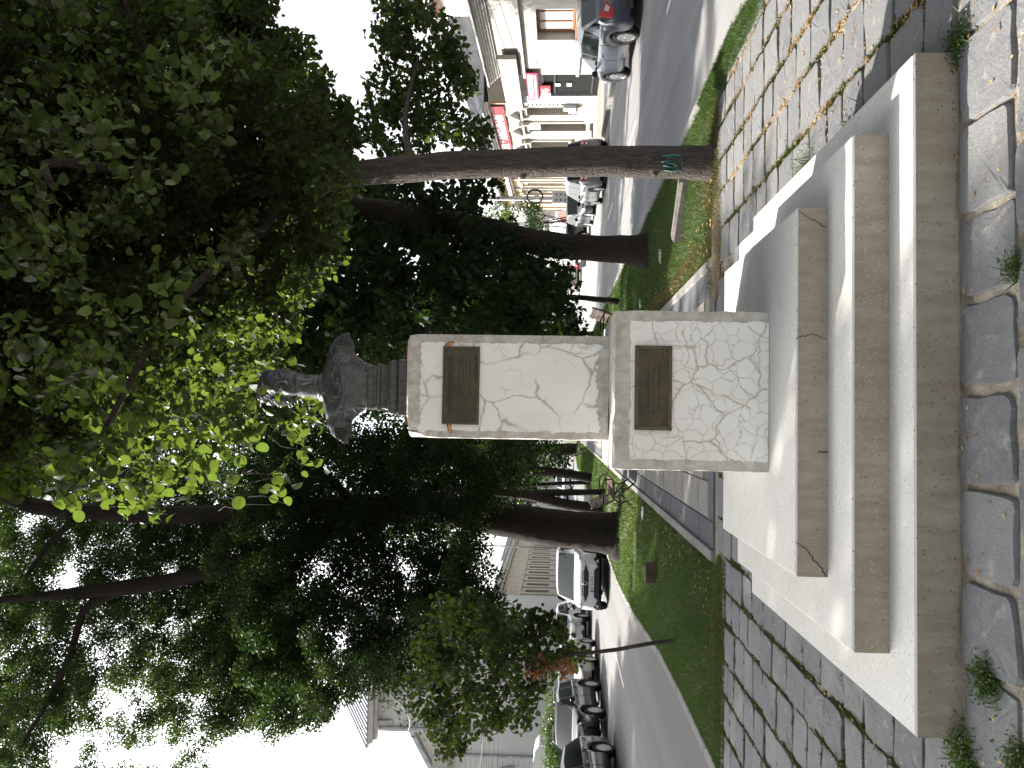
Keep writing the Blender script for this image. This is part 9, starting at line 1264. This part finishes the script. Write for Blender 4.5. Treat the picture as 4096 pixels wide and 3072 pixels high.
# cream house with pediments
h2 = tag(empty('cream_house', fac(38.6), TH), 'cream stucco house with pointed window hoods and an open doorway under a red sign', 'house'); s3 = lambda y: (y - 38.6) * 1.003
holes = [(s3(39.25), s3(40.6), 1.2, 3.32), (s3(42.1), s3(43.55), .33, 3.32), (s3(45.7), s3(47.1), 1.2, 3.32), (s3(49.2), s3(50.6), 1.2, 3.32)]
mb = MB(); wall(mb, 0, s3(51.8), 0, 5.1, 0, holes, .38); mb.box(-.003, 0, -8, 0, 0, 5.1); mb.box(s3(51.8), s3(51.8) + .003, -8, 0, 0, 5.1); mb.build('wall', MT['cream'], h2)
for k, (a, b, c, d) in enumerate(holes):
    if k == 1:
        mb = MB(); mb.box(a, b, -.40, -.36, c, d); mb.build('door', MT['shade_pane'], h2); continue
    window(h2, a, b, c, d, -.34, MT['whitewood'], MT['shade_pane'], 1, 2.68)
for k, (a, b, c, d) in enumerate(holes):
    prism_part(h2, 'surround', MT['trim'], (a - .22, a - .01, .002, .07, c - .1, d + .18), (b + .01, b + .22, .002, .07, c - .1, d + .18), (a - .009, b + .009, .002, .07, d + .01, d + .18))
    mb = MB(); cx = (a + b) / 2
    if k in (0, 1, 2):
        for q in (-1, 1): mb.prism([(cx, 4.36), (cx, 4.22), (cx + q * 1.0, 3.66), (cx + q * 1.0, 3.80)], .002, .26 + .002 * q)
    mb.box(a - .34, b + .34, .003, .24, 3.54, 3.64); mb.build('window_hood', MT['trim'], h2)
    for q in (a - .16, b + .16):
        mb = MB(); mb.prism([(.003, 3.53), (.22, 3.53), (.20, 3.35), (.10, 3.22), (.06, 3.02), (.003, 2.98)], q - .09, q + .09, axis='x'); mb.build('bracket', MT['trim'], h2)
    if k != 1: prism_part(h2, 'sill', MT['trim'], (a - .25, b + .25, .003, .16, c - .20, c - .11))
prism_part(h2, 'plinth', MT['greytrim'], (0, holes[1][0], .002, .08, 0, .46), (holes[1][1], s3(51.8), .002, .08, 0, .46))
prism_part(h2, 'doorstep', MT['kerb'], (holes[1][0] - .1, holes[1][1] + .1, .09, .45, 0, .17), (holes[1][0] - .1, holes[1][1] + .1, -.3, .085, 0, .32)); prism_part(h2, 'doorstep', MT['kerb'], (holes[1][0] - .3, holes[1][1] + .3, .46, .85, 0, .08))
prism_part(h2, 'cornice', MT['trim'], (0, s3(51.8), .002, .30, 5.12, 5.22), (0, s3(51.8), .002, .42, 5.225, 5.32))
mb = MB(); mb.prism([(.55, 5.33), (.55, 5.40), (-4, 7.1), (-4, 5.33)], -.05, s3(51.9), axis='x')
for k in range(24): mb.prism([(.55, 5.405), (.53, 5.45), (-4, 7.14), (-4, 7.105)], .2 + k * .55, .24 + k * .55, axis='x')
mb.build('roof', MT['roof'], h2)
mb = MB()
for k in range(9): mb.box(-.05, .35, .03, .08, 1.65 + k * .2, 1.79 + k * .2)
mb.box(-.10, -.06, .02, .09, 1.6, 3.45); mb.box(.36, .40, .02, .09, 1.6, 3.45); mb.build('lattice', MT['trim'], h2)
prism_part(h2, 'meter_box', MT['boxgrey'], (.05, .55, .05, .30, .95, 1.55)); prism_part(h2, 'meter_box', MT['boxgrey'], (.62, 1.02, .08, .28, .9, 1.3)); prism_part(h2, 'drainpipe', MT['brownwood'], (-.12, -.06, .03, .09, .1, 5.1))
board('shop_sign', 'long red sign reading BROKER ASIGURARI in white along the cream house eaves', 39.05, 50.2, 4.38, 5.02, .05, MT['red'], [('ASIGURARI', .33, .5, .62, .42, .02), ('*', .585, .42, .5, .035, .02), ('BROKER', .78, .5, .62, .32, .02)])
b3, L3 = board('door_sign', 'white board with red letters DAW above the open doorway', 42.2, 43.4, 2.68, 3.27, -.04, MT['white'], [])
text('DAW', .30, Matrix.Translation((L3 * .5, .014, 2.93)) @ Matrix(((-1, 0, 0, 0), (0, 0, 1, 0), (0, 1, 0, 0), (0, 0, 0, 1))), MT['red'], b3, width=L3 * .62, bold=.012)

# yellow house, fence and far fronts on the right
h3 = tag(empty('yellow_house', fac(52.4), TH), 'pale yellow house with white framed tall windows behind the utility pole', 'house'); s4 = lambda y: (y - 52.4) * 1.003
hol = [(s4(y0), s4(y0) + 1.05, 1.35, 3.9) for y0 in (53.6, 56.6, 59.9, 63.4)]
mb = MB(); wall(mb, 0, s4(67), 0, 5.3, 0, hol, .25); mb.box(s4(67), s4(67) + .003, -8, 0, 0, 5.3); mb.box(-.003, 0, -8, 0, 0, 5.3); mb.build('wall', MT['yellow'], h3)
for (a, b, c, d) in hol:
    window(h3, a, b, c, d, -.2, MT['whitewood'], MT['pane'], 1, 3.1, .10)
    prism_part(h3, 'surround', MT['trim'], (a - .28, a - .02, .002, .10, c - .3, d + .35), (b + .02, b + .28, .002, .10, c - .3, d + .35), (a - .34, b + .34, .003, .16, d + .36, d + .52), (a - .34, b + .34, .003, .18, c - .48, c - .31))
[prism_part(h3, 'pilaster', MT['trim'], (x, x + .32, .003, .12, .5, 4.9)) for x in (s4(55.4), s4(58.6), s4(62.0), s4(66.4))]; prism_part(h3, 'cornice', MT['trim'], (0, s4(67), .002, .30, 4.92, 5.02), (0, s4(67), .002, .45, 5.05, 5.3)); prism_part(h3, 'attic', MT['yellow'], (0, s4(67), -1, -.2, 5.31, 5.95)); prism_part(h3, 'plinth', MT['greytrim'], (0, s4(67), .003, .10, .02, .55))
mb = MB(); mb.prism([(.5, 5.96), (.5, 6.02), (-5, 8.0), (-5, 5.96)], 0, s4(67), axis='x'); mb.build('roof', MT['roof'], h3)
fg = tag(empty('gate_fence', fac(68.2), TH), 'grey glazed panel gate with a dull red section between yellow house and thick leaning trunk', 'fence')
pm = MB(); pm.box(0, .92, -.02, .03, 0, .78, bev=.01); pme = pm.mesh('panel', MT['greytrim']); pm2 = MB(); pm2.box(0, .92, -.02, .03, 0, .78, bev=.01); pme2 = pm2.mesh('panel', MT['brick'])
for i in range(14):
    for j in range(3): link('panel', pme2 if i < 6 and j < 2 else pme, fg, (.04 + i * .98, 0, .08 + j * .84))
prism_part(fg, 'frame', MT['greywall'], *[(-.01 + i * .98, .03 + i * .98, -.03, .05, 0, 2.66) for i in range(15)]); prism_part(fg, 'canopy', MT['trim'], (-.2, 4.2, -.2, 1.0, 2.9, 3.05))
h4 = tag(empty('low_white_house', fac(84), TH), 'long low white front with shallow pilasters at the far end of the right road', 'house')
mb = MB(); wall(mb, 0, 60, 0, 4.6, 0, [(2 + 4 * k, 3.2 + 4 * k, 1.1, 3.1) for k in range(14)], .2); mb.build('wall', MT['whitewall'], h4)
for k in range(14): window(h4, 2 + 4 * k, 3.2 + 4 * k, 1.1, 3.1, -.16, MT['whitewood'], MT['pane'], 1, 2.5)
[prism_part(h4, 'pilaster', MT['trim'], (4 * k + .2, 4 * k + .5, .003, .1, 0, 4.3)) for k in range(15)]; prism_part(h4, 'cornice', MT['trim'], (0, 60, .002, .35, 4.3, 4.6)); prism_part(h4, 'roof', MT['roof'], (-.1, 60.1, -6, .4, 4.61, 4.75))
h5 = tag(empty('grey_gable_house', (21.5, 50, 0), TH), 'tall pale house whose upper wall shows above the white and cream houses', 'house')
mb = MB(); wall(mb, -26, 6, 0, 8.6, 0, [(-22 + 4 * k, -20.6 + 4 * k, 5.6, 7.4) for k in range(6)], .2); mb.build('wall', MT['greywall'], h5)
for k in range(6): window(h5, -22 + 4 * k, -20.6 + 4 * k, 5.6, 7.4, -.15, MT['whitewood'], MT['pane'], 1)
prism_part(h5, 'roof', MT['roof'], (-26.3, 6.3, -7, .5, 8.61, 8.9))

# left side: big grey house facing us, gable behind it, fronts along the left road
hl = tag(empty('grey_house', (-17, 44, 0)), 'large light grey house with relief arch and corbels on its upper storey, far left', 'house')
def F2(z0, z1): return z0, z1
mb = MB(); mb.box(-9, 5.2, 0.0, 12, 0, 6.8); mb.box(.45, 5.2, -.002, 12, 6.81, 10.7); mb.build('wall', MT['greywall'], hl)
prism_part(hl, 'cornice', MT['trim'], (-9.2, 5.4, -.35, 0, 6.75, 6.95), (-9.2, 5.4, -.50, 0, 6.96, 7.15), (-9.2, 5.4, -.22, -.004, 7.16, 7.8)); prism_part(hl, 'upper_cornice', MT['trim'], (.15, 5.4, -.45, 0, 10.71, 10.9), (.0, 5.5, -.6, 0, 10.91, 11.15))
mb = MB(); mb.prism([(-.6, 11.16), (-.6, 11.22), (6, 14.0), (6, 11.16)], -.3, 5.6, axis='x')
for k in range(20): mb.prism([(-.6, 11.225), (-.6, 11.28), (6, 14.06), (6, 14.005)], -.2 + .29 * k, -.13 + .29 * k, axis='x')
mb.build('roof', MT['roof'], hl)
mb = MB(); mb.tube([(2.9 + 1.75 * math.cos(t), -.02, 7.85 + 1.9 * math.sin(t)) for t in np.linspace(0, math.pi, 25)], .05, 6); mb.build('relief_arch', MT['trim'], hl)
for k in range(5):
    mb = MB(); x = .95 + .95 * k; mb.prism([(-.004, 10.70), (-.28, 10.70), (-.24, 10.3), (-.10, 10.05), (-.004, 9.9)], x - .12, x + .12, axis='x'); mb.build('corbel', MT['trim'], hl)
mb = MB()
for k in range(24): mb.box(-1.3, -.72, -.012, -.0, .2 + k * .28, .225 + k * .28)
for k in range(11): mb.box(.5, 1.1, -.014, -.003, 7.9 + k * .25, 7.92 + k * .25)
mb.build('coursing', MT['greytrim'], hl)
prism_part(hl, 'drainpipe', MT['greytrim'], (-.64, -.54, -.13, -.02, .1, 6.7)); prism_part(hl, 'drainpipe', MT['greytrim'], (.62, .72, -.13, -.02, 7.8, 10.7))
mb = MB(); pts = [(-2.9 + 1.55 * math.cos(t), 3.5 + 1.6 * math.sin(t)) for t in np.linspace(0, math.pi, 16)]; mb.prism([(-1.35, .9)] + pts + [(-4.45, .9)], -.06, -.004); aw = mb.build('arched_window', MT['brownwood'], hl)
for k in range(4):
    for j in range(4):
        mb = MB(); x = -4.25 + k * .74; mb.box(x, x + .62, -.075, -.062, 1.0 + j * .72, 1.62 + j * .72); mb.build('pane', MT['pane'], aw)
mb = MB(); mb.tube([(-2.9 + 1.75 * math.cos(t), -.05, 3.5 + 1.8 * math.sin(t)) for t in np.linspace(0, math.pi, 18)], .10, 6); mb.build('window_arch', MT['trim'], hl)
mb = MB(); mb.tube([(2.0, -.05, 3.2), (2.0, -.35, 3.3), (2.0, -.45, 3.15)], .03, 6); mb.lathe([(.001, .0), (.10, -.05), (.13, -.18), (.001, -.19)], 10, lambda a, b, c: (2.0 + a, -.45 + b, 3.17 + c)); mb.build('wall_lamp', MT['iron'], hl)
hg = tag(empty('white_gable_house', (-21.5, 62, 0)), 'white gable with grey eave edge rising behind the grey house at the left edge', 'house')
mb = MB(); mb.prism([(-6, 0), (6, 0), (6, 9.2), (0, 12.6), (-6, 9.2)], 0, 12); mb.build('wall', MT['whitewall'], hg)
mb = MB(); mb.prism([(-6.5, 9.0), (0, 12.65), (6.5, 9.0), (6.5, 9.35), (0, 13.0), (-6.5, 9.35)], -.5, 12.5); mb.build('roof', MT['roof'], hg)
kk = tag(empty('awning_stall', (-15.7, 38.6, 0)), 'teal box stall with rounded white awning roof behind the green hedge', 'stall')
prism_part(kk, 'box', MT['teal'], (-1.2, .9, -.6, .6, 0, 1.85)); mb = MB(); mb.prism([(-1.35, 1.86), (1.05, 1.86), (1.05, 2.15), (.8, 2.34), (.3, 2.42), (-.6, 2.42), (-1.1, 2.34), (-1.35, 2.15)], -.75, .75); mb.build('awning', MT['white'], kk)
def row_house(name, label, x, y0, L_, H_, m, n, wz=(2.0, 3.9), cat='house', gap=.55, up=None):
    r_ = tag(empty(name, (x, y0 + L_, 0), -math.pi / 2), label, cat); st = L_ / n; ww = .85
    rows_ = [wz] + ([up] if up else []); hs = [(st * (i + .5) - ww / 2, st * (i + .5) + ww / 2, c, d) for i in range(n) for c, d in rows_]
    mb = MB(); wall(mb, 0, L_, 0, H_, 0, hs, .22); mb.box(L_, L_ + .003, -9, 0, 0, H_); mb.build('wall', m, r_)
    for (a, b, c, d) in hs: window(r_, a, b, c, d, -.18, MT['brownwood'] if m is MT['beigewall'] else MT['whitewood'], MT['pane'], 1, c + (d - c) * .7)
    prism_part(r_, 'cornice', MT['trim'], (0, L_, .002, .35, H_ - .55, H_ - .35), (0, L_, .002, .55, H_ - .34, H_)); prism_part(r_, 'plinth', MT['greytrim'], (0, L_, .003, .10, .02, 1.1)); prism_part(r_, 'string_course', MT['trim'], (0, L_, .003, .10, wz[1] + .35, wz[1] + .5))
    [prism_part(r_, 'pilaster', MT['trim'], (st * i - .12, st * i + .12, .004, .09, 1.12, wz[1] + .33)) for i in range(1, n)]
    mb = MB(); mb.prism([(.7, H_ + .01), (.7, H_ + .08), (-8, H_ + 2.6), (-8, H_ + .01)], 0, L_, axis='x'); mb.build('roof', MT['roof'], r_)
    return r_
row_house('beige_house', 'long beige house with tall narrow windows along the left road above the moving white car', -14.0, 56, 74, 6.3, MT['beigewall'], 27)
row_house('apartment_block', 'beige apartment block with white windows showing over the long beige house', -24, 84, 30, 12.5, MT['cream'], 9, (5.5, 7.0), up=(8.8, 10.3))
row_house('grey_row_house', 'grey house with evenly spaced windows at the far end of the left road', -14.5, 132, 90, 7.5, MT['greywall'], 26, (1.8, 3.8), up=(4.6, 6.2))

# ------------------------------------------------------------------ street furniture
def bench(label, x, y, rz):
    r_ = tag(empty('park_bench', (x, y, 0), rz), label, 'bench', 'benches along the promenade')       # local x along the seat, y to the front
    sm_ = MB(); sm_.box(-.85, .85, -.045, .045, -.018, .018, bev=.006); me = sm_.mesh('seat_slat', MT['benchwood'])
    for k in range(4): o = link('seat_slat', me, r_, (0, .36 - k * .105, .44 - k * .008)); o.rotation_euler.x = .06
    bm_ = MB(); bm_.box(-.85, .85, -.016, .016, -.055, .055, bev=.006); me = bm_.mesh('back_slat', MT['benchwood'])
    for k in range(3): o = link('back_slat', me, r_, (0, -.06 - k * .045, .55 + k * .13)); o.rotation_euler.x = .33
    for q in (-.68, .68):
        mb = MB(); mb.tube([(q, .40, .42), (q, .10, .40), (q, -.02, .42), (q, -.10, .56), (q, -.19, .88)], .020, 6)
        mb.tube([(q, .10, .40), (q, .24, .28), (q, .22, .14), (q, .34, .0)], .020, 6); mb.tube([(q, -.02, .41), (q, -.08, .26), (q, -.02, .14), (q, -.16, .0)], .020, 6)
        mb.tube([(q, .22, .20), (q, .10, .26), (q, -.05, .20)], .016, 6); mb.tube([(q, .40, .42), (q, .42, .58), (q, .30, .64), (q, .10, .62), (q, -.10, .62)], .016, 6); mb.build('iron_leg', MT['iron'], r_)
    return r_
bench('brown slatted bench with black iron legs left of the promenade, just past the white block', -1.62, 17.9, -math.pi / 2)
bench('farther brown slatted bench on the left, seen against the edge of the white shaft', -1.62, 41.5, -math.pi / 2)
bench('brown slatted bench right of the promenade, peeping past the corner of the white block', 2.25, 18.6, math.pi / 2)
# pole with cabinet and cable coil
pl = tag(empty('utility_pole', (13.45, 50, -.05)), 'square concrete utility pole with grey cabinet and a coil of black cable', 'utility pole')
mb = MB(); mb.prism([(-.13, 0), (.13, 0), (.09, 8.2), (-.09, 8.2)], -.11, .11); mb.build('post', MT['concrete'], pl)
mb = MB(); mb.box(-.36, .34, -.36, -.115, 1.12, 2.10, bev=.015); cb = mb.build('cabinet', MT['boxgrey'], pl)
for x_ in (-.17, .17):
    for z_ in (1.32, 1.58, 1.86):
        mb = MB(); mb.lathe([(.05, 0), (.05, .03), (.001, .035)], 10, lambda a, b, c: (x_ + a, -.36 - c, z_ + b)); mb.build('knob', MT['dark'], cb)
mb = MB(); mb.box(-.14, .14, -.25, -.115, 2.9, 3.2); mb.build('splice_box', MT['boxgrey'], pl)
mb = MB()
for k in range(4): mb.tube([((.38 + .03 * k) * math.cos(t) + .06, -.20 - .02 * k, 3.15 + (.44 + .02 * k) * math.sin(t)) for t in np.linspace(0, 2 * math.pi, 25)], .016, 5)
mb.tube([(.35, -.2, 3.5), (.3, -.2, 4.2), (.1, -.15, 4.6), (0, -.12, 5.2)], .02, 5); mb.build('cable_coil', MT['wire'], pl)
lp = tag(empty('lamp_post', (-11.45, 75, 0)), 'slim grey post standing before the long beige house on the left', 'lamp post'); mb = MB(); mb.tube([(0, 0, 0), (0, 0, 5), (0, 0, 9)], [.11, .09, .06], 10); mb.build('post', MT['concrete'], lp); mb = MB(); mb.tube([(0, 0, 8.9), (.6, 0, 9.3), (1.4, 0, 9.4)], .04, 6); mb.box(1.3, 1.9, -.12, .12, 9.33, 9.45); mb.build('lamp_arm', MT['concrete'], lp)
sg = tag(empty('no_stopping_sign', (15.8, 98, 0)), 'round blue and red no stopping sign with a red plate beside it', 'road sign')
mb = MB(); mb.tube([(0, .03, 0), (0, .03, 3.6)], .03, 8); mb.build('post', MT['concrete'], sg)
def disc(r0, y_, m, nm, par): mb = MB(); mb.lathe([(r0, .012), (.001, .014), (.001, 0), (r0, 0)], 24, lambda a, b, c: (a, y_ - c, 3.15 + b)); return mb.build(nm, m, par)
disc(.42, 0, MT['red'], 'red_rim', sg); disc(.33, -.015, MT['signblue'], 'blue_face', sg)
mb = MB()
for q in (-1, 1): mb.add([(-.26 * q - .03, -.032 - .001 * q, 2.91), (-.26 * q + .03, -.032 - .001 * q, 2.87), (.26 * q + .03, -.032 - .001 * q, 3.39), (.26 * q - .03, -.032 - .001 * q, 3.43)], [(0, 1, 2, 3)])
mb.build('red_cross', MT['red'], sg); prism_part(sg, 'side_plate', MT['red'], (-.80, -.44, -.02, 0, 2.80, 3.48))
# lone stone, rusty box, paper scraps, soil
st = MB(); rr = random.Random(6); st.box(-.39, .39, -.12, .12, -.03, .16, bev=.03); st.v = [(x + rr.uniform(-.012, .012), y + rr.uniform(-.012, .012), z + rr.uniform(-.012, .012)) for x, y, z in st.v]
o = tag(st.build('loose_kerb_stone', MT['stone'], None, (2.63, 10.25, 0.03)), 'weathered oblong kerb stone lying in the right lawn beside the slim trunk', 'stone'); o.rotation_euler = (0, .03, -.62)
bx = MB(); bx.box(-.15, .15, -.05, .05, 0, .21, bev=.01); o = tag(bx.build('rusty_box', MT['manhole'], None, (-2.33, 13.0, .0)), 'small rusty brown steel box standing in the left lawn', 'box')
for k, (x, y, lab) in enumerate(((2.25, 15.7, 'crumpled white paper scrap in the right lawn near the white block'), (2.55, 12.7, 'crumpled white paper scrap in the right lawn below the thick trunk'), (-1.62, 14.9, 'white scrap on the left lawn edge near the near bench'))):
    mb = MB(); mb.lathe([(.001, .035), (.05, .03), (.08, .01), (.07, 0)], 7, lambda a, b, c: (a * 1.6, b + c * .3, c)); mb.v = [(p[0] + rr.uniform(-.015, .015), p[1] + rr.uniform(-.015, .015), p[2] + rr.uniform(-.005, .01)) for p in mb.v]
    tag(mb.build('paper_scrap', MT['white'], None, (x, y, .045)), lab, 'litter', 'paper scraps on the lawns')
mb = MB(); pts = [(1.85 + .62 * math.cos(t) * (1 + .16 * math.sin(3 * t)), 8.62 + .30 * math.sin(t) * (1 + .2 * math.cos(2 * t))) for t in np.linspace(0, 2 * math.pi, 26)[:-1]]
mb.add([(x, y, -.004) for x, y in pts] + [(1.85, 8.62, .035)], [(i, (i + 1) % 25, 25) for i in range(25)], 0, True); tag(mb.build('soil_patch', MT['soil']), kind='structure')
# overhead cables
def cable(label, a, b, sag, r_=.012, group='overhead cables'):
    A, B = Vector(a), Vector(b); mb = MB(); mb.tube([A.lerp(B, t) - Vector((0, 0, sag * 4 * t * (1 - t))) for t in np.linspace(0, 1, 17)], r_, 5); return tag(mb.build('overhead_cable', MT['wire'], None), label, 'cable', group)
cable('thick black cable slung from the grey house past the leaning sapling, upper one', (-16.6, 43.3, 9.4), (-8, 24, 6.2), .5, .02)
cable('thin black cable low in front of the grey house wall', (-21, 43.3, 5.9), (-9.5, 30, 4.1), .3, .012)
for k in range(4): cable(('topmost', 'second', 'third', 'lowest')[k] + ' of four thin parallel cables in front of the grey house wall', (-22, 42, 5.2 - .22 * k), (-10, 40, 4.9 - .22 * k), .2, .009, 'parallel cables before the grey house')
for k in range(3): cable(('topmost', 'middle', 'lowest')[k] + ' of three thin cables slung along the white and cream houses', (13.2 + .1 * k, 24, 5.6 - .5 * k), (13.45, 49.9, 6.6 - .35 * k), .5, .012, 'cables along the right house fronts')
cable('thin cable crossing from the white house front down to its wall', (14.3, 26, 4.2), (14.6, 33.5, 2.6), .15, .008)

# ------------------------------------------------------------------ weeds, moss and fallen leaves in the joints
rng = np.random.default_rng(21)
def tufts(P_, h, n_each, spread, w, rng):
    n = len(P_) * n_each; p = np.repeat(P_, n_each, 0) + np.concatenate([rng.normal(0, 1, (n, 2)) * spread, np.zeros((n, 1))], 1); hh = h * rng.uniform(.3, 1.3, n); a = rng.uniform(0, 6.28, n)
    d = np.stack([np.cos(a), np.sin(a), 0 * a], 1) * w; tip = p + np.concatenate([rng.normal(0, .5, (n, 2)) * hh[:, None], hh[:, None]], 1)
    return np.stack([p - d, p + d, tip], 1).reshape(-1, 3), np.arange(n * 3).reshape(-1, 3)
mp, lp_ = [], []
for (x, y, dx, dy, wt) in JOINTS:
    n = int(90 * max(dx, dy) * wt) if wt < 1 else int(230 * dy)
    ph = rng.uniform(0, 9)
    for k in range(n):
        t = rng.uniform(-1, 1); px, py = x + dx * t, y + dy * t
        q = math.sin(py * 4.1 + ph) + math.sin(px * 5.3 + ph * 2) + rng.normal(0, .5)
        if -1.24 < px < 1.54 and 3.45 < py < 6.25: continue
        if (px > 1.5 or py < 3.45) and q < .35 + (1.4 if py < 3.45 else 0): 
            if q > -1.6 and px > 1.0: lp_.append((px + rng.normal(0, .012), py + rng.normal(0, .012), -.004))
            continue
        if q > -.1: mp.append((px + rng.normal(0, .006), py + rng.normal(0, .006), -.018))
        if rng.random() < .10: lp_.append((px, py, .0))
V, F = tufts(np.array(mp), .026, 22, .011, .0022, rng); tag(link('joint_moss', np_mesh('joint_moss', V, F, MT['moss'])), kind='stuff')
for n, (x0, x1, y0, y1) in ((420, (1.55, 3.7, 3.2, 8.6)), (110, (-3.2, -1.3, 3.2, 8.2)), (90, (-2.2, 2.4, 2.6, 3.4)), (45, (-1.2, 1.5, 3.40, 3.46))):
    lp_ += [(rng.uniform(x0, x1), rng.uniform(y0, y1), .006) for _ in range(n)]
jl = np.array(lp_); jl = np.concatenate([jl, jl[jl[:, 0] > 1.4] + rng.normal(0, .014, ((jl[:, 0] > 1.4).sum(), 3)) * np.array([1, 1, .1])])
for part_, mm, nm in ((jl[::2], 'litter', 'fallen_leaves'), (jl[1::2], 'litter2', 'fallen_brown_leaves')):
    V, F = place_leaves(part_, .022, 'leaflet', rng, .93, .1); V[:, 2] = np.maximum(V[:, 2], -.010) + .002; tag(link(nm, np_mesh(nm, V, F, MT[mm])), kind='stuff')
V, F = place_leaves(np.array([(rng.uniform(PL - .9, PL - .05) if rng.random() < .5 else rng.uniform(PR + .05, PR + 1.0), rng.uniform(8.6, 26), .05) for _ in range(1500)]), .05, 'leaflet', rng, .85, .2); tag(link('fallen_leaves_on_lawn', np_mesh('fallen_leaves_on_lawn', V, F, MT['litter'])), kind='stuff')
def weed(label, x, y, n, h, sp):
    V, F = tufts(np.array([(x, y, -.015)]), h, n, sp, .0035, rng); mb = MB(); mb.v = [tuple(v) for v in (V - np.array([x, y, 0]))]; mb.f = [tuple(f) for f in F]; mb.m = [0] * len(mb.f); mb.sm = [False] * len(mb.f)
    root = tag(empty('weed', (x, y, 0)), label, 'weed', 'weeds round the steps'); tag(mb.build('blades', MT['grass'], root), kind='stuff')
    P_ = np.array([(rng.normal(0, sp * 1.1), rng.normal(0, sp * 1.1), rng.uniform(.005, h * .9)) for _ in range(int(n * 1.3))]); V, F = place_leaves(P_, .014, 'leaflet', rng, .5, .2); tag(link('leaflets', np_mesh('leaflets', V, F, MT['hedge']), root), kind='stuff')
weed('low green weed at the front right corner of the lowest step', 1.57, 3.40, 200, .045, .04)
weed('large green weed at the front left corner of the lowest step', -1.29, 3.40, 380, .05, .055)
weed('round green weed in the front row joint left of centre', -0.945, 3.22, 420, .045, .036)
weed('green weed between two stones at the bottom left edge', -1.16, 3.01, 260, .045, .036)
weed('feathery weed at the right edge of the lowest step', 1.62, 4.62, 160, .07, .06); weed('taller weed farther back along the right edge of the lowest step', 1.66, 5.45, 200, .10, .07)
weed('small weed with dry stalks in the second stone row at the right', .57, 3.02, 90, .05, .025); weed('weed against the back left corner of the steps', -1.12, 6.30, 120, .06, .05)
